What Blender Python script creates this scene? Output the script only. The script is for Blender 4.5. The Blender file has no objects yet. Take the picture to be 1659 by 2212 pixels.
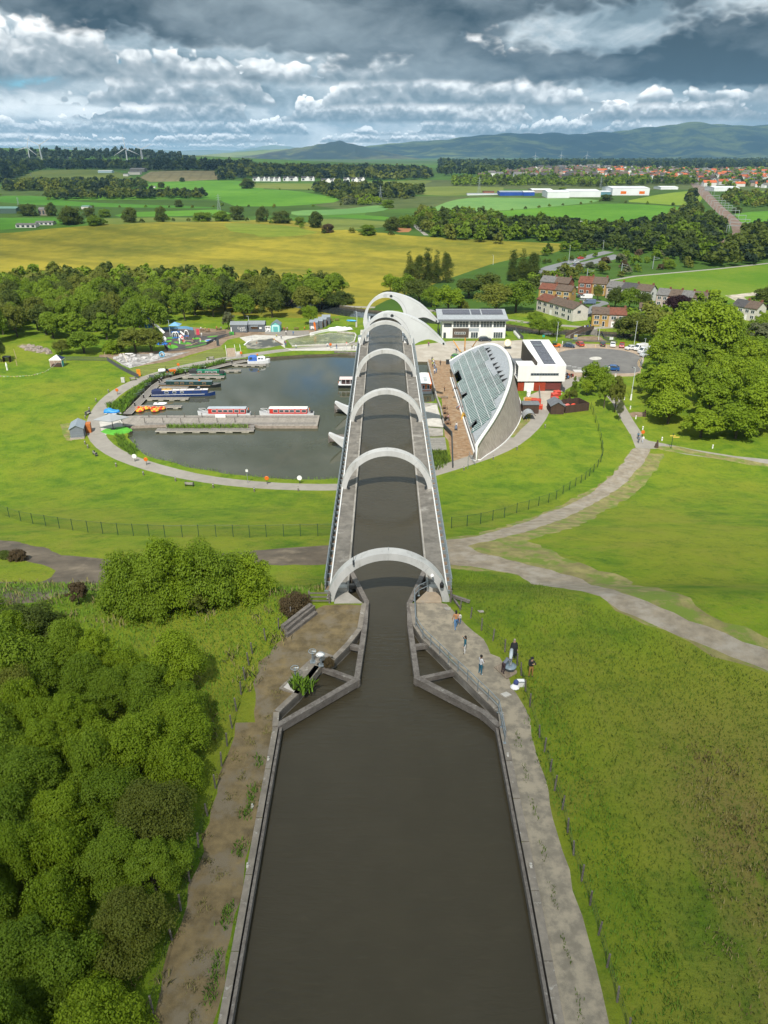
import bpy,math,random
import numpy as np
from mathutils import Vector
from mathutils.geometry import delaunay_2d_cdt
C=bpy.context.scene.collection
SC=bpy.context.scene
R=math.radians
PI=math.pi
rng=random.Random(7)
nrng=np.random.default_rng(11)
# camera
CAMZ=61.4;FPX=1620.0;TH=math.atan(776.0/FPX)
cd=bpy.data.cameras.new('camera');cam=bpy.data.objects.new('camera',cd);C.objects.link(cam)
cam.location=(0,0,CAMZ);cam.rotation_euler=(PI/2-TH,0,0)
cd.sensor_fit='VERTICAL';cd.sensor_height=36;cd.lens=36*FPX/2212
cd.clip_start=0.5;cd.clip_end=60000
SC.camera=cam
SUN_EL,SUN_AZ=R(52),R(190)
SUN=Vector((math.sin(SUN_AZ)*math.cos(SUN_EL),math.cos(SUN_AZ)*math.cos(SUN_EL),math.sin(SUN_EL)))
sl=bpy.data.lights.new('sun','SUN');sl.energy=4.4;sl.angle=R(0.5);sl.color=(1,.95,.86)
so=bpy.data.objects.new('sun',sl);C.objects.link(so);so.rotation_euler=SUN.to_track_quat('Z','Y').to_euler()
SC.view_settings.view_transform='Standard';SC.view_settings.look='None'
SC.view_settings.gamma=1;SC.view_settings.exposure=0.5
SC.cycles.max_bounces=6;SC.cycles.diffuse_bounces=2;SC.cycles.glossy_bounces=3
SC.cycles.transmission_bounces=3;SC.cycles.transparent_max_bounces=8;SC.cycles.volume_bounces=0
SC.cycles.caustics_reflective=False;SC.cycles.caustics_refractive=False
SC.cycles.use_denoising=True
# pixel -> world (photo displayed 1659 x 2212)
_c,_s=math.cos(TH),math.sin(TH)
def ray(x,y):
 u=(x-829.5)/FPX;v=(1106-y)/FPX
 return(u,_c+v*_s,-_s+v*_c)
def G(x,y,z=0.0):
 d=ray(x,y);t=(z-CAMZ)/d[2]
 return Vector((d[0]*t,d[1]*t,z))
def onplane(x,y,p0,n):
 d=Vector(ray(x,y));o=Vector((0,0,CAMZ));n=Vector(n)
 t=(Vector(p0)-o).dot(n)/d.dot(n)
 return o+d*t
def ztop(Y,y):
 d=ray(829.5,y);return CAMZ+d[2]*Y/d[1]
def pxm(Y,z=0):
 return FPX/(Y*_c+(CAMZ-z)*_s)
WIN=dict(w1=(1200,1100,1000),w2=(200,1200,1250),w3=(2000,1000,1072),w4=(0,450,1536),w5=(1536,450,1536),w6=(1000,2050,1200),b1=(900,1200,600),b2=(400,1200,600),b3=(500,1400,600),b4=(1650,1250,600),b5=(2000,1250,650),b6=(1600,2250,650),b7=(1050,2250,700),b8=(2150,1050,922),c1=(0,1300,700),c2=(0,2000,1400),c3=(0,2900,1400),c4=(1700,2900,1372),c5=(1700,1700,1372),c6=(0,500,1000),c7=(900,550,1100),c8=(1900,600,1172),d=(0,0,3072))
def px(w,x,y):
 a,b,s=WIN[w];s/=1659.0
 return((a+x*s)/1.85172,(b+y*s)/1.85172)
 # terrain
_py=np.array([-200,52,58.5,62.5,70,82,95,110,124,136,146,165,1e6])
_pz=np.array([25.,25,25,23.2,19.2,16.6,12.6,7.2,3.0,.9,.2,0,0])
_ty=np.arange(-200,260,.5);_tz=np.interp(_ty,_py,_pz)
_k=np.hanning(9);_k/=_k.sum();_tz=np.convolve(np.pad(_tz,4,'edge'),_k,'valid')
def gb(X,Y,x,y,a,sx,sy):return a*np.exp(-((X-x)/sx)**2-((Y-y)/sy)**2)
def ZT(X,Y):
 X=np.asarray(X,float);Y=np.asarray(Y,float)
 z=np.interp(Y,_ty,_tz)
 z=z+gb(X,Y,-60,640,7,190,70)+gb(X,Y,-330,690,10,170,80)+gb(X,Y,120,560,3,120,60)
 z=z+gb(X,Y,-1900,3700,82,1500,800)+gb(X,Y,-700,2300,16,700,350)+gb(X,Y,300,1250,6,260,160)
 z=z+gb(X,Y,900,1350,9,300,220)+gb(X,Y,-500,1350,5,300,130)+gb(X,Y,-140,250,3,60,60)
 return z
def zt(x,y):return float(ZT(x,y))
def GT(x,y):
 d=ray(x,y)
 z=0.0
 if d[2]>=-1e-4:d=(d[0],d[1],-0.004)
 p=G(x,y,25.0)if y>1150 else None
 lo,hi=5.0,26000.0
 t=lo/d[1];step=1.012;prev=t
 while t*d[1]<hi:
  X,Y,Zz=d[0]*t,d[1]*t,CAMZ+d[2]*t
  if Zz<zt(X,Y):
   a,b=prev,t
   for _ in range(22):
    m=(a+b)/2
    if CAMZ+d[2]*m<zt(d[0]*m,d[1]*m):b=m
    else:a=m
   return Vector((d[0]*b,d[1]*b,zt(d[0]*b,d[1]*b)))
  prev=t;t*=step
 return Vector((d[0]*t,d[1]*t,zt(d[0]*t,d[1]*t)))
def P(w,x,y):return GT(*px(w,x,y))
def PZ(w,x,y,z):return G(*px(w,x,y),z)
def XY(v):return(v[0],v[1])
# shader helpers
class S:
 def __init__(s,nt,k):s.nt,s.k=nt,k
 def _m(s,op,*o):
  n=s.nt.nodes.new('ShaderNodeMath');n.operation=op
  for i,q in enumerate((s,)+o):
   if isinstance(q,S):s.nt.links.new(q.k,n.inputs[i])
   else:n.inputs[i].default_value=float(q)
  return S(s.nt,n.outputs[0])
 def __add__(s,o):return s._m('ADD',o)
 __radd__=__add__
 def __mul__(s,o):return s._m('MULTIPLY',o)
 __rmul__=__mul__
 def __sub__(s,o):return s._m('SUBTRACT',o)
 def __rsub__(s,o):return(s*-1)+o
 def __truediv__(s,o):return s._m('DIVIDE',o)
 def sm(s,a,b):
  n=s.nt.nodes.new('ShaderNodeMapRange');n.interpolation_type='SMOOTHSTEP'
  s.nt.links.new(s.k,n.inputs[0]);n.inputs[1].default_value=a;n.inputs[2].default_value=b
  return S(s.nt,n.outputs[0])
 def cl(s):
  n=s.nt.nodes.new('ShaderNodeClamp');s.nt.links.new(s.k,n.inputs[0]);return S(s.nt,n.outputs[0])
def setin(nt,sock,v):
 if isinstance(v,S):nt.links.new(v.k,sock)
 elif isinstance(v,bpy.types.NodeSocket):nt.links.new(v,sock)
 elif isinstance(v,(tuple,list))and len(v)==3 and sock.type=='RGBA':sock.default_value=(*v,1)
 else:sock.default_value=v
def nz(nt,vec,scale,detail=4,rough=.55,dist=0):
 n=nt.nodes.new('ShaderNodeTexNoise');n.inputs['Scale'].default_value=scale
 n.inputs['Detail'].default_value=detail;n.inputs['Roughness'].default_value=rough;n.inputs['Distortion'].default_value=dist
 if vec is not None:nt.links.new(vec,n.inputs['Vector'])
 return S(nt,n.outputs[0])
def mixc(nt,f,a,b):
 n=nt.nodes.new('ShaderNodeMix');n.data_type='RGBA'
 setin(nt,n.inputs[0],f);setin(nt,n.inputs[6],a);setin(nt,n.inputs[7],b)
 return n.outputs[2]
def comb(nt,x,y,z):
 n=nt.nodes.new('ShaderNodeCombineXYZ')
 for i,q in enumerate((x,y,z)):setin(nt,n.inputs[i],q)
 return n.outputs[0]
def sep(nt,v):
 n=nt.nodes.new('ShaderNodeSeparateXYZ');nt.links.new(v,n.inputs[0])
 return[S(nt,o)for o in n.outputs]
MATS={}
def newmat(name):
 m=bpy.data.materials.new(name);m.use_nodes=True;nt=m.node_tree
 return m,nt,nt.nodes['Principled BSDF'],nt.nodes.new('ShaderNodeTexCoord').outputs['Object']
def M(name,col=None,rough=.7,var=.16,sc=1.5,bump=0.,bs=None,metal=0.,col2=None,c2=(.5,.62),sc2=.6,spec=.4,coat=0,stretch=None):
 if name in MATS:return MATS[name]
 m,nt,b,tc=newmat(name)
 if stretch:
  mp=nt.nodes.new('ShaderNodeMapping');mp.inputs['Scale'].default_value=stretch
  nt.links.new(tc,mp.inputs[0]);tc=mp.outputs[0]
 f=nz(nt,tc,sc,5,.62).sm(.28,.72)
 lo=tuple(c*(1-var)for c in col);hi=tuple(min(1,c*(1+var))for c in col)
 o=mixc(nt,f,lo,hi)
 if col2:o=mixc(nt,nz(nt,tc,sc2,6,.65).sm(*c2),o,col2)
 nt.links.new(o,b.inputs['Base Color'])
 setin(nt,b.inputs['Roughness'],(f-.5)*.12+rough)
 b.inputs['Metallic'].default_value=metal;b.inputs['Specular IOR Level'].default_value=spec
 b.inputs['Coat Weight'].default_value=coat
 if bump:
  bn=nt.nodes.new('ShaderNodeBump');bn.inputs['Strength'].default_value=.6;bn.inputs['Distance'].default_value=bump
  nt.links.new(nz(nt,tc,bs or sc*4,4).k,bn.inputs['Height']);nt.links.new(bn.outputs[0],b.inputs['Normal'])
 MATS[name]=m;return m
def stripes(name,a,b,axis=0,freq=6.,duty=.5,rough=.7,var=.25,bump=.0):
 if name in MATS:return MATS[name]
 m,nt,bs,tc=newmat(name)
 c=sep(nt,tc)[axis]*freq
 fl=c._m('FLOOR');fr=c._m('FRACT')
 w=nt.nodes.new('ShaderNodeTexWhiteNoise');w.noise_dimensions='1D';nt.links.new(fl.k,w.inputs['W'])
 f=(S(nt,w.outputs[0])-.5)*var
 g=nz(nt,tc,2.,5).sm(.3,.7)
 line=fr._m('LESS_THAN',duty)
 o=mixc(nt,line,a,b)
 hs=nt.nodes.new('ShaderNodeHueSaturation');nt.links.new(o,hs.inputs['Color'])
 setin(nt,hs.inputs['Value'],f+(g-.5)*.3+1)
 nt.links.new(hs.outputs[0],bs.inputs['Base Color']);bs.inputs['Roughness'].default_value=rough
 MATS[name]=m;return m
 # world: Nishita sky behind a procedural cloud deck
W=bpy.data.worlds.new('World');SC.world=W;W.use_nodes=True
nt=W.node_tree;bg=nt.nodes['Background']
def build_world():
 sky=nt.nodes.new('ShaderNodeTexSky');sky.sky_type='NISHITA';sky.sun_disc=False
 sky.sun_elevation=SUN_EL;sky.sun_rotation=SUN_AZ;sky.air_density=1.2;sky.dust_density=.6
 d=nt.nodes.new('ShaderNodeTexCoord').outputs['Generated']
 x,y,z=sep(nt,d)
 az=x._m('ARCTAN2',y);el=z._m('MAXIMUM',0.0)
 lg=(el+.010)._m('LOGARITHM',math.e)
 w_=(nz(nt,comb(nt,az*9.,el*20.,2.),1.0,4)-.5)*.3
 dA=nz(nt,comb(nt,az*4.2+w_,el*9.+w_,3.7),1.0,6,.58);dA2=nz(nt,comb(nt,az*4.2+w_,el*9.+w_+.16,3.7),1.0,4,.58)
 rel=(dA-dA2)*2.2
 b1=nz(nt,comb(nt,az*2.6,el*7.,9.2),1.0,4)
 def blob(X,Y,rx,ry,a):
  dd=Vector(ray(X,Y)).normalized();A=math.atan2(dd.x,dd.y);E=dd.z
  p=(az-A)/(rx/FPX);q=(el-E)/(ry*.46/1000.)
  return((p*p+q*q)*-1)._m('EXPONENT')*a
 dk=None
 for q in((560,10,360,85,1.15),(860,50,190,85,1.0),(110,-10,170,70,.8),(1280,150,320,58,1.0),(1600,140,170,75,1.0),(1240,-10,240,50,.6),(1000,125,90,30,.35),(330,95,200,30,.3),(1520,30,180,60,.6),(170,190,110,22,.42),(560,172,110,36,.45)):
  k=blob(*q);dk=k if dk is None else dk+k
 deck=(b1.sm(.42,.62)*.75)*el.sm(.15,.28)
 dk=dk*(1-el.sm(.22,.34))+deck+(dA-.5)*2.2+(w_*.8)
 bl=(nz(nt,comb(nt,az*16+w_,el*30+w_,5.),1.0,2,.5)-.5)._m('ABSOLUTE')*2+(nz(nt,comb(nt,az*38+w_,el*70+w_,8.),1.0,2,.5)-.5)._m('ABSOLUTE')
 dark=(dk+(bl-.45)*.7).sm(.40,.78)
 lit=(dA.sm(.36,.62)*.32+rel+.20).cl()
 r=nt.nodes.new('ShaderNodeValToRGB');e=r.color_ramp.elements
 e[0].position=.05;e[0].color=(.17,.235,.275,1);e[1].position=.92;e[1].color=(.96,.975,.97,1)
 for p_,c_ in((.28,(.32,.395,.44,1)),(.5,(.55,.61,.635,1)),(.7,(.78,.83,.84,1))):
  q=e.new(p_);q.color=c_
 nt.links.new(lit.k,r.inputs[0])
 r2=nt.nodes.new('ShaderNodeValToRGB');e=r2.color_ramp.elements
 e[0].position=.12;e[0].color=(.030,.050,.066,1);e[1].position=.95;e[1].color=(.27,.325,.355,1)
 nt.links.new((rel*.95+.26+bl*.16+(b1-.5)*1.6+(dA-.5)*.9).cl().k,r2.inputs[0])
 gap=dA.sm(.40,.33)*el.sm(.04,.06)*(b1+az*-.25).sm(.44,.54)
 skyc=nt.nodes.new('ShaderNodeVectorMath');skyc.operation='MULTIPLY';skyc.inputs[1].default_value=(.035,.085,.125)
 nt.links.new(sky.outputs[0],skyc.inputs[0]);cl=mixc(nt,gap,r.outputs[0],skyc.outputs[0])
 for i,(e0,H,k,th)in enumerate(((.004,.008,22,.33),(.011,.013,15,.34),(.020,.022,11,.35),(.033,.036,8,.37),(.050,.056,5.5,.36),(.074,.062,4.5,.40))):
  sd=4.3*i+2.9
  tp=nz(nt,comb(nt,az*k,sd,0.),1.0,1.5,.45).sm(th,th+.2);f=1/(1.05*H)
  wx=(nz(nt,comb(nt,az*f*.6,el*f*.6,sd+30),1.0,2)-.5)*.35
  def lumps(de):
   o=None
   for q_,w in((1.,.52),(2.1,.29),(4.4,.19)):
    q=(nz(nt,comb(nt,az*(f*q_)+wx,(el+de)*(f*q_*1.25)+wx,sd+q_),1.0,1,.5)-.5)._m('ABSOLUTE')*(w*4.2);o=q if o is None else o+q
   return o
  l0=lumps(0);l1=lumps(.17*H);bs=nz(nt,comb(nt,az*(k*1.3),el*(k*4.),sd+9),1.0,4)
  t=(el-e0)/H+(bs-.5)*.22
  d_=tp*.80-t+(l0-.42)*.75
  m_=d_.sm(.0,.09)*t.sm(-.10,.06)*tp.sm(.02,.25)
  lu=(t/(tp+.2)).sm(-.05,.75)*.66+(l0-l1)*.62+(bs-.5)*.6+.14
  rr=nt.nodes.new('ShaderNodeValToRGB');e=rr.color_ramp.elements
  e[0].position=.04;e[0].color=(.165,.215,.245,1);e[1].position=.82;e[1].color=(1.12,1.11,1.08,1);q=e.new(.34);q.color=(.36,.405,.43,1);q=e.new(.58);q.color=(.78,.805,.805,1)
  nt.links.new(lu.cl().k,rr.inputs[0]);cl=mixc(nt,m_*.96,cl,rr.outputs[0])
 cl=mixc(nt,dark,cl,r2.outputs[0])
 hz=el.sm(.016,.0);bank=nz(nt,comb(nt,az*5,el*75,2.0),1.0,5)
 cl=mixc(nt,hz*.8,cl,mixc(nt,(bank+az*.25).sm(.36,.58),(.22,.36,.44),(.60,.69,.72)))
 nt.links.new(cl,bg.inputs['Color'])
 bg.inputs['Strength'].default_value=.95
build_world()
W.cycles.sampling_method='MANUAL';W.cycles.sample_map_resolution=512
# mesh builder
class B:
 def __init__(s):s.v=[];s.f=[];s.m=[];s.ms=[]
 def mi(s,mat):
  if mat not in s.ms:s.ms.append(mat)
  return s.ms.index(mat)
 def add(s,vs,fs,mat):
  o=len(s.v);k=s.mi(mat)
  s.v+=[tuple(p)for p in vs];s.f+=[tuple(i+o for i in f)for f in fs];s.m+=[k]*len(fs)
  return s
 def box(s,x0,y0,z0,x1,y1,z1,mat,rz=0,c=None,bev=0):
  vs=[(x,y,z)for z in(z0,z1)for y in(y0,y1)for x in(x0,x1)]
  if rz:
   cx,cy=c or((x0+x1)/2,(y0+y1)/2);a,b=math.cos(rz),math.sin(rz)
   vs=[(cx+(x-cx)*a-(y-cy)*b,cy+(x-cx)*b+(y-cy)*a,z)for x,y,z in vs]
  return s.add(vs,[(0,2,3,1),(4,5,7,6),(0,1,5,4),(2,6,7,3),(0,4,6,2),(1,3,7,5)],mat)
 def prism(s,poly,z0,z1,mat,top=None):
  n=len(poly);a=z0 if hasattr(z0,'__len__')else[z0]*n;b=z1 if hasattr(z1,'__len__')else[z1]*n
  if sum(poly[i][0]*poly[(i+1)%n][1]-poly[(i+1)%n][0]*poly[i][1]for i in range(n))<0:
   poly=poly[::-1];a=a[::-1];b=b[::-1]
  vs=[(p[0],p[1],h)for p,h in zip(poly,a)]+[(p[0],p[1],h)for p,h in zip(poly,b)]
  s.add(vs,[tuple(range(n))[::-1]]+[(i,(i+1)%n,n+(i+1)%n,n+i)for i in range(n)],mat)
  return s.add([(p[0],p[1],h)for p,h in zip(poly,b)],[tuple(range(n))],top or mat)
 def tube(s,pts,r,mat,n=6,r1=None,cap=True):
  pts=[Vector(p)for p in pts];k=len(pts);rs=r if hasattr(r,'__len__')else[r+((r1 if r1 is not None else r)-r)*i/max(1,k-1)for i in range(k)]
  vs=[];t0=None
  for i,p in enumerate(pts):
   t=((pts[min(i+1,k-1)]-pts[max(i-1,0)])).normalized()
   a=t.cross(Vector((0,0,1))if abs(t.z)<.95 else Vector((0,1,0))).normalized()
   if t0 is not None and a.dot(t0)<0:a=-a
   t0=a;b=t.cross(a)
   for j in range(n):
    q=2*PI*j/n;vs.append(p+(a*math.cos(q)+b*math.sin(q))*rs[i])
  fs=[(i*n+j,i*n+(j+1)%n,(i+1)*n+(j+1)%n,(i+1)*n+j)for i in range(k-1)for j in range(n)]
  if cap:fs+=[tuple(range(n))[::-1],tuple((k-1)*n+j for j in range(n))]
  return s.add(vs,fs,mat)
 def bar(s,a,b,w,h,mat):
  a,b=Vector(a),Vector(b);t=(b-a).normalized()
  u=t.cross(Vector((0,0,1)))if abs(t.z)<.98 else Vector((1,0,0));u.normalize();n=u.cross(t)
  vs=[p+u*(i*w/2)+n*(j*h/2)for p in(a,b)for i,j in((-1,-1),(1,-1),(1,1),(-1,1))]
  return s.add(vs,[(0,1,2,3),(7,6,5,4),(0,4,5,1),(1,5,6,2),(2,6,7,3),(3,7,4,0)],mat)
 def lathe(s,prof,mat,n=12,c=(0,0,0),ax=2):
  vs=[]
  for r,h in prof:
   for j in range(n):
    q=2*PI*j/n;p=[r*math.cos(q),r*math.sin(q)]
    p.insert(ax,h)if ax!=1 else p.insert(1,h)
    vs.append((p[0]+c[0],p[1]+c[1],p[2]+c[2]))
  k=len(prof)
  fs=[(i*n+j,i*n+(j+1)%n,(i+1)*n+(j+1)%n,(i+1)*n+j)for i in range(k-1)for j in range(n)]
  return s.add(vs,fs+[tuple(range(n))[::-1],tuple((k-1)*n+j for j in range(n))],mat)
 def loft(s,rings,mat,cap=True,closed=True):
  n=len(rings[0]);vs=[p for r in rings for p in r];k=len(rings)
  m=n if closed else n-1
  fs=[(i*n+j,i*n+(j+1)%n,(i+1)*n+(j+1)%n,(i+1)*n+j)for i in range(k-1)for j in range(m)]
  if cap and closed:fs+=[tuple(range(n))[::-1],tuple((k-1)*n+j for j in range(n))]
  return s.add(vs,fs,mat)
 def ball(s,c,r,mat,n=8,k=6,sq=(1,1,1)):
  vs=[(c[0],c[1],c[2]-r*sq[2])]
  for i in range(1,k):
   a=PI*i/k-PI/2
   for j in range(n):
    q=2*PI*j/n;vs.append((c[0]+r*sq[0]*math.cos(a)*math.cos(q),c[1]+r*sq[1]*math.cos(a)*math.sin(q),c[2]+r*sq[2]*math.sin(a)))
  vs.append((c[0],c[1],c[2]+r*sq[2]));L=len(vs)-1
  fs=[(0,1+(j+1)%n,1+j)for j in range(n)]
  for i in range(k-2):fs+=[(1+i*n+j,1+i*n+(j+1)%n,1+(i+1)*n+(j+1)%n,1+(i+1)*n+j)for j in range(n)]
  fs+=[(L,1+(k-2)*n+j,1+(k-2)*n+(j+1)%n)for j in range(n)]
  return s.add(vs,fs,mat)
 def mesh(s,name,smooth=False):
  me=bpy.data.meshes.new(name);me.from_pydata(s.v,[],s.f)
  for m in s.ms:me.materials.append(m)
  me.polygons.foreach_set('material_index',s.m)
  me.validate();me.update()
  if smooth:me.shade_smooth()
  return me
 def build(s,name,parent=None,smooth=False,loc=None):
  return link(name,s.mesh(name,smooth),parent,loc)
def link(name,me,parent=None,loc=None):
 o=bpy.data.objects.new(name,me);C.objects.link(o)
 if parent:o.parent=parent
 if loc is not None:o.location=loc
 return o
def tag(o,label,cat=None,group=None,kind=None):
 if label:o['label']=label
 if cat:o['category']=cat
 if group:o['group']=group
 if kind:o['kind']=kind
 return o
def thing(name,label,cat,loc=(0,0,0),rz=0,group=None):
 o=bpy.data.objects.new(name,None);o.empty_display_size=.3;C.objects.link(o)
 o.location=loc;o.rotation_euler=(0,0,rz)
 return tag(o,label,cat,group)
def one(b,name,label,cat,loc=(0,0,0),rz=0,group=None,smooth=False):
 o=b.build(name,None,smooth,loc);o.rotation_euler=(0,0,rz);return tag(o,label,cat,group)
def struct(o):o['kind']='structure';return o
KIDS={}
def copy_tree(o,parent=None):
 c=o.copy();C.objects.link(c)
 if parent:c.parent=parent
 for ch in o.children:copy_tree(ch,c)
 return c
def dup(o,loc,rz=0,label=None,group=None,sc=None):
 c=copy_tree(o);c.location=loc;c.rotation_euler=(0,0,rz)
 if sc:c.scale=(sc,sc,sc)
 if label:c['label']=label
 if group:c['group']=group
 return c
def inpoly(X,Y,poly):
 X=np.asarray(X);Y=np.asarray(Y);r=np.zeros(X.shape,bool);n=len(poly)
 for i in range(n):
  x0,y0=poly[i][:2];x1,y1=poly[(i+1)%n][:2]
  if y0==y1:continue
  c=((y0>Y)!=(y1>Y))&(X<(x1-x0)*(Y-y0)/(y1-y0)+x0)
  r^=c
 return r
def dens(poly,step,jit=0,closed=True):
 out=[];n=len(poly)
 for i in range(n if closed else n-1):
  a=Vector(poly[i][:2]);b=Vector(poly[(i+1)%n][:2]);L=(b-a).length
  dist=max(60,((a+b)/2).length);st=step*max(1,dist/120);k=max(1,int(L/st))
  nn=Vector((-(b-a).y,(b-a).x));nn=nn.normalized()if L>0 else nn
  for j in range(k):
   q=a.lerp(b,j/k)
   if jit:q=q+nn*rng.uniform(-jit,jit)*min(6,max(1,dist/120))
   out.append((q.x,q.y))
 if not closed:out.append(tuple(poly[-1][:2]))
 return out
def smoothline(pts,it=2,closed=False):
 for _ in range(it):
  o=[];n=len(pts)
  if not closed:o.append(pts[0])
  for i in range(n if closed else n-1):
   a=Vector(pts[i]);b=Vector(pts[(i+1)%n]);o+=[tuple(a.lerp(b,.25)),tuple(a.lerp(b,.75))]
  if not closed:o.append(pts[-1])
  pts=o
 return pts
def strip(line,w):
 n=len(line);ws=w if hasattr(w,'__len__')else[w]*n;l=[];r=[]
 for i in range(n):
  a=Vector(line[max(0,i-1)][:2]);b=Vector(line[min(n-1,i+1)][:2]);t=(b-a).normalized();k=Vector((-t.y,t.x))*ws[min(i,len(ws)-1)]/2
  p=Vector(line[i][:2]);l.append(tuple(p+k));r.append(tuple(p-k))
 return l+r[::-1]
def interp_w(n,ws):return list(np.interp(np.linspace(0,1,n),np.linspace(0,1,len(ws)),ws))
# ground, paths, fields, water
def grass_mat():
 m,nt,b,tc=newmat('grass')
 x,y,z=sep(nt,tc)
 big=nz(nt,tc,.035,5,.6);mid=nz(nt,tc,.22,6,.68,.4);fine=nz(nt,tc,2.4,6,.72)
 mp=nt.nodes.new('ShaderNodeMapping');mp.inputs['Scale'].default_value=(1,.3,1);mp.inputs['Rotation'].default_value=(0,0,.5)
 nt.links.new(tc,mp.inputs[0]);sweep=nz(nt,mp.outputs[0],.9,5,.6,.6)
 c=mixc(nt,mid.sm(.3,.7),(.075,.150,.008),(.150,.215,.012))
 c=mixc(nt,big.sm(.42,.66)*.7,c,(.19,.21,.018))
 rough=y.sm(50,30)*x.sm(13,22)*(mid*.6+sweep*.55+big*.3).sm(.55,.82)
 c=mixc(nt,rough*.85,c,(.19,.135,.05))
 c=mixc(nt,y.sm(150,100)*nz(nt,tc,.12,6,.7,.8).sm(.45,.66)*.5,c,(.20,.20,.03))
 c=mixc(nt,nz(nt,tc,.9,6,.75).sm(.52,.68)*.5,c,(.045,.105,.008));c=mixc(nt,nz(nt,tc,.45,6,.75,1.).sm(.56,.68)*y.sm(130,70)*.45,c,(.20,.20,.03))
 c=mixc(nt,(sweep*.7+fine*.5).sm(.62,.9)*.45,c,(.20,.23,.035))
 c=mixc(nt,(mid*.5+fine*.5).sm(.5,.3)*.65,c,(.032,.075,.008))
 c=mixc(nt,fine.sm(.66,.72)*big.sm(.5,.6)*.5,c,(.35,.36,.16))
 nt.links.new(c,b.inputs['Base Color']);b.inputs['Roughness'].default_value=.85;b.inputs['Specular IOR Level'].default_value=.15
 bn=nt.nodes.new('ShaderNodeBump');bn.inputs['Strength'].default_value=.8;bn.inputs['Distance'].default_value=.22
 nt.links.new((fine+sweep*.6+mid*.8).k,bn.inputs['Height']);nt.links.new(bn.outputs[0],b.inputs['Normal'])
 return m
def farland_mat():
 m,nt,b,tc=newmat('rough_pasture')
 big=nz(nt,tc,.0035,6,.6);mid=nz(nt,tc,.02,6,.68)
 v=nt.nodes.new('ShaderNodeTexVoronoi');v.inputs['Scale'].default_value=.0032;v.inputs['Randomness'].default_value=.9
 nt.links.new(tc,v.inputs['Vector'])
 f=sep(nt,v.outputs['Color'])
 c=mixc(nt,f[0],(.045,.085,.012),(.075,.16,.022))
 c=mixc(nt,f[1].sm(.6,.8),c,(.10,.12,.04))
 c=mixc(nt,mid.sm(.35,.7)*.6,c,(.028,.055,.012))
 nt.links.new(c,b.inputs['Base Color']);b.inputs['Roughness'].default_value=.9;b.inputs['Specular IOR Level'].default_value=.1
 return m
def field_mat(name,a,bb,sc=.02,rows=None,bump=0):
 m,nt,b,tc=newmat(name)
 big=nz(nt,tc,sc,5,.6,.3);fine=nz(nt,tc,sc*14,5,.65)
 f=(big*.7+fine*.35).sm(.38,.68)
 c=mixc(nt,f,a,bb)
 if rows:
  ang,fr=rows
  x,y,z=sep(nt,tc)
  q=((x*math.cos(ang)+y*math.sin(ang)+(big-.5)*25)*fr)._m('SINE')
  c=mixc(nt,q.sm(.55,.95)*.3,c,tuple(k*.6 for k in a))
 nt.links.new(c,b.inputs['Base Color']);b.inputs['Roughness'].default_value=.9;b.inputs['Specular IOR Level'].default_value=.1
 if bump:
  bn=nt.nodes.new('ShaderNodeBump');bn.inputs['Strength'].default_value=.5;bn.inputs['Distance'].default_value=bump
  nt.links.new(fine.k,bn.inputs['Height']);nt.links.new(bn.outputs[0],b.inputs['Normal'])
 return m
def water_mat(name,col,rough,bump,sc,stretch=(1,1,1),streak=None):
 m,nt,b,tc=newmat(name)
 mp=nt.nodes.new('ShaderNodeMapping');mp.inputs['Scale'].default_value=stretch;nt.links.new(tc,mp.inputs[0])
 n1=nz(nt,mp.outputs[0],sc,4,.55,.5);n2=nz(nt,tc,sc*.22,4,.5)
 c=mixc(nt,n2.sm(.3,.7),tuple(k*.96 for k in col),tuple(k*1.04 for k in col))
 c=mixc(nt,n1.sm(.55,.75)*.22,c,tuple(k*1.45 for k in col))  # ripple sheen put into the base colour as lighter bands
 if streak:c=mixc(nt,nz(nt,tc,.06,7,.62,1.2).sm(.56,.70)*.55,c,streak)
 nt.links.new(c,b.inputs['Base Color'])
 b.inputs['Roughness'].default_value=rough;b.inputs['IOR'].default_value=1.33;b.inputs['Specular IOR Level'].default_value=.5
 bn=nt.nodes.new('ShaderNodeBump');bn.inputs['Strength'].default_value=.35;bn.inputs['Distance'].default_value=bump
 Y_=sep(nt,tc)[1];calm=nz(nt,tc,.12,4,.6).sm(.3,.7)*.5+.5+(Y_.sm(38,45)*Y_.sm(56,50)*2.2 if name=='dark_water' else 0)
 nt.links.new((n1*calm).k,bn.inputs['Height']);nt.links.new(bn.outputs[0],b.inputs['Normal'])
 return m
GRASS=grass_mat()
GRAVEL=M('gravel_path',(.215,.188,.145),.9,.16,1.6,.02,30,col2=(.32,.275,.205),c2=(.42,.64),sc2=.8)
TRACK=M('dirt_track',(.23,.195,.145),.92,.22,.8,.05,8,col2=(.30,.27,.225),c2=(.42,.7),sc2=.5)
MUD=M('mud_track',(.105,.085,.062),.9,.3,.35,.05,6,col2=(.19,.155,.11),c2=(.5,.7),sc2=.3)
DRYPATH=M('dry_grass_path',(.150,.112,.055),.9,.35,1.1,.03,14,col2=(.165,.135,.09),c2=(.45,.62),sc2=.45)
WORN=M('worn_verge',(.20,.18,.065),.9,.3,.5,.04,8,col2=(.12,.17,.02),c2=(.46,.6),sc2=.35)
ASPH=M('tarmac',(.135,.13,.125),.85,.12,.4,.006,40,col2=(.17,.165,.155),c2=(.45,.7),sc2=.12)
PATHT=M('blockpave_path',(.255,.235,.205),.85,.1,.5,.006,20,col2=(.29,.27,.235),c2=(.45,.7),sc2=.2)
PLAZA=M('plaza_paving',(.36,.32,.265),.8,.1,.3,col2=(.42,.385,.33),c2=(.45,.65),sc2=.15)
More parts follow.
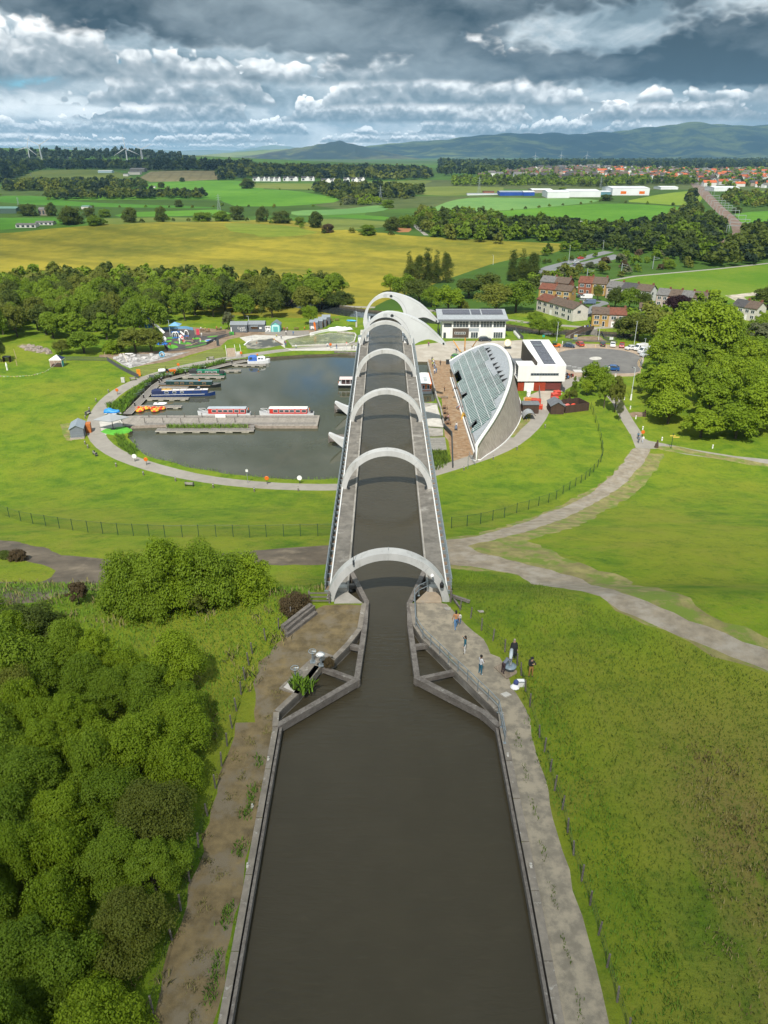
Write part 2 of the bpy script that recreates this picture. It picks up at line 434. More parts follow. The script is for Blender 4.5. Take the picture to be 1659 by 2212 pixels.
BROWNPAVE=M('brown_paving',(.245,.155,.085),.8,.25,.9,col2=(.31,.225,.145),c2=(.45,.62),sc2=.7)
BARK=M('bark_path',(.20,.14,.09),.9,.2,.6,.02,20,col2=(.26,.195,.14),c2=(.45,.65),sc2=.3)
CONC=M('concrete',(.30,.28,.25),.85,.2,.7,.01,20,col2=(.19,.175,.15),c2=(.5,.66),sc2=.5)
CONCL=M('pale_concrete',(.46,.44,.40),.85,.14,.7,.01,20,col2=(.36,.335,.30),c2=(.5,.68),sc2=.4)
MOWN=stripes('mown_grass',(.125,.150,.022),(.155,.175,.032),1,.45,.5,.9,.25)
YELLOW=field_mat('rapeseed',(.12,.13,.018),(.30,.25,.028),.0075,(R(60),.12),.3)
def F(n,a,b_,sc=.006,rows=None):return field_mat(n,a,b_,sc,rows)
REG=[]
def reg(name,w,pts,mat,jit=0,smooth=0,step=2.0,z=None):
 q=[XY(P(w,*p))for p in pts]if w else pts
 if smooth:q=smoothline(q,smooth,True)
 REG.append((name,dens(q,step,jit),mat))
D='d'
far=farland_mat()
reg('pasture',None,[(-16000,330),(-90,330),(140,330),(16000,330),(16000,21000),(-16000,21000)],far,0,0,60)
reg('rape_field',D,[(-80,506),(60,500),(240,483),(420,476),(640,474),(700,486),(760,500),(850,505),(935,512),(1080,521),(1255,528),(1220,541),(1090,562),(980,600),(860,640),(770,680),(600,690),(300,660),(-80,640)],YELLOW,.6,1,6)
reg('barley_field','c7',[(0,516),(180,518),(330,528),(470,548),(590,580),(420,592),(240,602),(150,580),(0,560)],F('barley',(.12,.17,.02),(.20,.22,.03),.012,(R(80),.3)),.5,1,6)
GR1=F('bright_grass',(.062,.165,.014),(.105,.235,.022));GR2=F('deep_grass',(.040,.125,.012),(.070,.185,.018));GR3=F('blue_barley',(.10,.21,.06),(.15,.27,.075))
GR4=F('olive_grass',(.10,.135,.025),(.16,.19,.04));GR5=F('stubble',(.17,.145,.07),(.23,.20,.10),.02,(R(10),.25))
reg('field','c6',[(640,470),(960,380),(1480,365),(1659,375),(1780,400),(1659,495),(1480,500),(1360,490),(720,497),(300,497),(310,470)],GR1,0,1,20)
reg('field','c6',[(-60,470),(300,470),(350,497),(720,520),(1440,545),(1440,555),(700,545),(0,520)],GR2,0,1,20)
reg('field','c6',[(760,600),(840,580),(1450,560),(1540,590),(1200,605),(800,610)],GR1,0,0,12)
reg('field','c6',[(690,620),(1100,612),(1659,620),(1659,640),(1040,645),(780,660),(690,655)],GR4,0,0,12)
reg('field','c6',[(-60,620),(360,612),(420,650),(200,680),(-60,700)],GR2,0,0,12)
reg('field','c6',[(80,365),(180,325),(300,297),(690,295),(830,325),(900,352),(600,370),(300,362)],GR4,0,1,30)
reg('field','c6',[(920,352),(1000,308),(1240,303),(1450,306),(1462,360),(1250,372),(1000,378)],GR5,0,0,30)
reg('field','c6',[(560,245),(900,238),(1180,250),(1180,262),(900,256),(560,262)],GR2,0,0,60)
reg('field','c7',[(170,275),(540,278),(720,270),(1160,258),(1250,262),(1180,292),(900,300),(700,292),(500,314),(320,312),(170,302)],GR4,0,0,20)
reg('field','c7',[(-20,318),(240,310),(430,322),(580,348),(690,358),(690,388),(540,402),(300,418),(-20,412)],GR1,0,1,15)
reg('field','c7',[(400,440),(700,434),(880,412),(960,408),(1000,424),(940,446),(760,460),(560,470),(400,470)],GR3,0,1,12)
reg('field','c7',[(600,472),(780,466),(940,474),(990,480),(980,497),(760,485),(640,478)],GR1,0,0,10)
reg('field','c7',[(500,490),(760,492),(975,508),(970,540),(800,555),(640,560),(590,530)],GR4,0,0,10)
reg('field','c7',[(975,308),(1180,300),(1400,293),(1680,300),(1680,342),(1330,352),(1150,344)],GR4,0,0,20)
reg('field','c8',[(-140,285),(0,267),(300,272),(640,277),(720,290),(500,315),(200,340),(-160,360),(-250,330)],GR3,0,1,15)
reg('field','c8',[(0,362),(250,336),(640,305),(900,305),(1120,318),(1290,335),(1240,370),(1060,400),(840,432),(720,415),(600,385),(300,375),(100,372)],GR1,0,1,12)
reg('field','c8',[(830,292),(980,265),(1180,235),(1255,230),(1290,270),(1270,300),(1190,316),(1000,302)],F('yellowish_grass',(.12,.20,.02),(.19,.25,.03)),0,1,12)  # yellow-green field tone
reg('field','c8',[(1470,362),(1560,350),(1720,342),(1720,425),(1600,420),(1520,425)],GR1,0,0,12)
reg('field','c8',[(1530,245),(1659,230),(1720,260),(1620,300),(1560,285)],F('yellowish_grass2',(.13,.20,.02),(.19,.25,.03)),0,0,12)
reg('meadow','b8',[(500,150),(700,100),(1100,68),(1640,12),(1800,0),(1900,120),(1760,300),(1500,300),(1300,290),(1180,270),(1000,200),(860,190),(760,165),(640,145)],F('meadow_grass',(.075,.16,.010),(.14,.20,.02),.02),.3,0,6)
reg('sand_patch','b8',[(1410,225),(1560,215),(1590,225),(1540,250),(1520,285),(1430,275),(1400,240)],M('pale_sand',(.42,.37,.30),.9,.25,.2,col2=(.14,.17,.04),c2=(.5,.6),sc2=.12),1.2,0,4)
FP=M('far_path',(.27,.255,.22),.9,.1,.3)
reg('footpath',None,strip([XY(P('b8',*p))for p in((190,190),(280,180),(520,130),(700,98),(1000,72),(1300,45),(1640,8),(1800,-6))],2.6),FP,0,0,6)
reg('railway',None,strip([XY(P('c8',*p))for p in((1370,560),(1440,515),(1500,470),(1490,430),(1420,365),(1350,300),(1300,250),(1262,205),(1245,180),(1235,160))],interp_w(10,[9,11,13,16,22,30])),M('rail_ballast',(.16,.105,.075),.95,.2,.2,col2=(.22,.17,.14),c2=(.5,.6),sc2=.15),0,0,8)
RD=M('far_road',(.17,.175,.18),.8,.1,.3)
reg('road',None,strip([XY(P('c8',*p))for p in((360,690),(430,662),(560,628),(690,592),(760,575))],7),RD,0,0,6)
reg('road',None,strip([XY(P('c8',*p))for p in((380,700),(520,668),(640,640),(740,618),(820,596))],9),RD,0,0,6)
reg('road',None,strip([XY(P('c8',*p))for p in((250,412),(400,420),(560,432),(800,437))],12),RD,0,0,10)
reg('road',None,strip([XY(P('b8',*p))for p in((330,400),(370,350),(420,310),(500,292),(440,275),(300,265))],4),RD,0,1,4)
reg('earth_mound','c7',[(1020,560),(1060,540),(1110,540),(1110,572),(1040,572)],M('orange_earth',(.30,.13,.045),.9),.4,0,3)
reg('footpath','c7',[(1130,515),(1150,512),(1190,560),(1230,590),(1200,590),(1150,550)],FP,0,0,4)
# around the basin
reg('towpath',None,strip(smoothline([XY(P(*q))for q in(('w1',850,232),('w1',960,252),('w1',1380,297),('w1',1500,312),('b5',120,90),('b5',320,105),('b5',700,138),('b5',1000,158),('b5',1150,150))],1),3.2),PATHT,0,0,4)
reg('towpath',None,strip([XY(P('b1',*p))for p in((1060,55),(1250,60),(1420,75),(1659,82))],3.5),PATHT,0,0,4)
reg('bark_path','b2',[(-10,605),(200,590),(700,560),(720,520),(700,420),(690,330),(1000,300),(1250,315),(1440,330),(1659,350),(1900,360),(2300,330),(2500,320),(2520,345),(2200,380),(1880,420),(1700,395),(1550,410),(1420,440),(1390,470),(1330,520),(1100,580),(900,640),(700,690),(400,740),(300,730),(100,640),(0,635)],BARK,.15,0,2)
reg('mown_bank','b2',[(330,765),(560,720),(900,655),(1120,590),(1340,510),(1400,590),(1420,625),(1150,665),(900,715),(640,775),(520,830),(420,830)],MOWN,.1,0,2)
reg('basin_path',None,strip(smoothline([XY(P(*q))for q in(('w2',1600,992),('w2',1400,995),('w2',1150,986),('w2',900,962),('w2',700,928),('w2',500,875),('w2',360,822),('w2',270,760),('w2',233,690),('w2',240,625),('w2',285,550),('w2',345,495),('w2',430,445),('w2',540,402),('w2',690,358),('w2',850,325),('w2',1000,300),('w2',1250,264),('w2',1450,248),('w2',1560,240),('w2',1660,228))],1),4.0),PATHT,0,0,2)
reg('apron','c1',[(960,1000),(940,920),(1000,850),(1150,860),(1300,870),(1300,940),(1200,960),(1000,1040)],CONCL,0,0,1.5)
reg('green_mat','c1',[(955,1010),(1000,1030),(1100,1048),(1250,1015),(1280,970),(1200,958),(1000,985)],M('green_turf_mat',(.09,.36,.03),.8,.2,.8),.1,0,1.5)
reg('concrete_terrace','b1',[(160,415),(330,385),(520,390),(640,400),(940,370),(1000,385),(700,430),(660,450),(665,530),(740,545),(1200,520),(1480,505),(1500,330),(1659,330),(1659,560),(1200,560),(740,560),(660,530),(520,430),(240,470)],CONCL,0,0,2)
reg('paddling_pool_floor','b1',[(225,500),(260,465),(360,440),(520,425),(640,495),(500,525),(330,545),(250,538)],M('pool_floor',(.26,.24,.18),.4,.2,.3,col2=(.07,.07,.06),c2=(.44,.5),sc2=.16),0,0,2)
reg('splash_pool_water','b1',[(690,440),(940,395),(1150,360),(1300,362),(1420,375),(1430,400),(1410,465),(1370,480),(730,502)],M('algae_pool',(.15,.16,.065),.25,.35,.12,col2=(.30,.30,.17),c2=(.5,.64),sc2=.25),0,0,2)
reg('yard_paving','b1',[(440,350),(620,330),(930,345),(930,380),(800,400),(620,395),(440,372)],M('grey_decking',(.22,.20,.175),.8),0,0,2)
reg('minigolf_tarmac','b2',[(700,330),(760,320),(1040,330),(1050,380),(1140,395),(1300,390),(1350,380),(1420,372),(1290,445),(1180,490),(1000,530),(760,565),(715,510),(700,420)],M('black_tarmac',(.065,.06,.06),.8,.2),0,0,2)
for q in([(730,415),(820,408),(830,425),(740,430)],[(720,455),(790,440),(800,455),(740,470)],[(1020,420),(1100,412),(1110,430),(1020,438)],[(1180,405),(1290,392),(1310,400),(1190,415)],[(820,460),(900,455),(1020,475),(1000,490),(900,490),(810,470)],[(735,500),(820,490),(880,525),(780,555)],[(1080,450),(1180,445),(1250,460),(1120,468)],[(900,525),(1100,490),(1180,470),(1190,492),(1000,530)]):
 reg('putting_green','b2',q,M('putting_turf',(.085,.30,.02),.8,.15),0,1,1.5)
reg('stepped_paving','b2',[(140,640),(270,590),(560,600),(700,580),(800,590),(1000,570),(800,630),(560,690),(330,755),(250,720)],M('stone_paving',(.34,.33,.32),.8,.35,.5,col2=(.20,.19,.18),c2=(.48,.55),sc2=.6),0,0,2)
reg('dirt_patch','c1',[(470,330),(560,320),(600,340),(600,395),(480,395)],BARK,.1,0,2)
reg('stony_bank','c1',[(165,200),(230,172),(420,215),(510,245),(500,280),(380,275),(230,240)],WORN,.3,0,2)
reg('dry_patch','c1',[(570,945),(660,930),(680,1100),(620,1095),(580,1030)],WORN,.3,0,1.5)
# visitor side
reg('wharf','w1',[(740,470),(860,455),(1000,438),(1400,436),(1480,430),(1500,470),(1470,560),(1000,580),(850,575),(750,575),(720,520)],PLAZA,0,0,2)
reg('terrace','w1',[(850,560),(1000,575),(1060,800),(1180,1140),(1180,1200),(1010,1255),(985,1100),(960,1070),(940,820),(890,790)],BROWNPAVE,0,0,2)
reg('service_road',None,strip(smoothline([XY(P(*q))for q in(('w1',800,1330),('w1',900,1302),('w1',1100,1240),('w1',1290,1175),('w1',1440,1095),('w1',1560,980),('w1',1610,880),('b5',480,830),('b5',620,760),('b5',760,660),('b5',860,600))],1),interp_w(40,[4.2,4.2,4.4,5,6.5,7.5,5.5,5])),PATHT,0,0,2)
reg('yard','b5',[(240,870),(400,800),(560,790),(640,830),(530,880),(470,1000),(400,960),(330,990),(250,960)],PLAZA,0,0,2)
reg('parking_bays','b5',[(440,380),(480,335),(620,322),(760,318),(1000,320),(1200,335),(1330,360),(1440,410),(1480,470),(1440,560),(1430,650),(1100,655),(800,650),(640,700),(600,640),(560,520)],M('bay_paving',(.30,.225,.16),.85,.12,.4,col2=(.36,.29,.22),c2=(.45,.65),sc2=.3),0,1,2)
reg('car_park','b5',[(560,430),(640,392),(800,368),(1000,364),(1200,378),(1350,408),(1430,445),(1460,500),(1440,560),(1420,615),(1250,622),(1100,625),(800,618),(640,570),(560,490)],ASPH,0,1,2)
reg('turning_island','b5',[(905,470),(940,452),(1000,450),(1040,462),(1035,478),(980,487),(930,482)],CONCL,0,1,1.5)
reg('bridge_paving','b5',[(700,260),(830,245),(960,240),(1030,250),(1060,280),(1100,300),(1000,300),(780,285)],BARK,0,0,2)
reg('gravel_bed','b4',[(1010,1382),(1190,1180),(1230,1100),(1310,1110),(1300,1200),(1200,1290),(1120,1382)],WORN,0,0,2)
reg('walkway',None,strip([XY(P('b5',*p))for p in((1140,850),(1200,920),(1300,1100),(1390,1240))],3.0),PATHT,0,0,2)
reg('walkway','w3',[(790,1090),(850,1090),(880,1160),(920,1180),(1000,1195),(1200,1235),(1450,1275),(1700,1300),(1700,1335),(1400,1300),(1150,1265),(985,1230),(930,1230),(840,1225)],PATHT,0,0,2)
reg('dirt_patch','w3',[(800,1010),(830,1003),(900,1005),(895,1030),(820,1035)],BARK,.1,0,1.5)
reg('track_verge','c5',[(1100,110),(1230,135),(1500,180),(1720,215),(1720,195),(1450,150),(1220,105),(1140,105)],WORN,.3,0,2)
reg('track_verge','c5',[(90,550),(250,530),(600,410),(900,240),(1000,130),(1160,140),(1060,290),(900,400),(700,500),(500,560),(700,650),(960,740),(1300,880),(1720,1060),(2300,1300),(2300,1480),(1720,1225),(1400,1110),(1150,1000),(900,900),(600,770),(400,720),(90,690)],WORN,.5,0,1.5)
reg('dirt_track','c5',[(60,562),(250,540),(420,490),(600,420),(780,340),(900,250),(960,180),(1010,110),(1090,115),(1050,190),(980,270),(900,330),(780,400),(640,465),(480,520),(330,555),(200,585),(260,615),(400,650),(560,690),(760,745),(960,815),(1200,910),(1450,1010),(1720,1115),(2300,1340),(2300,1470),(1720,1215),(1400,1090),(1150,980),(950,895),(700,795),(450,725),(280,690),(60,670)],TRACK,.22,0,1.2)
reg('dirt_track','c2',[(1700,205),(1565,215),(1200,238),(1000,260),(700,285),(530,285),(300,260),(200,225),(60,195),(-80,180),(-80,510),(60,495),(190,480),(330,440),(510,420),(800,370),(1000,330),(1280,310),(1565,305),(1700,300)],MUD,.25,0,1.2)
reg('grass_island','c2',[(-80,270),(60,270),(200,305),(258,335),(240,365),(170,395),(60,390),(-80,380)],GRASS,.2,0,1.2)
# beside the canal on top
LEFTQ=[('b7',150,1560),('b7',160,1430),('b7',350,1250),('b7',540,1000),('b7',690,930),('b7',820,800),('b7',945,640),('b7',985,400),('b7',800,285)]
RIGHTQ=[('b6',290,290),('b6',95,430),('b6',130,650),('b6',225,795),('b6',310,870),('b6',560,1120),('b6',960,1510),('w6',1372,1110),('w6',1378,1185)]
CL=[XY(PZ(*q,25))for q in LEFTQ];CR=[XY(PZ(*q,25))for q in RIGHTQ]
CLN=[XY(G(480,2260,25)),XY(G(545,1890,25))];CRN=[XY(G(1208,2260,25)),XY(G(1147,1925,25))]
lb=Vector(CLN[0]);lb=(lb.x+(lb.y--20)*0-.25,-20.)
CANAL=[lb]+CLN+CL+[(-3.35,60.5),(4.05,60.5)]+CR+CRN[::-1]+[(CRN[0][0],-20.)]
reg('towpath','w6',[(905,500),(1000,497),(1095,505),(1130,560),(1200,620),(1285,700),(1330,780),(1390,800),(1430,900),(1440,970),(1480,1000),(1530,1090),(1555,1200),(1585,1340),(1380,1340),(1360,1100),(1100,800),(960,690),(890,600)],GRAVEL,.15,0,1)
reg('towpath','c4',[(370,0),(505,0),(560,200),(640,520),(720,800),(790,1050),(850,1290),(900,1500),(1060,2200),(760,2200),(640,1500),(560,1050),(470,520),(400,200)],GRAVEL,.12,0,1)
reg('canal_verge','w6',[(410,520),(480,505),(620,512),(640,530),(620,650),(540,740),(450,830),(390,920),(260,1010),(150,1130),(130,1340),(0,1340),(20,1000),(60,830),(190,690),(330,560)],DRYPATH,.25,0,1)
reg('canal_verge','c3',[(1290,-10),(1300,30),(1250,300),(1180,640),(1080,1100),(1000,1500),(860,2200),(420,2200),(690,1500),(790,1150),(850,950),(900,760),(950,600),(1010,400),(1060,180),(1115,-10)],DRYPATH,.22,0,1)
BAS=[('w2',1560,945),('w2',1400,955),('w2',1200,950),('w2',1000,930),('w2',900,915),('w2',780,895),('w2',700,878),('w2',600,850),('w2',500,820),('w2',460,792),('w2',452,760),('w2',420,735),('w2',408,712),('w2',440,690),('w2',400,668),('w2',372,648),('w2',372,612),('w2',395,582),('w2',465,495),('w2',535,425),('w2',600,400),('w2',735,370),('w2',940,320),('w2',1050,310),('w2',1150,304),('w2',1300,293),('w2',1500,285),('w2',1640,282)]
basin=[XY(P(*q))for q in BAS];basin=smoothline(basin,1)
rx=P('w1',846,575);basin+=[(6.5,rx.y),(rx.x,rx.y),(P('w1',905,800).x,P('w1',905,800).y),(P('w1',905,900).x,P('w1',905,840).y),(5.5,P('w1',860,860).y),(2.,P('w1',860,1080).y)]
FC=smoothline([XY(P(*q))for q in(('d',560,650),('d',640,653),('b1',1300,120),('b1',1530,150),('w1',960,300),('w1',1370,350),('b5',180,165),('b5',330,195),('b5',700,200),('b5',1000,212),('b5',1200,230),('b5',1340,245))],1)
fcw=strip(FC,interp_w(len(FC),[14,17,17,12,9,9,8]))
HOLES=[('canal_water',dens(CANAL,1.5),24.35),('basin_water',dens(basin,2,.25),-.55),('far_canal_water',dens(fcw,3,.2),-.8)]
def ground():
 vs=[];es=[]
 def addpoly(p):
  o=len(vs);n=len(p);vs.extend([(float(a),float(b))for a,b in p]);es.extend([(o+i,o+(i+1)%n)for i in range(n)])
 for n,p,m in REG:addpoly(p)
 for n,p,z in HOLES:addpoly(p)
 Y=-20.
 while Y<21000:
  d=max(30,Y);st=max(1.6,.022*(d+25));hw=min(16000,.85*(Y+60)+120)
  if Y<110:st=min(st,1.8)
  k=int(hw/st)
  for i in range(-k,k+1):
   x=i*st+nrng.uniform(-.3,.3)*st
   vs.append((x,Y+nrng.uniform(-.25,.25)*st))
  Y+=st
 r=delaunay_2d_cdt([Vector(v)for v in vs],es,[],0,1e-4,False)
 V=np.array([(v.x,v.y)for v in r[0]]);T=np.array(r[2])
 cen=V[T].mean(1);lab=np.zeros(len(T),int)
 for i,(n,p,m)in enumerate(REG):lab[inpoly(cen[:,0],cen[:,1],p)]=i+1
 for n,p,z in HOLES:lab[inpoly(cen[:,0],cen[:,1],p)]=-1
 Z=ZT(V[:,0],V[:,1])
 groups={}
 for i,(n,p,m)in enumerate([('ground',None,GRASS)]+REG):groups.setdefault((n,m.name),[]).append(i)
 for(n,mn),ids in groups.items():
  t=T[np.isin(lab,ids)]
  if not len(t):continue
  u,inv=np.unique(t,return_inverse=True);inv=inv.reshape(t.shape)
  co=np.column_stack([V[u],Z[u]])
  a=co[inv[:,0]];nn=np.cross(co[inv[:,1]]-a,co[inv[:,2]]-a)[:,2]
  inv[nn<0]=inv[nn<0][:,::-1]
  me=bpy.data.meshes.new(n);me.from_pydata(co.tolist(),[],inv.tolist());me.materials.append(bpy.data.materials[mn])
  me.shade_smooth()
  struct(link(n,me))
 t=T[lab==-1]
 skirt={'canal_water':CONC,'basin_water':M('muddy_bank',(.10,.085,.055),.8,.3),'far_canal_water':MATS['muddy_bank']if 'muddy_bank' in MATS else CONC}
 wm={'canal_water':water_mat('dark_water',(.046,.039,.024),0.03,.11,2.3,(.35,1.35,1)),'basin_water':water_mat('green_water',(.055,.058,.036),.02,.010,1.6,(1,1,1),(.075,.07,.045)),'far_canal_water':water_mat('blue_water',(.03,.035,.035),.04,.03,1.2)}
 for n,p,z in HOLES:
  b=B();q=len(p)
  area=sum(p[i][0]*p[(i+1)%q][1]-p[(i+1)%q][0]*p[i][1]for i in range(q))
  bm=skirt[n]if n!='far_canal_water' else MATS['muddy_bank']
  for i in range(q):
   a,c=p[i],p[(i+1)%q]
   if area<0:a,c=c,a
   b.add([(a[0],a[1],zt(*a)),(c[0],c[1],zt(*c)),(c[0],c[1],z-1),(a[0],a[1],z-1)],[(0,1,2,3)],bm)
  struct(b.build('canal_bank' if n!='basin_water' else 'basin_bank'))
  if n=='canal_water':
   pts=[(-3.6,60.4),(-3.6,187.5),(4.3,187.5),(4.3,60.4)]
   i0=min(range(q),key=lambda i:(p[i][0]+3.35)**2+(p[i][1]-60.5)**2);i1=min(range(q),key=lambda i:(p[i][0]-4.05)**2+(p[i][1]-60.5)**2)
   p=p[:i0]+[(-3.36,60.4),(-3.36,187.5),(4.06,187.5),(4.06,60.4)]+p[i1+1:]
  b2=B();c2=delaunay_2d_cdt([Vector(v)for v in p],[(i,(i+1)%len(p))for i in range(len(p))],[],0,1e-4,False)
  cv=np.array([(v.x,v.y)for v in c2[0]]);ct=np.array(c2[2]);kk=inpoly(cv[ct].mean(1)[:,0],cv[ct].mean(1)[:,1],p)
  b2.add([(v.x,v.y,z)for v in c2[0]],[tuple(int(i)for i in f)for f in ct[kk]],wm[n])
  o=b2.build(n);me=o.data
  if me.polygons and me.polygons[0].normal.z<0:me.flip_normals()
  struct(o)
ground()
# far hills
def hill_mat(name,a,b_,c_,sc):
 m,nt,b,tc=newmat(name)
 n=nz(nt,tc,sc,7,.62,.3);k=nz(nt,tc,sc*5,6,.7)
 c=mixc(nt,n.sm(.44,.56),a,b_);c=mixc(nt,(n*.5+k*.6).sm(.52,.66),c,c_)  # patch noise also stands in for shading of the folds
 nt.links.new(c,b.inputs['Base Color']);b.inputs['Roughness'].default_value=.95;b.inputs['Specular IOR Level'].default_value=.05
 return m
def hills(name,ridge,Y0,depth,mat,seed,rough=.22,foot=346):
 xs=np.array([(a-829.5)/FPX*(Y0/_c)/(1+0)for a,b in ridge]);hs=np.array([max(3,ztop(Y0,b))for a,b in ridge])
 N=240;K=34
 X=np.linspace(xs[0],xs[-1],N);Hh=np.interp(X,xs,hs);Hh=Hh*(1+.035*np.sin(X/depth*9+seed)*np.sin(X/depth*23+seed)+.02*np.sin(X/depth*61))
 from mathutils import noise
 vs=[];fs=[]
 for j in range(K):
  t=-1+1.35*j/(K-1)
  for i in range(N):
   x=X[i];y=Y0+t*depth
   g=math.cos(min(1,abs(t))*PI/2)**1.25
   f1=noise.fractal(Vector((x/(depth*.42),y/(depth*.75),seed)),.8,2.1,5)
   rid=1-abs(noise.noise(Vector((x/(depth*.26)+f1*.5,t*.7,seed+5))))*1.5-.35*abs(noise.noise(Vector((x/(depth*.1)+f1,t*1.5,seed+9))))
   z=Hh[i]*g*(1-(1-g)*1.25*(1-rid))+Hh[i]*rough*f1*(1-g)*g*3.2
   vs.append((x*(1+.0*t),y,max(-6,z)))
 for j in range(K-1):
  for i in range(N-1):fs.append((j*N+i,j*N+i+1,(j+1)*N+i+1,(j+1)*N+i))
 b=B().add(vs,fs,mat);o=b.build(name,None,True);struct(o)
HM=hill_mat('hill_heath_shaded',(.014,.036,.040),(.030,.058,.048),(.15,.18,.06),.0006)  # dark heath, with cloud shade and blue haze put into its colour
HM2=hill_mat('hill_crag',(.025,.038,.036),(.055,.055,.045),(.11,.13,.05),.0009)
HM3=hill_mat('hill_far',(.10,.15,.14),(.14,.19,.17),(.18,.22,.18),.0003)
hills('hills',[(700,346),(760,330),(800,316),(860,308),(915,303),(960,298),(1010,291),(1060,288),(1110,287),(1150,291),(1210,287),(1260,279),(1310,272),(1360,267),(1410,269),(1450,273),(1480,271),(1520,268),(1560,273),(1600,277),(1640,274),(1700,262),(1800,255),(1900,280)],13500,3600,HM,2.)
hills('hills',[(560,348),(610,334),(650,325),(700,315),(735,308),(752,305),(770,309),(800,318),(840,330),(890,346)],9800,1300,HM2,5.,.2)
hills('hills',[(420,347),(480,338),(540,332),(600,325),(660,322),(720,330),(790,346)],12500,1800,hill_mat('hill_pasture',(.08,.13,.03),(.15,.19,.05),(.20,.22,.07),.0007),8.)
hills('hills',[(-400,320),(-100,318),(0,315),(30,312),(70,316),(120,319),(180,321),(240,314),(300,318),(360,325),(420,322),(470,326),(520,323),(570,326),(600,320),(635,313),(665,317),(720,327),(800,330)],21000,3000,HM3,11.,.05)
# aqueduct, boat lift, canal edge
WHITEC=M('white_hoop_concrete',(.43,.43,.42),.65,.10,.6,.004,12,col2=(.28,.275,.255),c2=(.52,.74),sc2=1.3,stretch=(1,1,.35))
WHITES=M('white_steel',(.54,.55,.56),.4,.05,.3,col2=(.46,.465,.47),c2=(.5,.75),sc2=.25)
SEAM=M('seam_line',(.32,.33,.34),.6,.1)
DECK=M('deck_concrete',(.15,.138,.12),.85,.3,1.1,.01,20,col2=(.27,.255,.23),c2=(.55,.68),sc2=.45)
RUST=M('stained_ledge',(.20,.14,.095),.9,.3,2.)
STEEL=M('galvanised_steel',(.27,.31,.335),.4,.12,3,metal=.4)
DARK=M('dark_steel',(.03,.035,.04),.5,.2)
BLACK=M('black_plastic',(.015,.015,.017),.5,.2)
WHITE=M('white_paint',(.74,.74,.73),.45,.05,1.)
def timber_mat():
 m,nt,b,tc=newmat('weathered_timber')
 w=nz(nt,tc,1.1,6,.7);mp=nt.nodes.new('ShaderNodeMapping');mp.inputs['Scale'].default_value=(1,1,6);nt.links.new(tc,mp.inputs[0])
 g=nz(nt,mp.outputs[0],3.5,5,.7,.8)
 c=mixc(nt,(w*.5+g*.5).sm(.35,.65),(.085,.072,.062),(.20,.18,.16))
 c=mixc(nt,nz(nt,tc,2.6,6,.7).sm(.62,.68)*.7,c,(.36,.35,.32))
 nt.links.new(c,b.inputs['Base Color']);b.inputs['Roughness'].default_value=.85
 bn=nt.nodes.new('ShaderNodeBump');bn.inputs['Distance'].default_value=.03;bn.inputs['Strength'].default_value=.7
 nt.links.new(g.k,bn.inputs['Height']);nt.links.new(bn.outputs[0],b.inputs['Normal']);MATS['weathered_timber']=m
 return m
TIMBER=timber_mat()
def wpart(b,name,root,smooth=False):
 return b.build(name,root,smooth,-root.location)
ACX=.37
aq=thing('aqueduct','long grey concrete canal aqueduct carried through five white hoops','aqueduct',(ACX,57,0))
b=B();b.box(-3.6,60.0,22.4,4.35,160.5,22.9,CONC)
b.prism([(-5.0,60),(-3.6,60),(-3.6,160.5),(-5.0,160.5)],22.9,24.2,CONC);b.prism([(4.35,60),(5.85,60),(5.85,160.5),(4.35,160.5)],22.9,24.2,CONC)
wpart(b,'trough',aq)
for sx,x0,x1,xo in((-1,-5.02,-3.36,-5.5),(1,4.06,5.85,6.3)):
 b=B()
 for k in range(21):
  y0=58.9+k*4.85;b.box(x0,y0+.012,24.2,x1,y0+4.838,25.0+(.004 if k%2 else 0),DECK)
 wpart(b,'walkway',aq)
 e=x1 if sx<0 else x0
 b=B().box(e-.09,58.9,24.3,e+.09,160.4,25.13,CONC);wpart(b,'kerb',aq)
 i=x0 if sx<0 else x1
 b=B().box(min(i,xo),59,23.9,max(i,xo),160.5,24.55,RUST)
 for k in range(66):b.box(min(i,xo),59.3+k*1.53,24.55,max(i,xo),59.42+k*1.53,24.95,STEEL)
 wpart(b,'ledge',aq)
 b=B().tube([(i-sx*.03,59,25.12),(i-sx*.03,160.3,25.12)],.075,WHITE,6);wpart(b,'pipe',aq)
 b=B()
 for h in(24.75,25.1,25.45,25.8):b.tube([(xo,60,h),(xo,160.4,h)],.035 if h<25.7 else .05,STEEL,5)
 for k in range(67):
  y=60.2+k*1.5;b.bar((xo,y,24.0),(xo-sx*.1,y,25.85),.08,.05,STEEL)
 wpart(b,'railing',aq)
ARY=[57.4,82.4,107.4,132.4,157.4]
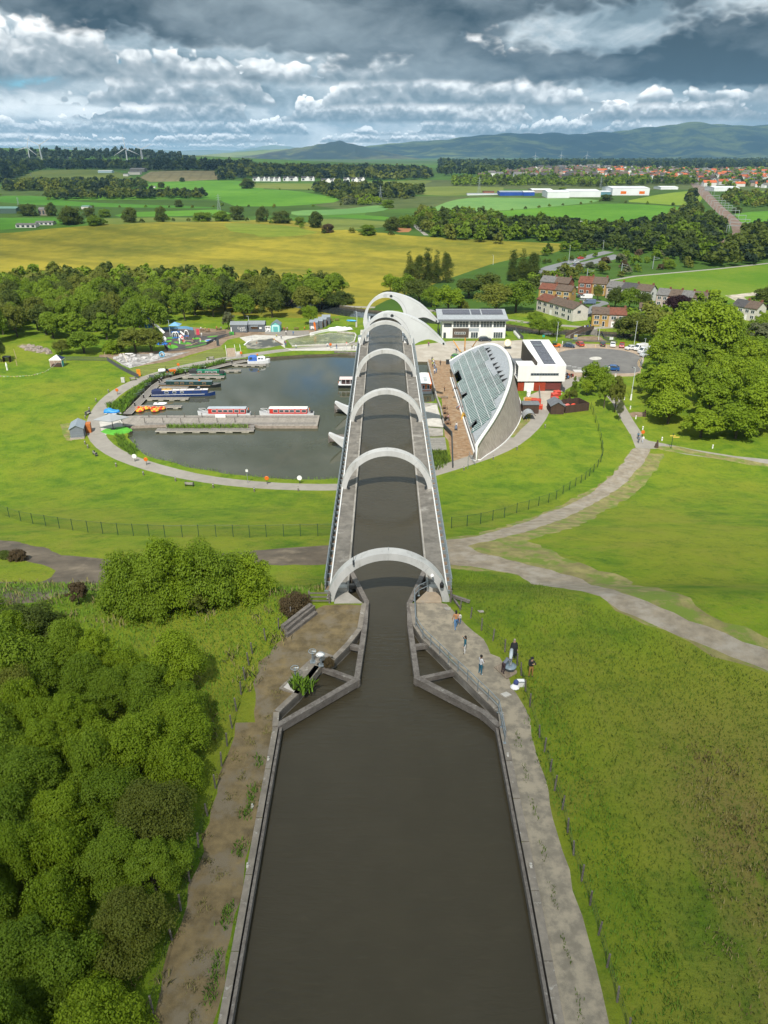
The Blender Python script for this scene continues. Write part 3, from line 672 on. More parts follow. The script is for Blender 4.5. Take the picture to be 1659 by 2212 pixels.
def hoop(root,y,dep=1.15,Ro=5.57,Ri=4.93,cz=24.3,zf=24.0,name='hoop'):
 n=40;rings=[]
 for i in range(n+1):
  a=PI*i/n;ca,sa=math.cos(a),math.sin(a)
  rings.append([(ACX+Ro*ca,y,cz+Ro*sa),(ACX+Ri*ca,y-.04,cz+Ri*sa),(ACX+Ri*ca,y+dep,cz+Ri*sa),(ACX+Ro*ca,y+dep,cz+Ro*sa)])
 rings.insert(0,[(ACX+Ro,y,zf),(ACX+Ri,y-.04,zf),(ACX+Ri,y+dep,zf),(ACX+Ro,y+dep,zf)])
 rings.append([(ACX-Ro,y,zf),(ACX-Ri,y-.04,zf),(ACX-Ri,y+dep,zf),(ACX-Ro,y+dep,zf)])
 b=B().loft(rings,WHITEC)
 h=wpart(b,name,root)
 for a in(50,90,130):
  s=B()
  a=R(a);s.bar((ACX+Ri*math.cos(a),y-.045,cz+Ri*math.sin(a)),(ACX+Ro*math.cos(a),y-.006,cz+Ro*math.sin(a)),.02,.02,SEAM);s.build('casting_joint',h)
 s=B().tube([(ACX+.02,y+.6,cz+Ro),(ACX+.02,y+.6,cz+Ro+.35)],.02,STEEL,4);s.build('finial',h)
 return h
for i,y in enumerate(ARY):
 hoop(aq,y,zf=24.9 if i==0 else 23.0)
 if i:
  b=B();g=zt(0,y)
  for sx in(-1,1):
   rings=[]
   for t in np.linspace(0,1,9):
    z=23-t*(23-g+.5);w=5.2-3.2*math.sin(t*PI/2)if t<1 else 2.0
    rings.append([(ACX+sx*(w+.4),y,z),(ACX+sx*max(0,w-.9-t*1.1),y,z),(ACX+sx*max(0,w-.9-t*1.1),y+1.35,z),(ACX+sx*(w+.4),y+1.35,z)])
   b.loft(rings,WHITEC)
  wpart(b,'pier',aq)
TAN=M('tan_concrete',(.34,.27,.195),.9,.15,.8,.01,20,col2=(.30,.26,.21),c2=(.5,.7))
b=B();b.prism([XY(PZ('b6',*q,25))for q in((290,280),(415,280),(425,412),(150,412))],24.6,25.06,TAN);wpart(b,'ramp',aq)
b=B();b.prism([XY(PZ('b7',*q,25))for q in((690,275),(795,275),(945,385),(680,392))],24.6,25.06,CONC);wpart(b,'ramp',aq)
for x0,x1 in((-5.0,-3.4),(4.15,5.7)):
 b=B().box(x0,58.9,24.6,x1,59.5,25.5,CONCL).box(x0+.2,59.9,25.0,x1-.2,60.3,25.25,CONC);wpart(b,'step',aq)
p=onplane(*px('w6',1060,395),(0,57.3,0),(0,1,0))
b=B().lathe([(.08,-.28),(.17,-.24),(.2,.1),(.12,.22),(.05,.34),(.02,.5)],BLACK,8,(p.x,57.12,p.z));wpart(b,'lantern',aq)
p=onplane(*px('w6',1008,335),(0,57.3,0),(0,1,0))
b=B().tube([(p.x,57.4,p.z-.15),(p.x,57.0,p.z),(p.x-.05,56.7,p.z+.12)],[.05,.07,.15],WHITE,8);wpart(b,'loudspeaker',aq)
p=onplane(*px('w6',572,280),(0,57.3,0),(0,1,0))
b=B().tube([(p.x,57.2,p.z),(p.x,57.2,p.z+1.75)],.03,DARK,5).box(p.x-.07,57.1,p.z-.1,p.x+.07,57.3,p.z+.3,DARK);wpart(b,'aerial_mast',aq)
for sx in(-1,1):
 for y in ARY[1:]:
  b=B().box(ACX+sx*4.62-.12,y-.2,25.0,ACX+sx*4.62+.12,y+.1,25.35,DARK);wpart(b,'floodlight',aq)
  # the rotating boat lift
lift=thing('boat_lift','giant white rotating boat lift with ring tops and hooked beaks','boat lift',(ACX,175,0))
NA,FA=163.0,187.2
def arm_outline():
 W1=[(400,465),(405,415),(422,365),(455,315),(503,270),(562,243),(630,245),(700,262),(755,282),(800,305),(840,330),(880,365),(915,398),(942,427),(965,452),(970,461),(964,467),(950,464),(920,448),(880,431),(860,427),(840,428),(815,434),(790,444),(765,457),(745,475)]
 o=[]
 for q in W1:
  v=onplane(*px('w1',*q),(0,NA,0),(0,1,0));o.append((v.x-ACX,v.z-25))
 return smoothline(o,1)
AO=arm_outline();AXZ=-11.6
side=[(AO[-1][0],-1.5),(5.2,-4.0),(4.0,-7.0),(3.3,-9.5),(3.1,AXZ)]
half=AO+side
full=half+[(-x,2*AXZ-z)for x,z in half[:-1]]+[(-3.1,AXZ),(-3.3,AXZ+2.1),(-4.0,AXZ+4.6),(-5.2,AXZ+7.6),(AO[0][0],-1.8)][:0]
hole=[(math.cos(2*PI*i/36)*4.5,math.sin(2*PI*i/36)*4.5+.1)for i in range(36)]
hole2=[(-x,2*AXZ-z)for x,z in hole]
def arm(y,th=1.3):
 vs=[];es=[]
 for p in(full,hole,hole2):
  o=len(vs);vs+=p;es+=[(o+i,o+(i+1)%len(p))for i in range(len(p))]
 r=delaunay_2d_cdt([Vector(v)for v in vs],es,[],0,1e-5,False)
 V=[(v.x,v.y)for v in r[0]];b=B()
 T=[t for t in r[2]];cx=np.array([[sum(V[i][0]for i in t)/3,sum(V[i][1]for i in t)/3]for t in T])
 k=inpoly(cx[:,0],cx[:,1],full)&~inpoly(cx[:,0],cx[:,1],hole)&~inpoly(cx[:,0],cx[:,1],hole2)
 T=[tuple(t)for t,q in zip(T,k)if q]
 b.add([(ACX+x,y,25+z)for x,z in V],[t[::-1]if(V[t[1]][0]-V[t[0]][0])*(V[t[2]][1]-V[t[0]][1])-(V[t[2]][0]-V[t[0]][0])*(V[t[1]][1]-V[t[0]][1])<0 else t for t in T],WHITES)
 b.add([(ACX+x,y+th,25+z)for x,z in V],T,WHITES)
 for p in(full,hole,hole2):
  n=len(p);b.add([(ACX+x,yy,25+z)for yy in(y,y+th)for x,z in p],[(i,(i+1)%n,n+(i+1)%n,n+i)for i in range(n)],WHITES)
 a=wpart(b,'arm',lift)
 s=B()
 for rr in(5.25,):
  s.tube([(ACX+rr*math.cos(t),y-.01,25.1+rr*math.sin(t))for t in np.linspace(-.15,PI*.52,26)],.03,SEAM,4)
 s.tube([(ACX+AO[i][0]*.965,y-.01,25+AO[i][1]*.94)for i in range(16,30)],.028,SEAM,4)
 for k in range(5):s.box(ACX-.55,y-.015,29.75+.12*k,ACX+.35,y,29.79+.12*k,SEAM)
 s.build('panel_seam',a)
 tip=AO[30]
 s=B().lathe([(.22,0),(.22,.12),(.12,.16)],DARK,10,(ACX+tip[0]-.55,y-.14,25+tip[1]+.12),1);s.build('bolt_cap',a)
 s=B().lathe([(.3,0),(.26,.1)],DARK,12,(ACX+1.35,y-.1,30.0),1).box(ACX+1.0,y-.12,29.85,ACX+1.7,y-.02,29.98,DARK);s.build('lamp',a)
arm(NA);arm(FA)
b=B().lathe([(1.9,NA+1.3),(1.9,FA)],WHITES,24,(ACX,0,25+AXZ),1);wpart(b,'axle',lift,True)
for zz in(25,25+2*AXZ):
 b=B().box(-3.85,NA+1.4,zz-2.6,-3.37,FA+.2,zz+.12,WHITES).box(4.07,NA+1.4,zz-2.6,4.55,FA+.2,zz+.12,WHITES).box(-3.85,NA+1.4,zz-3,4.55,FA+.2,zz-2.6,WHITES)
 b.box(-3.37,FA+.4,zz-2.6,4.07,FA+.6,zz+.15,DARK)
 g=wpart(b,'gondola',lift)
 s=B()
 for x in(-3.75,4.45):
  s.tube([(x,NA+2,zz+.9),(x,FA,zz+.9)],.035,STEEL,5)
  for k in range(12):s.tube([(x,NA+2+k*2,zz),(x,NA+2+k*2,zz+.9)],.03,STEEL,4)
 s.build('handrail',g,False,(0,0,0))
for x in(-4.8,4.9):
 for q in(-.35,.35):b=B().box(x+q-.3,158.9,25.0,x+q+.3,160.2,26.1+q*.6,WHITE);wpart(b,'docking_cabinet',lift)
 b=B().box(x-.8,160.25,25.0,x+.8,160.31,26.4,STEEL);wpart(b,'docking_screen',lift)
for w,q,lab in(('w1',[(190,1062),(312,1062),(318,1095),(192,1095)],'dark timber landing stage under the nearer hook tip of the lift'),('w1',[(230,868),(300,868),(330,900),(232,900)],'dark timber landing stage under the farther hook tip of the lift')):
 pts=[XY(PZ(w,x,y,.1))for x,y in q];c=Vector((sum(p[0]for p in pts)/4,sum(p[1]for p in pts)/4,0))
 t=thing('landing_stage',lab,'landing stage',c)
 B().prism([(p[0]-c.x,p[1]-c.y)for p in pts],-.3,.25,TIMBER).build('deck',t)
 for p in pts:B().tube([(p[0]-c.x,p[1]-c.y,-.9),(p[0]-c.x,p[1]-c.y,.6)],.16,TIMBER,6).build('pile',t)
def wall(pts,z0,z1,w,m,name,lab,cat='wall',grp=None):
 c=Vector((*pts[0][:2],z0));b=B()
 for a,q in zip(pts[:-1],pts[1:]):
  b.bar((a[0]-c.x,a[1]-c.y,(z1-z0)/2),(q[0]-c.x,q[1]-c.y,(z1-z0)/2),w,z1-z0,m)
 return one(b,name,lab,cat,c,0,grp)
wall([XY(PZ('w1',*q,.9))for q in((848,572),(880,700),(910,812),(935,880),(955,985))],-1,.9,.35,CONC,'dock_wall','grey concrete wall along the dock of the orange boat')
wall([XY(PZ('w1',*q,1.2))for q in((955,985),(1008,1040),(1015,1250))],-.2,1.2,.25,DARK,'terrace_wall','dark stepped wall with glass rail along the brown terrace')
t=thing('lift_apron','pale weathered concrete ramps beside the lift dry well','ramp',PZ('w1',870,950,0))
for nm,pts,z0,z1,m in(('ramp',[(815,905),(905,880),(940,960),(950,1010),(820,1000)],[.2,.2,.2,.2,.2],[1.3,1.2,.4,.4,.5],CONCL),('ramp',[(820,1010),(950,1020),(950,1065),(825,1068)],[.1]*4,[.35]*4,CONC),('slab',[(800,845),(912,850),(915,880),(810,900)],[-.8]*4,[.25]*4,CONC),('paving',[(838,1075),(962,1072),(975,1155),(848,1160)],[.0]*4,[.12]*4,stripes('grey_setts',(.26,.25,.22),(.20,.19,.17),1,2.,.8))):
 q=[PZ('w1',*p,.3)for p in pts];B().prism([(v.x-t.location.x,v.y-t.location.y)for v in q],z0,z1,m).build(nm,t)
 # timber booms, copings and quay kerbs
def beams(t,pts,w,h,z,m=None,name='beam',rise=0):
 for a,q in zip(pts[:-1],pts[1:]):
  a,q=Vector(a),Vector(q);d=(q-a).normalized()*.18
  B().bar((a.x-t.location.x-d.x,a.y-t.location.y-d.y,z),(q.x-t.location.x+d.x,q.y-t.location.y+d.y,z),w,h,m or TIMBER).build(name,t)
  z+=.004
LB=[PZ('b7',*q,25)for q in((830,70),(985,375),(974,560),(955,710),(893,1115),(150,1545))]
RB=[PZ('b6',*q,25)for q in((262,60),(95,425),(100,640),(175,1180),(850,1530))]+[PZ('w6',1372,1178,25)]
for pts,cross,lab in((LB,[(('b7',870,1100),('b7',595,1000)),(('b7',920,795),('b7',812,775)),(('b7',890,205),('b7',795,210))],'weathered timber guide boom with struts on the bench-less gravel side of the canal'),(RB,[(('b6',190,1180),('b6',565,1100)),(('b6',155,845),('b6',305,825)),(('b6',195,220),('b6',290,225))],'weathered timber guide boom with struts below the steel handrail')):
 lab=lab.replace('bench-less gravel side of the canal','side with the handwheels')
 t=thing('timber_boom',lab,'guide boom',(pts[2].x,pts[2].y,24.4))
 beams(t,[(v.x,v.y)for v in pts],.44,.62,.38)
 for a,q in cross:beams(t,[XY(PZ(*a,25)),XY(PZ(*q,25))],.36,.4,.4,name='strut')
 for v in pts:B().tube([(v.x-t.location.x,v.y-t.location.y,-1.2),(v.x-t.location.x,v.y-t.location.y,.1)],.2,TIMBER,6).build('pile',t)
COPE=M('coping_concrete',(.205,.18,.15),.85,.25,1.3,.012,18,col2=(.34,.32,.285),c2=(.58,.66),sc2=2.2)
def coping(line,side,w,lab):
 t=thing('canal_coping',lab,'canal edge',(line[0][0],line[0][1],24.6))
 P2=[Vector(p)for p in line];L=t.location
 b=B()
 for a,q in zip(P2[:-1],P2[1:]):
  n=(q-a).normalized();n=Vector((-n.y,n.x))*side;k=max(1,int((q-a).length/3.1))
  for j in range(k):
   s_,e_=a.lerp(q,j/k),a.lerp(q,(j+1)/k-.006);h=.46+.012*rng.random()
   b.prism([(s_.x-L.x,s_.y-L.y),(e_.x-L.x,e_.y-L.y),(e_.x+n.x*w-L.x,e_.y+n.y*w-L.y),(s_.x+n.x*w-L.x,s_.y+n.y*w-L.y)],-.6,h,COPE)
 b.build('coping_stone',t)
 b=B()
 for a,q in zip(P2[:-1],P2[1:]):
  n=(q-a).normalized();n=Vector((-n.y,n.x))*-side*.17
  b.bar((a.x+n.x-L.x,a.y+n.y-L.y,.12),(q.x+n.x-L.x,q.y+n.y-L.y,.12),.17,.5,TIMBER)
 b.build('fender_rail',t)
 bl=B()
 return t
coping([(CLN[0][0]-.2,-12.),CLN[0],CLN[1],CL[0]],1,.38,'lichen-spotted concrete coping along the wooded bank of the canal')
coping([(CRN[0][0]+.2,-12.),CRN[0],CRN[1],CR[-1]],-1,.44,'lichen-spotted concrete coping beside the pale towpath')
def kerb(line,side,lab,w=.42):
 c=Vector((*line[0],24.5));b=B()
 for a,q in zip(line[:-1],line[1:]):
  a,q=Vector(a),Vector(q);n=(q-a).normalized();n=Vector((-n.y,n.x))*side*w/2
  b.bar((a.x+n.x-c.x,a.y+n.y-c.y,.3),(q.x+n.x-c.x,q.y+n.y-c.y,.3),w,.68,COPE)
 return one(b,'quay_kerb',lab,'kerb',c)
kerb(CL[:8],1,'mossy stone kerb edging the triangular pools by the handwheels')
kerb(CR[1:],1,'mossy stone kerb edging the pools under the steel handrail')
sl_=[XY(PZ('b7',*q,25.1))for q in((155,1195),(540,838),(672,885),(548,1000),(340,1250))]
t=thing('sluice_slab','grey concrete sluice slab carrying the handwheels','slab',(*sl_[0],24.8))
B().prism([(p[0]-t.location.x,p[1]-t.location.y)for p in sl_],-.2,.34,COPE).build('slab',t)
B().prism([(PZ('b7',*q,25.14).x-t.location.x,PZ('b7',*q,25.14).y-t.location.y)for q in((200,1185),(270,1112),(345,1130),(300,1228))],.3,.37,M('pale_plate',(.52,.49,.46),.8,.1)).build('cover_plate',t)
gear=None
for(x,y),lab in(((312,1105),'grey steel handwheel on a pedestal nearest the pale cover plate'),((477,945),'grey steel handwheel on a pedestal in the middle of the sluice slab'),((556,975),'handwheel wrapped in white cloth at the boom end of the slab')):
 L=PZ('b7',x,y,25.14);g=thing('handwheel',lab,'handwheel',L,0,'sluice handwheels')
 B().box(-.2,-.2,0,.2,.2,.06,STEEL).build('base_plate',g)
 B().tube([(0,0,.05),(0,0,1.0)],[.1,.06],STEEL,8).build('pedestal',g)
 b=B().tube([(.3*math.cos(a),.3*math.sin(a),1.06)for a in np.linspace(0,2*PI,17)],.03,STEEL,5)
 for a in range(5):b.tube([(0,0,1.06),(.3*math.cos(a*1.2566),.3*math.sin(a*1.2566),1.06)],.02,STEEL,4)
 b.build('wheel',g)
 if y==975:B().ball((-.05,0,1.0),.32,M('white_cloth',(.72,.72,.70),.9,.1,6,.03),9,6,(1.1,.9,.45)).build('cloth_wrap',g,True)
for i,(a,q,z,lab)in enumerate(((('b7',188,612),('b7',460,402),25.66,'weathered squared beam lying uppermost on the timber stack'),(('b7',218,640),('b7',485,418),25.45,'pale squared beam in the middle of the timber stack'),(('b7',212,668),('b7',488,446),25.13,'dark squared beam at the bottom of the timber stack'),(('b7',222,695),('b7',505,475),25.13,'low plank-like beam on the gravel beside the timber stack'),(('b7',190,640),('b7',462,430),25.3,'squared beam under the uppermost one in the stack'))):
 A,Q=PZ(*a,z),PZ(*q,z);m_=(A+Q)/2;b=B().bar(A-m_,Q-m_,.34,.3,TIMBER)
 one(b,'timber_beam',lab,'beam',m_,0,'beams stacked beside the gravel')
def wire_fence(bases,z,h,lab,lean=.0,wires=(.35,.65,.95),jit=.1):
 pts=[Vector((*XY(PZ(w,x,y,z)if z else P(w,x,y)),z or 0))for w,x,y in bases]
 for p in pts:
  if not z:p.z=zt(p.x,p.y)
 t=thing('wire_fence',lab,'fence',pts[0])
 tops=[]
 for p in pts:
  q=p-pts[0];hh=h*rng.uniform(.92,1.08);o=Vector((rng.uniform(-jit,jit),rng.uniform(-jit,jit),hh));tops.append((q,o))
  B().tube([q-Vector((0,0,.2)),q+o],[.062,.055],TIMBER,6).build('post',t)
 b=B()
 for wz in wires:
  pl=[q+o*(wz/h)for q,o in tops];b.tube(pl,.007,DARK,3)
 b.build('wire',t)
 return t
wire_fence([('b7',385,435),('b7',268,525),('b7',153,640),('b7',32,745),('c2',1197,728),('c2',1181,783),('c2',1163,853),('c2',1143,922),('c2',1122,1000),('c2',1101,1082),('c2',1077,1165),('c3',1050,195),('c3',1022,300),('c3',985,430),('c3',940,580),('c3',898,740),('c3',858,880),('c3',815,1020),('c3',728,1370),('c3',690,1520)],25,1.15,'old post and wire fence between the near trees and the brown canal verge')
wire_fence([('b6',515,408),('b6',612,490),('b6',720,570),('b6',830,695),('b6',948,800),('b6',1070,915),('b6',1195,1050),('b6',1240,1155),('b6',1283,1315),('b6',1325,1470),('c4',555,60),('c4',577,130),('c4',605,225),('c4',626,318),('c4',663,410),('c4',690,520),('c4',720,630),('c4',757,755),('c4',798,870),('c4',838,1015),('c4',880,1170),('c4',930,1340),('c4',985,1500)],25,1.15,'old post and wire fence between the pale towpath and the rough grass slope')
def mesh_mat():
 m,nt,b,tc=newmat('green_wire_mesh');b.inputs['Base Color'].default_value=(.012,.05,.03,1)
 tr=nt.nodes.new('ShaderNodeBsdfTransparent');mx=nt.nodes.new('ShaderNodeMixShader');out=nt.nodes['Material Output']
 x,y,z=sep(nt,tc)
 setin(nt,mx.inputs[0],((z*9)._m('FRACT'))._m('LESS_THAN',.2)*.35+.08)
 nt.links.new(tr.outputs[0],mx.inputs[1]);nt.links.new(b.outputs[0],mx.inputs[2]);nt.links.new(mx.outputs[0],out.inputs['Surface'])
 return m
GMESH=mesh_mat();GPOST=M('dark_green_post',(.012,.045,.03),.5,.1)
def mesh_fence(bases,h,lab,pw=.07):
 pts=[P(*q)for q in bases];t=thing('mesh_fence',lab,'fence',pts[0])
 for p in pts:B().box(p.x-pts[0].x-pw/2,p.y-pts[0].y-pw/2,p.z-pts[0].z-.2,p.x-pts[0].x+pw/2,p.y-pts[0].y+pw/2,p.z-pts[0].z+h,GPOST).build('post',t)
 b=B();n=len(pts);L=[p-pts[0]for p in pts]
 b.add([(p.x,p.y,p.z+.05)for p in L]+[(p.x,p.y,p.z+h-.1)for p in L],[(i,i+1,n+i+1,n+i)for i in range(n-1)],GMESH)
 b.tube([p+Vector((0,0,h-.1))for p in L],.02,GPOST,4);b.build('mesh_panel',t)
mesh_fence([('c2',x,y)for x,y in((-40,55),(45,82),(100,102),(157,114),(218,124),(283,135),(346,145),(418,154),(488,160),(560,167),(633,170),(708,173),(783,177),(865,176),(943,175),(1025,175),(1106,175),(1184,178),(1263,175),(1345,173),(1425,172),(1507,170),(1580,168))],1.9,'dark green mesh fence crossing the slope on the basin side of the large bush')
mesh_fence([('c5',127,500),('c5',203,490),('c5',268,478),('c5',327,462),('c5',383,448),('c5',443,425),('c5',500,410),('c5',549,392),('c5',597,376),('c5',634,360),('c5',667,335),('c5',698,315),('c5',727,297),('c5',754,282),('c5',775,265),('c5',795,248),('c5',815,228),('c5',835,205),('c5',850,180),('c5',858,150),('c5',852,110),('w3',632,1240),('w3',622,1180),('w3',607,1120),('w3',590,1070),('w3',575,1020),('w3',560,985)],1.9,'dark green mesh fence curving from the aqueduct up to the brown sheds',.09)
hb=[('b6',285,292),('b6',192,338),('b6',146,385),('b6',152,520),('b6',160,665),('b6',232,780),('b6',314,860),('b6',404,945),('b6',494,1035),('b6',590,1125),('b6',687,1215),('b6',792,1320),('b6',896,1420),('w6',1315,1045),('w6',1372,1105),('w6',1390,1185),('w6',1408,1275)]
hp=[PZ(w,x,y,25.05)for w,x,y in hb]
t=thing('handrail','pale steel handrail following the quay edge beside the people','handrail',hp[0])
for p in hp:q=p-hp[0];B().tube([q,q+Vector((0,0,1.12))],.035,STEEL,6).box(q.x-.1,q.y-.1,q.z,q.x+.1,q.y+.1,q.z+.03,STEEL).build('post',t)
for z in(1.1,.58):B().tube([p-hp[0]+Vector((0,0,z))for p in hp],.035,STEEL,6).build('rail',t)
L=PZ('b7',545,385,25)
t=thing('wooden_barrier','three-rail wooden barrier beside the left foot of the first hoop','barrier',L)
for x in(-.95,.85):B().box(x-.07,-.07,-.1,x+.07,.07,1.25,TIMBER).build('post',t)
for z in(.3,.7,1.1):B().box(-1.0,-.1,z-.07,.95,-.07,z+.07,TIMBER).build('rail',t)
A,Q=PZ('b6',520,335,25.5),PZ('b6',712,400,25.2);c=(A+Q)/2;c.z=25
t=thing('leaning_rail','sloping grey timber rail on a post by the right foot of the first hoop','rail',c)
B().bar(A-c,Q-c,.22,.24,TIMBER).build('rail',t);B().box(A.x-c.x-.1,A.y-c.y-.1,-.1,A.x-c.x+.1,A.y-c.y+.1,1.0,TIMBER).build('post',t)
B().bar(A-c+Vector((.25,-.3,-.2)),A-c+Vector((.75,-1.6,-.4)),.14,.14,TIMBER).build('brace',t)
pv=[XY(PZ('b6',*q,25.02))for q in((960,1070),(1040,1030),(1195,1110),(1190,1135),(1090,1192))]
c=PZ('b6',1120,1095,25.0)
b=B().prism([(p[0]-c.x,p[1]-c.y)for p in pv],-.1,.07,stripes('tan_slabs',(.36,.29,.21),(.24,.19,.14),0,2.2,.93));one(b,'paved_square','square of tan paving slabs under the white telescope','paving',c)
t=thing('telescope','white coin telescope on a round grey base that a man bends over','telescope',c+Vector((0,0,.07)))
B().lathe([(.42,0),(.44,.22),(.5,.26),(.5,.33),(.2,.36)],M('slate_steel',(.20,.26,.31),.35,.1),16).build('base',t,True)
B().lathe([(.13,.3),(.12,1.05),(.1,1.12)],WHITE,12).build('pillar',t,True)
b=B().tube([(-.1,-.45,1.32),(0,0,1.34),(.12,.5,1.52)],[.1,.15,.13],M('telescope_grey',(.45,.5,.53),.35,.05),10);b.tube([(.12,.5,1.52),(.14,.6,1.56)],[.15,.15],BLACK,10);b.build('tube',t,True)
for(w,q,z0,z1,m,nm,lab,cat)in(('b6',[(1025,1345),(1085,1322),(1138,1352),(1075,1378)],24.9,25.1,CONCL,'hatch_cover','square pale hatch cover set in the towpath','hatch'),('b6',[(445,458),(515,455),(522,484),(470,488)],24.9,25.06,CONC,'hatch_cover','small grey slab on the towpath near the hoop foot','hatch'),('b6',[(790,488),(850,488),(860,505),(815,508)],24.8,25.06,CONC,'hatch_cover','small grey slab lying in the bright grass','hatch')):
 q=[XY(PZ(w,*p,25.05))for p in q];c=Vector((*q[0],z0));one(B().prism([(p[0]-c.x,p[1]-c.y)for p in q],0,z1-z0,m),nm,lab,cat,c)
t=thing('cool_box','white cool box standing in the grass at the fence','cool box',PZ('b6',1232,1255,25))
B().box(-.26,-.2,0,.26,.2,.36,WHITE).build('body',t);B().box(-.28,-.22,.36,.28,.22,.44,M('lid_white',(.8,.8,.8),.4,.04)).build('lid',t);B().bar((-.24,-.21,.47),(.24,-.21,.47),.05,.05,STEEL).build('handle',t)
t=thing('carrier_bag','white carrier bag with a blue jacket on the path edge','bag',PZ('b6',1172,1280,25))
B().lathe([(.3,0),(.36,.08),(.28,.2),(.12,.3),(.02,.32)],M('white_bag',(.78,.78,.80),.6,.1,5,.02),9).build('bag',t);B().ball((.08,.1,.42),.24,M('blue_cloth',(.05,.07,.20),.9,.2,5,.02),8,6,(.9,.8,1.1)).build('jacket',t,True)
for(w,x,y),lab in((('c3',1272,160),'white mooring bollard on the wooded coping, nearest the boom'),(('c3',1196,385),'small white mooring ring plate on the wooded coping halfway down'),(('c3',1174,665),'white mooring bollard on the wooded coping, farthest from the boom'),(('c4',400,145),'white mooring bollard on the towpath coping, nearest the handrail end'),(('c4',512,680),'white mooring bollard on the towpath coping opposite the rough slope')):
 g=thing('mooring_bollard',lab,'bollard',PZ(w,x,y,25.07),0,'mooring bollards on the canal coping')
 B().lathe([(.10,0),(.08,.05),(.05,.08),(.06,.18),(.02,.2)],CONCL,8).build('post',g);B().box(-.06,-.18,0,.06,.18,.03,CONCL).build('base_plate',g)
 # buildings
GLASS=M('window_glass',(.05,.065,.075),.12,.4,1.2,spec=.6)
RENDER_W=M('white_render',(.70,.70,.69),.75,.05,.6,col2=(.60,.60,.58),c2=(.54,.74),sc2=.5,stretch=(1,1,.25))
CEDAR=stripes('grey_cedar',(.135,.10,.075),(.075,.055,.04),1,3.2,.86,.8,.35)
CEDARX=stripes('grey_cedar_boards',(.135,.10,.075),(.075,.055,.04),0,3.2,.86,.8,.35)
ZINC=stripes('zinc_roof',(.40,.42,.44),(.30,.32,.34),1,1.6,.93,.45,.08)
PV=stripes('solar_panel',(.030,.030,.042),(.08,.08,.10),1,1.0,.94,.25,.3)
BROWNB=stripes('brown_boards',(.10,.052,.032),(.05,.028,.02),0,4,.9,.8,.3)
REDD=stripes('red_door_panel',(.40,.055,.018),(.27,.035,.012),0,4,.85,.55,.15)
SLATEG=M('grey_felt',(.13,.14,.155),.8,.15,1.)
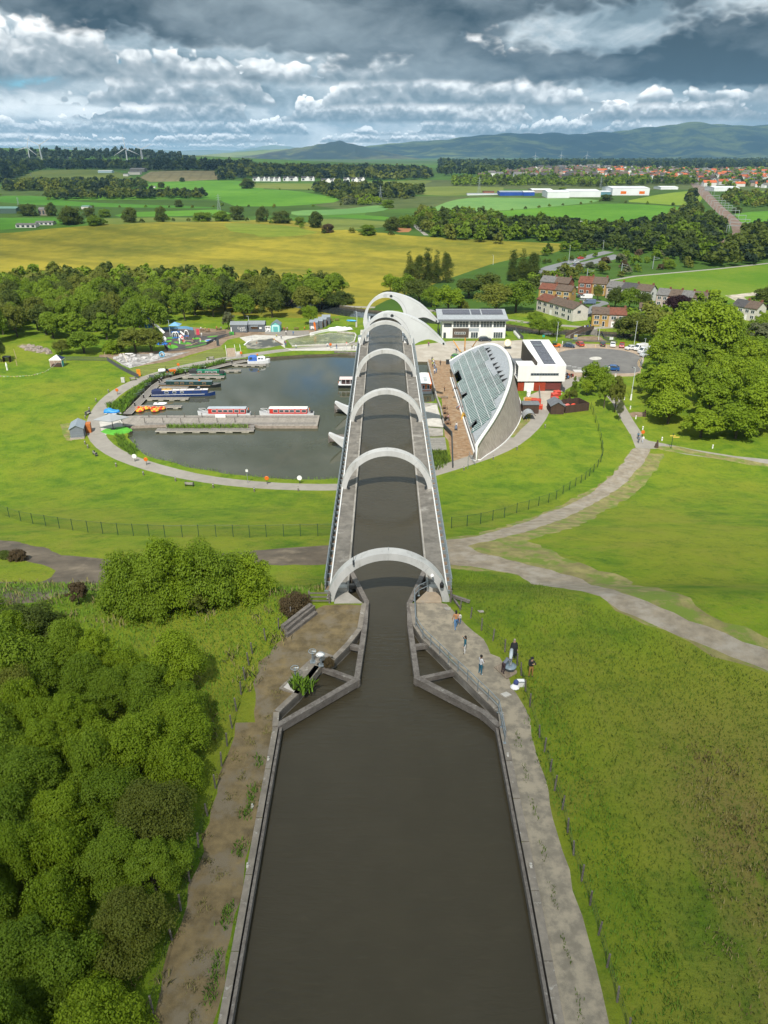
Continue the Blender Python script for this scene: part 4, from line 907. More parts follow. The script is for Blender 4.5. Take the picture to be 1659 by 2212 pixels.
def vc():
 sl=.62;p0=(20.,195,3.3);n=(-sl,0,1)
 t=thing('visitor_centre','crescent visitor centre with sloping glass roof, white rim and curved timber wall','building',(20,195,0))
 L=t.location
 pl=lambda w,x,y,dz=0:onplane(*px(w,x,y),(p0[0],p0[1],p0[2]+dz),n)
 rim=[pl('w1',*q)for q in((990,570),(1045,535),(1100,507),(1160,478),(1215,459),(1270,452),(1320,465),(1355,490),(1385,525),(1402,575),(1408,630),(1400,690),(1380,760),(1335,870),(1290,950),(1250,1012),(1205,1075),(1172,1130))]
 rim=[Vector(v)for v in smoothline([tuple(v)for v in rim],2)]
 tip=Vector((rim[-1].x,rim[-1].y-1.0,.4))
 eave=[pl('b4',*q)for q in((690,1420),(650,1295),(720,1222),(703,1180),(632,1268),(540,965),(610,905),(596,872),(543,905),(487,790),(550,735),(508,632),(455,682),(425,620))]
 poly=rim+eave
 def sheet(pts,mat,off,name,parent,th=0):
  v2=[Vector((p.x,p.y))for p in pts];r=delaunay_2d_cdt(v2,[(i,(i+1)%len(v2))for i in range(len(v2))],[],0,1e-5,False)
  V=[(v.x-L.x,v.y-L.y,p0[2]+(v.x-p0[0])*sl+off)for v in r[0]]
  T=np.array(r[2]);cv=np.array(V)[:,:2]+np.array([L.x,L.y]);k=inpoly(cv[T].mean(1)[:,0],cv[T].mean(1)[:,1],[XY(p)for p in pts])
  T=[tuple(int(i)for i in f)for f in T[k]]
  b=B().add(V,T,mat)
  if th:
   q=len(pts);P2=[(p.x-L.x,p.y-L.y,p0[2]+(p.x-p0[0])*sl+off)for p in pts]
   b.add(V and[(x,y,z-th)for x,y,z in V],T,mat)
   b.add(P2+[(x,y,z-th)for x,y,z in P2],[(i,(i+1)%q,q+(i+1)%q,q+i)for i in range(q)],mat)
  return b.build(name,parent)
 roof=sheet(poly,ZINC,0,'roof',t,.3)
 gp=[pl('b4',*q)for q in((650,1340),(745,1275),(875,1155),(868,1095),(932,1062),(900,975),(1030,850),(945,672),(900,710),(790,545),(845,515),(780,367),(722,412),(690,455),(645,418),(560,475),(432,592),(458,675),(508,630),(553,735),(490,790),(546,900),(597,870),(612,905),(543,965),(634,1262),(703,1178),(722,1222),(652,1290))]
 m,nt,bs,tc=newmat('roof_glazing')
 x,y,z=sep(nt,tc)
 w=nt.nodes.new('ShaderNodeTexWhiteNoise');w.noise_dimensions='2D'
 nt.links.new(comb(nt,(x/2.4)._m('FLOOR'),(y/1.0)._m('FLOOR'),0),w.inputs['Vector'])
 f=S(nt,w.outputs[0]);s2=nz(nt,comb(nt,x*.35,y*2.6,0),1.0,4,.6)
 k=(f*.45+s2*.9+x*-.035).sm(.12,.62)
 nt.links.new(mixc(nt,k,(.004,.026,.024),(.06,.125,.112)),bs.inputs['Base Color']);bs.inputs['Roughness'].default_value=.14
 bs.inputs['Specular IOR Level'].default_value=.4
 gl=sheet(gp,m,.08,'glazing',t,.05)
 b=B();GP=[XY(p)for p in gp]
 def line(a,q,r):
  N=120;ins=inpoly(np.linspace(a[0],q[0],N),np.linspace(a[1],q[1],N),GP);i=0
  pt=lambda j:((a[0]+(q[0]-a[0])*j/(N-1)),(a[1]+(q[1]-a[1])*j/(N-1)))
  while i<N:
   if ins[i]:
    j=i
    while j+1<N and ins[j+1]:j+=1
    if j>i:
     u,v=pt(i),pt(j);f=lambda c:(c[0]-L.x,c[1]-L.y,p0[2]+(c[0]-p0[0])*sl+.12)
     b.bar(f(u),f(v),r,.07,WHITES)
    i=j+1
   else:i+=1
 xs=[p[0]for p in GP];ys=[p[1]for p in GP]
 for k in range(12):line((20.6+k*1.9+.0,min(ys)-1),(20.6+k*1.9+.0,max(ys)+1),.12)
 k=min(ys)
 while k<max(ys):line((min(xs),k),(max(xs),k),.07);k+=1.05
 b.build('glazing_bar',gl)
 cen=Vector((24,196,6));b=B();rings=[]
 full=rim+[tip]
 for i,p in enumerate(full):
  a=full[max(0,i-1)];q=full[min(len(full)-1,i+1)];d=(q-a).normalized();nn=Vector(n).normalized();o=d.cross(nn)
  if(p+o-cen).length<(p-cen).length:o=-o
  w_=.75 if i<len(full)-3 else .5
  rings.append([tuple(p+v-L)for v in(o*.12+nn*.12,o*-w_+nn*.12,o*-w_-nn*.35,o*.12-nn*.45)])
 b.loft(rings,WHITE);b.build('rim',t,True)
 top=[];base=[];R2=rim[6:]+[tip]
 for i,p in enumerate(R2):
  a=R2[max(0,i-1)];q=R2[min(len(R2)-1,i+1)];d=(q-a);nn=Vector((-d.y,d.x)).normalized()
  if nn.dot(Vector((p.x-24,p.y-196)))<0:nn=-nn
  top.append(p-Vector((0,0,.3)));base.append(Vector((p.x+nn.x*.30*p.z,p.y+nn.y*.30*p.z,-.1)))
 m,nt,bs,tc=newmat('weathered_larch')
 x,y,z=sep(nt,tc);a=nz(nt,comb(nt,x*.2,y*.9,z*.10),5.,6,.75);c=nz(nt,tc,.35,5,.6)
 cc=mixc(nt,a.sm(.3,.72),(.20,.17,.145),(.40,.355,.31));cc=mixc(nt,c.sm(.45,.7)*.5,cc,(.20,.18,.16))
 nt.links.new(cc,bs.inputs['Base Color']);bs.inputs['Roughness'].default_value=.85
 N=14;rings=[[tuple(base[i].lerp(top[i],j/N)-L)for j in range(N+1)]for i in range(len(top))]
 B().loft(rings,m,False,False).build('timber_wall',t,True)
 B().loft([[tuple(q-L)for q in(base[i]+(base[i]-top[i]).normalized()*0+Vector((0,0,.35)),(base[i]+(base[i]-top[i]).normalized()*.12))]for i in range(len(base))],WHITE,False,False)
 pb=B()
 for a,q in zip(base[:-1],base[1:]):pb.bar(a-L+Vector((0,0,.2)),q-L+Vector((0,0,.2)),.16,.4,WHITE)
 pb.build('plinth',t)
 A_=Vector((eave[-1].x+.3,eave[-1].y,0));Bq=Vector((eave[0].x+.4,eave[0].y,0))
 b=B().bar(A_-L+Vector((0,0,1.8)),Bq-L+Vector((0,0,1.8)),.12,3.2,GLASS);b.build('front_glazing',t)
 b=B().bar(A_-L+Vector((-.35,0,.35)),Bq-L+Vector((-.35,0,.35)),.35,.7,WHITE);b.build('low_wall',t)
 b=B().bar(A_-L+Vector((0,0,1.6)),rim[5]-L+Vector((0,-1.0,1.6-rim[5].z)),.12,3.2,GLASS);b.build('end_glazing',t)
 for a,q in(((860,385),(808,425)),((876,410),(830,450)),((889,450),(848,495)),((916,495),(865,533)),((947,548),(893,597)),((973,592),(917,634)),((1000,640),(940,680)),((1024,683),(964,727)),((1056,720),(988,772))):
  tp=pl('b4',*a,.1);bt=pl('b4',*q,.1);up=pl('b4',q[0]-8,q[1]-34,.1)
  h=Vector((0,0,.75));b=B()
  b.add([v-L for v in(tp,bt,bt+h)],[(0,1,2)],BLACK);b.add([v-L for v in(tp+Vector((0,.01,.01)),bt+h+Vector((0,.01,.01)),up+Vector((0,0,.02)))],[(0,1,2)],ZINC)
  b.build('roof_scoop',t)
vc()
def window(b,fr,x0,x1,z0,z1,y,fm,n=1,root=None):
 pass
def facade(t,x0,x1,z0,z1,y,n=1,fm=None,name='window',tr=0,glass=None):
 fm=fm or WHITE;f=B();w=.09
 f.box(x0,y-.05,z0,x1,y+.02,z0+w,fm).box(x0,y-.05,z1-w,x1,y+.02,z1,fm)
 for k in range(n+1):
  x=x0+(x1-x0-w)*k/n;f.box(x,y-.05,z0+w,x+w,y+.02,z1-w,fm)
 if tr:f.box(x0+w,y-.04,z1-tr,x1-w,y+.01,z1-tr+w*.7,fm)
 o=f.build(name,t)
 B().add([(x0+.02,y-.012,z0+.02),(x1-.02,y-.012,z0+.02),(x1-.02,y-.012,z1-.02),(x0+.02,y-.012,z1-.02)],[(0,1,2,3)],glass or GLASS).build('pane',o)
 return o
 # white two-storey office block behind the lift
L=P('b4',325,285);Rr=P('b4',1020,280);wd=Rr.x-L.x
t=thing('office_block','white two-storey block with brown cladding and solar panels on its zinc roof','building',(L.x,L.y,0))
h=6.7;u=wd/695.
B().box(0,.0,0,wd,9,h-.3,RENDER_W).build('wall',t)
f=lambda xx:(xx-325)*u
B().box(f(440),-.06,.2,f(618),0,3.7,CEDARX).build('cladding',t)
B().box(f(618),-.05,2.5,f(728),0,3.7,M('steel_panel',(.33,.36,.40),.5)).build('panel',t)
facade(t,f(342),f(428),4.1,5.4,-.01,1,DARK);facade(t,f(462),f(582),1.5,2.3,-.07,5,WHITE)
for a,q,n in((443,612,5),(626,730,3),(742,870,4),(882,1012,4)):facade(t,f(a),f(q),3.95,h-.5,-.01,n,WHITE,tr=.8)
facade(t,f(888),f(992),.05,2.3,-.01,4,WHITE,'door');facade(t,f(640),f(720),.05,2.3,-.06,3,WHITE,'door');facade(t,f(340),f(368),.05,2.1,-.01,1,DARK,'door')
rf=B().prism([(-1.9,-1.1),(wd+.6,-1.1),(wd+.6,9.6),(-1.9,9.6)],[h-.2,h-.2,h+1.6,h+1.6],[h+.35,h+.35,h+2.1,h+2.1],ZINC).build('roof',t)
B().box(-1.95,-1.16,h-.3,wd+.65,-1.1,h+.3,SLATEG).build('fascia',t)
for a,q in((.3,wd*.45),(wd*.47,wd*.62),(wd*.64,wd-.6)):
 B().add([(a,3.6,h+1.19),(q,3.6,h+1.19),(q,8.9,h+2.07),(a,8.9,h+2.07)],[(0,1,2,3)],PV).build('solar_array',t)
for x in(-1.6,-1.3):B().tube([(x,0,0),(x,0,h)],.1,DARK,6).build('column',t)
# workshop block with the big solar roof
A=P('b5',260,805);Q=P('b5',612,770);Y0=A.y;X0=G(*px('b5',190,560),7).x;X1=Q.x+.3;XM=43.2
t=thing('workshop_block','white boxy block with a solar array on its sloping roof and red doors below','building',(X0,Y0,0))
w=X1-X0;xm=XM-X0
B().box(0,0,2.9,w,.5,7.4,RENDER_W).box(w-.5,.5,2.9,w,26,7.4,RENDER_W).box(xm,25.5,2.9,w-.5,26,8.2,RENDER_W).box(.2,.5,2.8,w-.5,26,3.0,RENDER_W).build('upper_wall',t)
B().box(.8,.5,0,w-.6,25.6,2.8,BROWNB).build('ground_floor',t)
rf=B().prism([(xm,.5),(w+.15,.5),(w+.15,26.2),(xm,26.2)],[7.0]*2+[8.4]*2,[7.45]*2+[8.85]*2,WHITE).build('roof',t)
rz=lambda y:7.45+(y-.5)/25.7*1.4+.06
B().add([(xm+2.0,1.4,rz(1.4)),(xm+5.4,1.4,rz(1.4)),(xm+5.4,25,rz(25)),(xm+2.0,25,rz(25))],[(0,1,2,3)],PV).build('solar_array',t)
B().box(xm+2.2,19.2,8.6,xm+4.6,19.5,8.9,STEEL).build('roof_pipe',t)
B().box(xm-.12,.5,3,xm,26,8.3,CEDAR).build('timber_screen',t)
B().box(0,20.5,3.0,.4,26,5.6,SLATEG).box(0,8,3.0,.4,20.5,6.2,SLATEG).box(.4,7.6,3.0,xm,8,6.0,RENDER_W).build('terrace_wall',t)
B().add([(.42,12,3.3),(.42,19,3.3),(.42,19,5.9),(.42,12,5.9)],[(0,1,2,3)],M('mural',(.30,.26,.16),.7,.7,.5,col2=(.12,.19,.24),c2=(.48,.55),sc2=.35)).build('mural',t)
B().add([(.4,.5,3.02),(xm-.12,.5,3.02),(xm-.12,26,3.02),(.4,26,3.02)],[(0,1,2,3)],SLATEG).build('terrace',t)
B().box(.35,.5,6.6,xm-.2,7.5,6.9,RENDER_W).build('flat_roof',t)
facade(t,w*.27,w*.86,4.6,5.3,-.01,10,STEEL)
B().box(w*.16,.40,.05,w*.36,.5,2.5,WHITE).build('white_door',t);B().box(w*.36,.38,.05,w*.61,.5,2.6,REDD).build('red_door',t)
B().box(w*.02,.42,.05,w*.15,.5,2.5,REDD).build('red_panel',t)
B().box(w*.62,.45,.5,w*.93,.5,2.3,M('red_mesh',(.13,.03,.025),.7,.3,6)).build('mesh_door',t)
# simple gabled houses
def gable(t,w,d,h,rh,wall,roof,over=.3,name='wall',mats=None,roofs=None):
 units=len(mats)if mats else 1
 for i in range(units):
  x0,x1=w*i/units,w*(i+1)/units;wm=mats[i]if mats else wall;rm=roofs[i]if roofs else roof;g=.003*i
  b=B().box(x0,0,0,x1,d,h,wm);b.add([(x0,0,h),(x0,d,h),(x0,d/2,h+rh)],[(0,1,2)],wm);b.add([(x1,0,h),(x1,d,h),(x1,d/2,h+rh)],[(0,2,1)],wm);b.build('wall',t)
  o0=over if i==0 else 0;o1=over if i==units-1 else 0;k=rh/(d/2)
  b=B()
  for sy in(0,1):
   ye=-over if sy==0 else d+over;ze=h-over*k
   b.add([(x0-o0,ye,ze+g),(x1+o1,ye,ze+g),(x1+o1,d/2,h+rh+g),(x0-o0,d/2,h+rh+g),(x0-o0,ye,ze+.18+g),(x1+o1,ye,ze+.18+g),(x1+o1,d/2,h+rh+.18+g),(x0-o0,d/2,h+rh+.18+g)],[(0,1,2,3),(4,7,6,5),(0,4,5,1),(0,3,7,4),(1,5,6,2)]if sy==0 else[(3,2,1,0),(5,6,7,4),(1,5,4,0),(4,7,3,0),(2,6,5,1)],rm)
  yield b.build('roof',t),x0,x1
def tiles(n,c):return M(n,c,.85,.35,3.5,.03,14,col2=tuple(k*.6 for k in c),c2=(.5,.65),sc2=1.1)
RBR=tiles('brown_roof_tile',(.105,.075,.055));RRD=tiles('red_roof_tile',(.15,.055,.032));RGY=tiles('grey_roof_tile',(.14,.135,.13));RDK=tiles('dark_roof_tile',(.06,.058,.06))
OCH=M('ochre_render',(.36,.225,.07),.85,.1);PNK=M('pink_grey_render',(.42,.34,.29),.85,.1);GRW=M('grey_white_render',(.52,.49,.45),.85,.1);REDB=M('red_brick',(.24,.085,.045),.85,.25,4);WHR=M('white_harling',(.60,.585,.56),.9,.08)
BRICK=M('chimney_brick',(.17,.07,.04),.9,.25,5)
def house(a,q,d,h,rh,walls,roofs,lab,wins=True,w='b8',wm=None):
 A,Q=P(w,*a),P(w,*q);dr=Q-A;dr.z=0;W_=dr.length
 t=thing('house',lab,'house',(A.x,A.y,A.z-.1),math.atan2(dr.y,dr.x),'houses by the canal footbridge')
 n=len(walls);uw=W_/n
 for i,(rf,x0,x1)in enumerate(gable(t,W_,d,h,rh,None,None,mats=walls,roofs=roofs)):
  B().box(x1-.9,d/2-.35,h+rh-.4,x1-.1,d/2+.35,h+rh+.9,BRICK).build('chimney',rf)
  if wins:
   for k,fr in enumerate((.12,.58)):
    xa=x0+uw*fr;facade(t,xa,xa+uw*.3,h-2.0,h-.6,-.02,2)
    if k==i%2:facade(t,xa,xa+uw*.3,.9,2.3,-.02,2)
    else:facade(t,xa+uw*.04,xa+uw*.2,.1,2.2,-.02,1,WHITE,'door',glass=WHITE if i%2 else DARK)
 if wins:B().box(W_+.01,d*.3,h-1.9,W_+.06,d*.5,h-.8,GLASS).build('gable_window',t)
 return t
house((387,458),(628,468),7,4.9,2.0,[OCH,PNK],[RBR,RRD],'semi-detached house, ochre left half and pink-grey right half with red roof')
house((-10,345),(248,425),7.5,5.0,2.0,[GRW,GRW,GRW],[RRD,RBR,RBR],'grey-white rendered terrace with brown roofs and a blank gable near the footbridge')
house((5,262),(232,285),7.5,4.8,2.0,[OCH,OCH],[RRD,RBR],'ochre house with half red, half brown roof behind the grey-white terrace')
house((15,205),(215,225),7.5,4.8,2.2,[PNK,REDB],[RGY,RBR],'house with grey and brown roof and a red brick end, leftmost of the estate')
house((287,228),(485,242),8,5.6,2.4,[REDB,OCH],[RRD,RBR],'tall semi-detached house of red brick and ochre render')
house((487,255),(800,292),8,5.2,2.2,[PNK,WHR,WHR],[RGY,RDK,RBR],'long pale terrace with grey, dark and brown roofs behind three round trees')
house((845,315),(1190,350),8,5.2,2.2,[PNK,REDB,REDB,PNK],[RGY,RBR,RGY,RBR],'terrace of pink and red brick houses behind the purple tree')
house((1385,395),(1560,425),7.5,5.0,2.2,[GRW,GRW],[RDK,RBR],'pale house with dark roof standing alone right of the big bright tree')
house((728,378),(800,382),6,3.0,1.6,[GRW],[RBR],'small house of which only a brown roof shows between the trees',False)
# sheds and huts
def shed(A,W_,d,h,rh,wall,roof,name,lab,cat,rz=0,grp=None,door=None,over=.15):
 t=thing(name,lab,cat,A,rz,grp)
 for _ in gable(t,W_,d,h,rh,wall,roof,over):pass
 if door:B().box(W_*.3,-.04,.05,W_*.7,.02,h*.85,door).build('door',t)
 return t
DKB=M('dark_blue_grey_boards',(.085,.105,.135),.75,.15,2);GRB=M('slate_grey_cladding',(.105,.118,.135),.7,.12,1.5)
A=P('c1',672,1078);Q=P('c1',800,1068)
t=thing('kiosk_shed','blue-grey gabled shed on a timber base beside the basin path','shed',(A.x,A.y,.35),math.atan2((Q-A).y,(Q-A).x));W_=(Q-A).length
B().box(-.1,-.9,-.45,W_+.1,6,0,M('base_timber',(.36,.31,.26),.9,.2,3)).build('base',t)
def rotgable(t,W_,d,h,rh,wall,roof,over=.2):
 b=B().box(0,0,0,W_,d,h,wall);b.add([(0,0,h),(W_,0,h),(W_/2,0,h+rh)],[(0,1,2)],wall);b.add([(0,d,h),(W_,d,h),(W_/2,d,h+rh)],[(0,2,1)],wall);b.build('wall',t)
 k=rh/(W_/2)
 b=B()
 for sx in(0,1):
  xe=-over if sx==0 else W_+over;ze=h-over*k
  b.add([(xe,-over,ze),(W_/2,-over,h+rh),(W_/2,d+over,h+rh),(xe,d+over,ze),(xe,-over,ze+.12),(W_/2,-over,h+rh+.12),(W_/2,d+over,h+rh+.12),(xe,d+over,ze+.12)],[(0,1,2,3),(4,7,6,5),(0,4,5,1),(3,2,6,7),(0,3,7,4)],roof)
 return b.build('roof',t)
rotgable(t,W_,5.4,2.1,.8,M('blue_grey_boards',(.17,.19,.225),.7,.1,3),M('blue_grey_roof',(.23,.27,.31),.6,.08))
b=B()
for i in range(9):b.bar((W_*i/8,-.85,0),(W_*i/8,-.85,.9),.05,.05,STEEL)
b.bar((0,-.85,.9),(W_,-.85,.9),.06,.06,STEEL);b.build('balustrade',t)
B().box(W_+.2,3.2,-.3,W_+1.3,5.2,2.0,M('orange_panel',(.42,.13,.03),.6)).build('side_hatch',t)
def sign(parent,txt,x,z,size,mat,y=-.06,rot=0):
 cu=bpy.data.curves.new('lettering','FONT');cu.body=txt;cu.size=size;cu.extrude=.02;cu.align_x='CENTER'
 o=bpy.data.objects.new('tmp',cu);C.objects.link(o);dg=bpy.context.evaluated_depsgraph_get();me=bpy.data.meshes.new_from_object(o.evaluated_get(dg));bpy.data.objects.remove(o)
 me.materials.clear();me.materials.append(mat)
 q=link('lettering',me,parent);q.location=(x,y,z);q.rotation_euler=(PI/2,rot,0);return q
for a,q,lab,kind in(((62,358),(250,355),'dark grey cabin with white lettering beside the wood',0),((255,352),(443,352),'dark grey snack cabin with a lit serving hatch and white letters',1)):
 A,Q=P('b1',*a),P('b1',*q);W_=(Q-A).length
 t=shed(A,W_,4.2,2.7,.9,GRB,M('cabin_roof',(.20,.22,.24),.6,.1),'cabin',lab,'cabin',0)
 if kind==0:sign(t,'Cargo',W_*.66,1.35,1.15,WHITE,rot=-.12);sign(t,'Yard',W_*.74,.45,1.15,WHITE,rot=-.12);B().box(.15,-.05,.3,.5,0,1.9,WHITE).build('notice',t)
 else:
  facade(t,W_*.2,W_*.6,1.0,2.1,-.02,1,STEEL,'serving_hatch',glass=M('warm_interior',(.30,.17,.08),.6,.6,2));B().box(W_*.68,-.04,1.1,W_*.82,0,1.7,WHITE).build('notice',t)
  B().prism([(W_*.18,-.9),(W_*.62,-.9),(W_*.62,0),(W_*.18,0)],[2.1,2.1,2.3,2.3],[2.16,2.16,2.36,2.36],STEEL).build('awning',t)
A=P('b1',512,352);TQ=M('turquoise_boards',(.16,.46,.44),.6,.1)
t=thing('turquoise_hut','small turquoise gabled hut with a pale front','hut',A);rotgable(t,3.4,4.5,2.5,1.2,TQ,M('hut_roof',(.16,.20,.22),.6),.2)
B().box(.5,-.06,0,2.9,0,2.5,M('pale_mint',(.52,.72,.70),.6,.05)).build('door_surround',t);B().box(.8,-.1,0,2.6,-.06,2.0,M('teal_door',(.10,.36,.36),.5,.08)).build('door',t)
A=P('b1',445,352);b=B().box(0,0,0,2.2,.15,2.2,WHITE);t=one(b,'mural_panel','white panel with black doodles between snack cabin and turquoise hut','panel',A)
B().add([(.1,-.01,.1),(2.1,-.01,.1),(2.1,-.01,2.1),(.1,-.01,2.1)],[(0,1,2,3)],M('doodles',(.7,.7,.7),.7,.1,1,col2=(.03,.03,.03),c2=(.52,.54),sc2=1.6)).build('drawing',t)
for i,(x,y,dc,lab)in enumerate(((935,330,None,'grey pod cabin with white scribbled front, nearest of four beside the pool'),(988,315,(.40,.13,.02),'grey pod cabin with an orange side, second from the pool'),(1030,296,(.36,.05,.02),'grey pod cabin with a red side, third from the pool'),(1072,270,(.05,.22,.42),'grey pod cabin with a blue side, farthest from the pool'))):
 A=P('b1',x,y);t=thing('pod_cabin',lab,'cabin',A,0,'row of pod cabins')
 B().prism([(0,0),(3.2,0),(3.2,3),(0,3)],[0]*4,[2.7,2.7,3.1,3.1],GRB).build('body',t)
 B().prism([(-.1,-.1),(3.3,-.1),(3.3,3.1),(-.1,3.1)],[2.72,2.72,3.14,3.14],[2.84,2.84,3.26,3.26],M('pod_roof',(.24,.27,.30),.5)).build('roof',t)
 B().box(3.2,.4,.1,3.26,2.6,2.4,M('pod_door%d'%i,dc,.5)if dc else WHITE).build('door',t)
 if not dc:B().add([(.2,-.02,.3),(2.6,-.02,.3),(2.6,-.02,1.5),(.2,-.02,1.5)],[(0,1,2,3)],MATS['doodles']).build('drawing',t)
A=P('b5',515,1040);Q=P('b5',650,1040)
t=thing('brown_shed','dark brown timber shed with a grey felt roof by the service road','shed',A);rotgable(t,(Q-A).length,5.0,2.2,1.0,BROWNB,SLATEG,.2)
A=P('b5',665,1030);Q=P('b5',905,1000);W_=(Q-A).length
t=thing('timber_compound','open-topped brown timber compound with red kit inside next to the shed','compound',A,math.atan2((Q-A).y,(Q-A).x))
for a in((0,0,W_,.12),(0,4.8,W_,4.92),(0,.12,.12,4.8),(W_-.12,.12,W_,4.8)):B().box(a[0],a[1],0,a[2],a[3],2.1,BROWNB).build('wall',t)
for k,(x,y,c,lab)in enumerate(((1.2,3.4,(.7,.7,.7),'white crate inside the timber compound'),(4.6,3.4,(.55,.05,.02),'red tarpaulined pile inside the timber compound'),(3.0,3.8,(.6,.12,.1),'red and white buoy heap inside the timber compound'))):
 b=B().ball((0,0,.5),.9,M('kit%d'%k,c,.6,.3,2,.05),9,6,(1,.7,.8))if k else B().box(-.7,-.6,0,.7,.6,1.2,M('kit%d'%k,c,.6))
 a=math.atan2((Q-A).y,(Q-A).x);one(b,'stored_kit',lab,'crate' if not k else 'heap',A+Vector((x*math.cos(a)-y*math.sin(a),x*math.sin(a)+y*math.cos(a),0)),a)
A=P('b4',1215,1120);t=shed(A,4.2,3.0,2.4,.3,BROWNB,SLATEG,'bin_store','brown timber bin store against the curved timber wall','shed')
A=P('b4',1225,1195);t=thing('bike_shelter','arched grey shelter with parked bicycles beside the curved wall','shelter',A)
b=B();rings=[[(x,1.9*0+y,z)for x,z in[(1.7-1.7*math.cos(a),2.0*math.sin(a))for a in np.linspace(.25,PI*.8,9)]]for y in(0,3.6)]
b.loft(rings,M('shelter_sheet',(.28,.30,.31),.4),False,False);b.build('canopy',t)
b=B()
for y in(0,3.6):b.tube([r for r in rings[0 if y==0 else 1]],.06,DARK,5)
b.build('hoop_frame',t)
def bike_geo(t,c):
 m=M('bike_paint_%d'%int(c[0]*99+c[1]*9+c[2]),c,.4)
 for x in(-.52,.52):B().tube([(x+.33*math.cos(a),0,.34+.33*math.sin(a))for a in np.linspace(0,2*PI,15)],.03,BLACK,4).build('wheel',t)
 B().tube([(-.52,0,.34),(-.18,0,.8),(.4,0,.82),(.52,0,.34)],.025,m,4).tube([(-.18,0,.8),(0,0,.3),(.4,0,.8)],.025,m,4).build('frame',t)
 B().box(-.3,-.05,.86,-.1,.05,.92,BLACK).build('saddle',t);B().tube([(.4,-.25,.98),(.42,0,.95),(.4,.25,.98)],.02,BLACK,4).build('handlebar',t)
for i,c in enumerate(((.02,.12,.30),(.06,.16,.04),(.25,.25,.25))):
 bk=thing('bicycle',('blue','green','grey')[i]+' bicycle leaning inside the arched shelter','bicycle',A+Vector((.9+.7*i,.6+i*.5,0)),R(75));bike_geo(bk,c)
for i,(x,y,c,s,lab)in enumerate(((1300,985,(.45,.17,.03),(1.5,1.0,.9),'heap of orange crates in the yard, nearest the white fridge row'),(1365,1000,(.42,.04,.015),(1.3,1.2,1.0),'red wheeled skip behind the bin store'),(1395,1060,(.50,.05,.02),(1.0,1.0,.9),'bright red bin at the corner of the bin store'),(1285,915,(.62,.62,.62),(.5,1.6,1.3),'white storage cage along the curved wall'))):
 t=thing('yard_crate',lab,'crate',P('b4',x,y),R(-12));m=M('yard_paint%d'%i,c,.5,.25,2)
 B().prism([(-s[0],-s[1]),(s[0],-s[1]),(s[0],s[1]),(-s[0],s[1])],0,s[2],m).build('body',t);B().box(-s[0]-.05,-s[1]-.05,s[2],s[0]+.05,s[1]*.1,s[2]+.09,m).build('lid',t)
 for q in(-1,1):B().lathe([(.12,-.05),(.12,.05)],BLACK,8,(s[0]*.7*q,-s[1],.12),1).build('wheel',t)
for i,(x,y,lab)in enumerate(((580,850,'red lidded bin nearest the workshop among the roadside bins'),(555,875,'red lidded bin in the middle of the roadside row'),(560,915,'dark lidded bin with red stripe next to the brown shed'))):
 t=thing('wheeled_bin',lab,'bin',P('b5',x,y),R(20),'bins by the service road');m=M('bin_red',(.45,.05,.03),.5)if i<2 else M('bin_dark',(.06,.06,.065),.5)
 B().prism([(-.9,-.6),(.9,-.6),(.9,.6),(-.9,.6)],.1,1.2,m).build('body',t);B().prism([(-.95,-.65),(.95,-.65),(.95,.65),(-.95,.65)],[1.2,1.2,1.35,1.35],[1.27,1.27,1.5,1.5],MATS['bin_red']).build('lid',t)
 for q in(-.7,.7):B().lathe([(.1,-.62),(.1,-.55)],BLACK,8,(q,0,.1),1).build('wheel',t)
wall([XY(P('b5',660,820)),XY(P('b5',600,770))],0,1.4,.1,SLATEG,'screen_fence','short dark screen fence behind the roadside bins','fence')
wall([XY(P('b4',1395,870)),XY(P('b4',1410,1000))],0,1.8,.06,STEEL,'yard_fence','grey mesh fence panel beside the yard crates','fence')
# boats, pontoons, vehicles
WOODD=stripes('deck_boards',(.27,.245,.22),(.17,.155,.14),0,5,.9,.85,.25)
FLOAT=M('float_concrete',(.40,.375,.32),.85,.2,1)
def seg(w,a,q,z=-.55):
 A,Q=PZ(w,*a,z),PZ(w,*q,z);d=Q-A;return A,d.length,math.atan2(d.y,d.x)
def pontoon(w,a,q,wd,lab,nf=4,h=.5,z=-.55,name='finger_pontoon'):
 A,Ln,rz=seg(w,a,q,z+h)
 A.z=z;t=thing(name,lab,'pontoon',A,rz)
 b=B().box(0,-wd/2,h-.18,Ln,wd/2,h,WOODD);b.box(0,-wd/2-.06,h-.2,Ln,-wd/2,h+.02,FLOAT).box(0,wd/2,h-.2,Ln,wd/2+.06,h+.02,FLOAT);b.build('deck',t)
 for k in range(nf):x=Ln*(k+.25)/nf;B().box(x,-wd/2+.02,-.3,x+Ln*.45/nf,wd/2-.02,h-.2,FLOAT).build('float',t)
 return t
pontoon('b3',(222,532),(707,532),1.5,'finger pontoon in front of the blue narrowboat')
pontoon('b3',(140,620),(628,622),1.5,'finger pontoon carrying a white inflatable behind the bumper boats')
pontoon('b3',(612,290),(1102,293),1.5,'finger pontoon in front of the green narrowboat')
pontoon('b3',(985,225),(1283,222),1.4,'empty short finger pontoon behind the bow of the green narrowboat',3)
pontoon('b3',(1190,160),(1558,160),1.4,'finger pontoon in front of the white cruiser')
pontoon('b3',(380,408),(700,412),1.3,'finger pontoon squeezed between the black and the blue narrowboats',3)
t=pontoon('b3',(345,882),(1430,878),2.1,'long floating pontoon parallel to the stone jetty',6,.5,-.55,'floating_pontoon')
Lp=seg('b3',(345,882),(1430,878),-.05)[1]
for x in(.085,.945):B().box(x*Lp,1.0,.5,x*Lp+1.1,3.0,.62,WOODD).build('gangway',t)
WK=smoothline([XY(PZ('b3',*q,0))for q in((25,706),(230,500),(365,362),(500,315),(720,262),(960,200),(1180,145),(1345,116))],1)
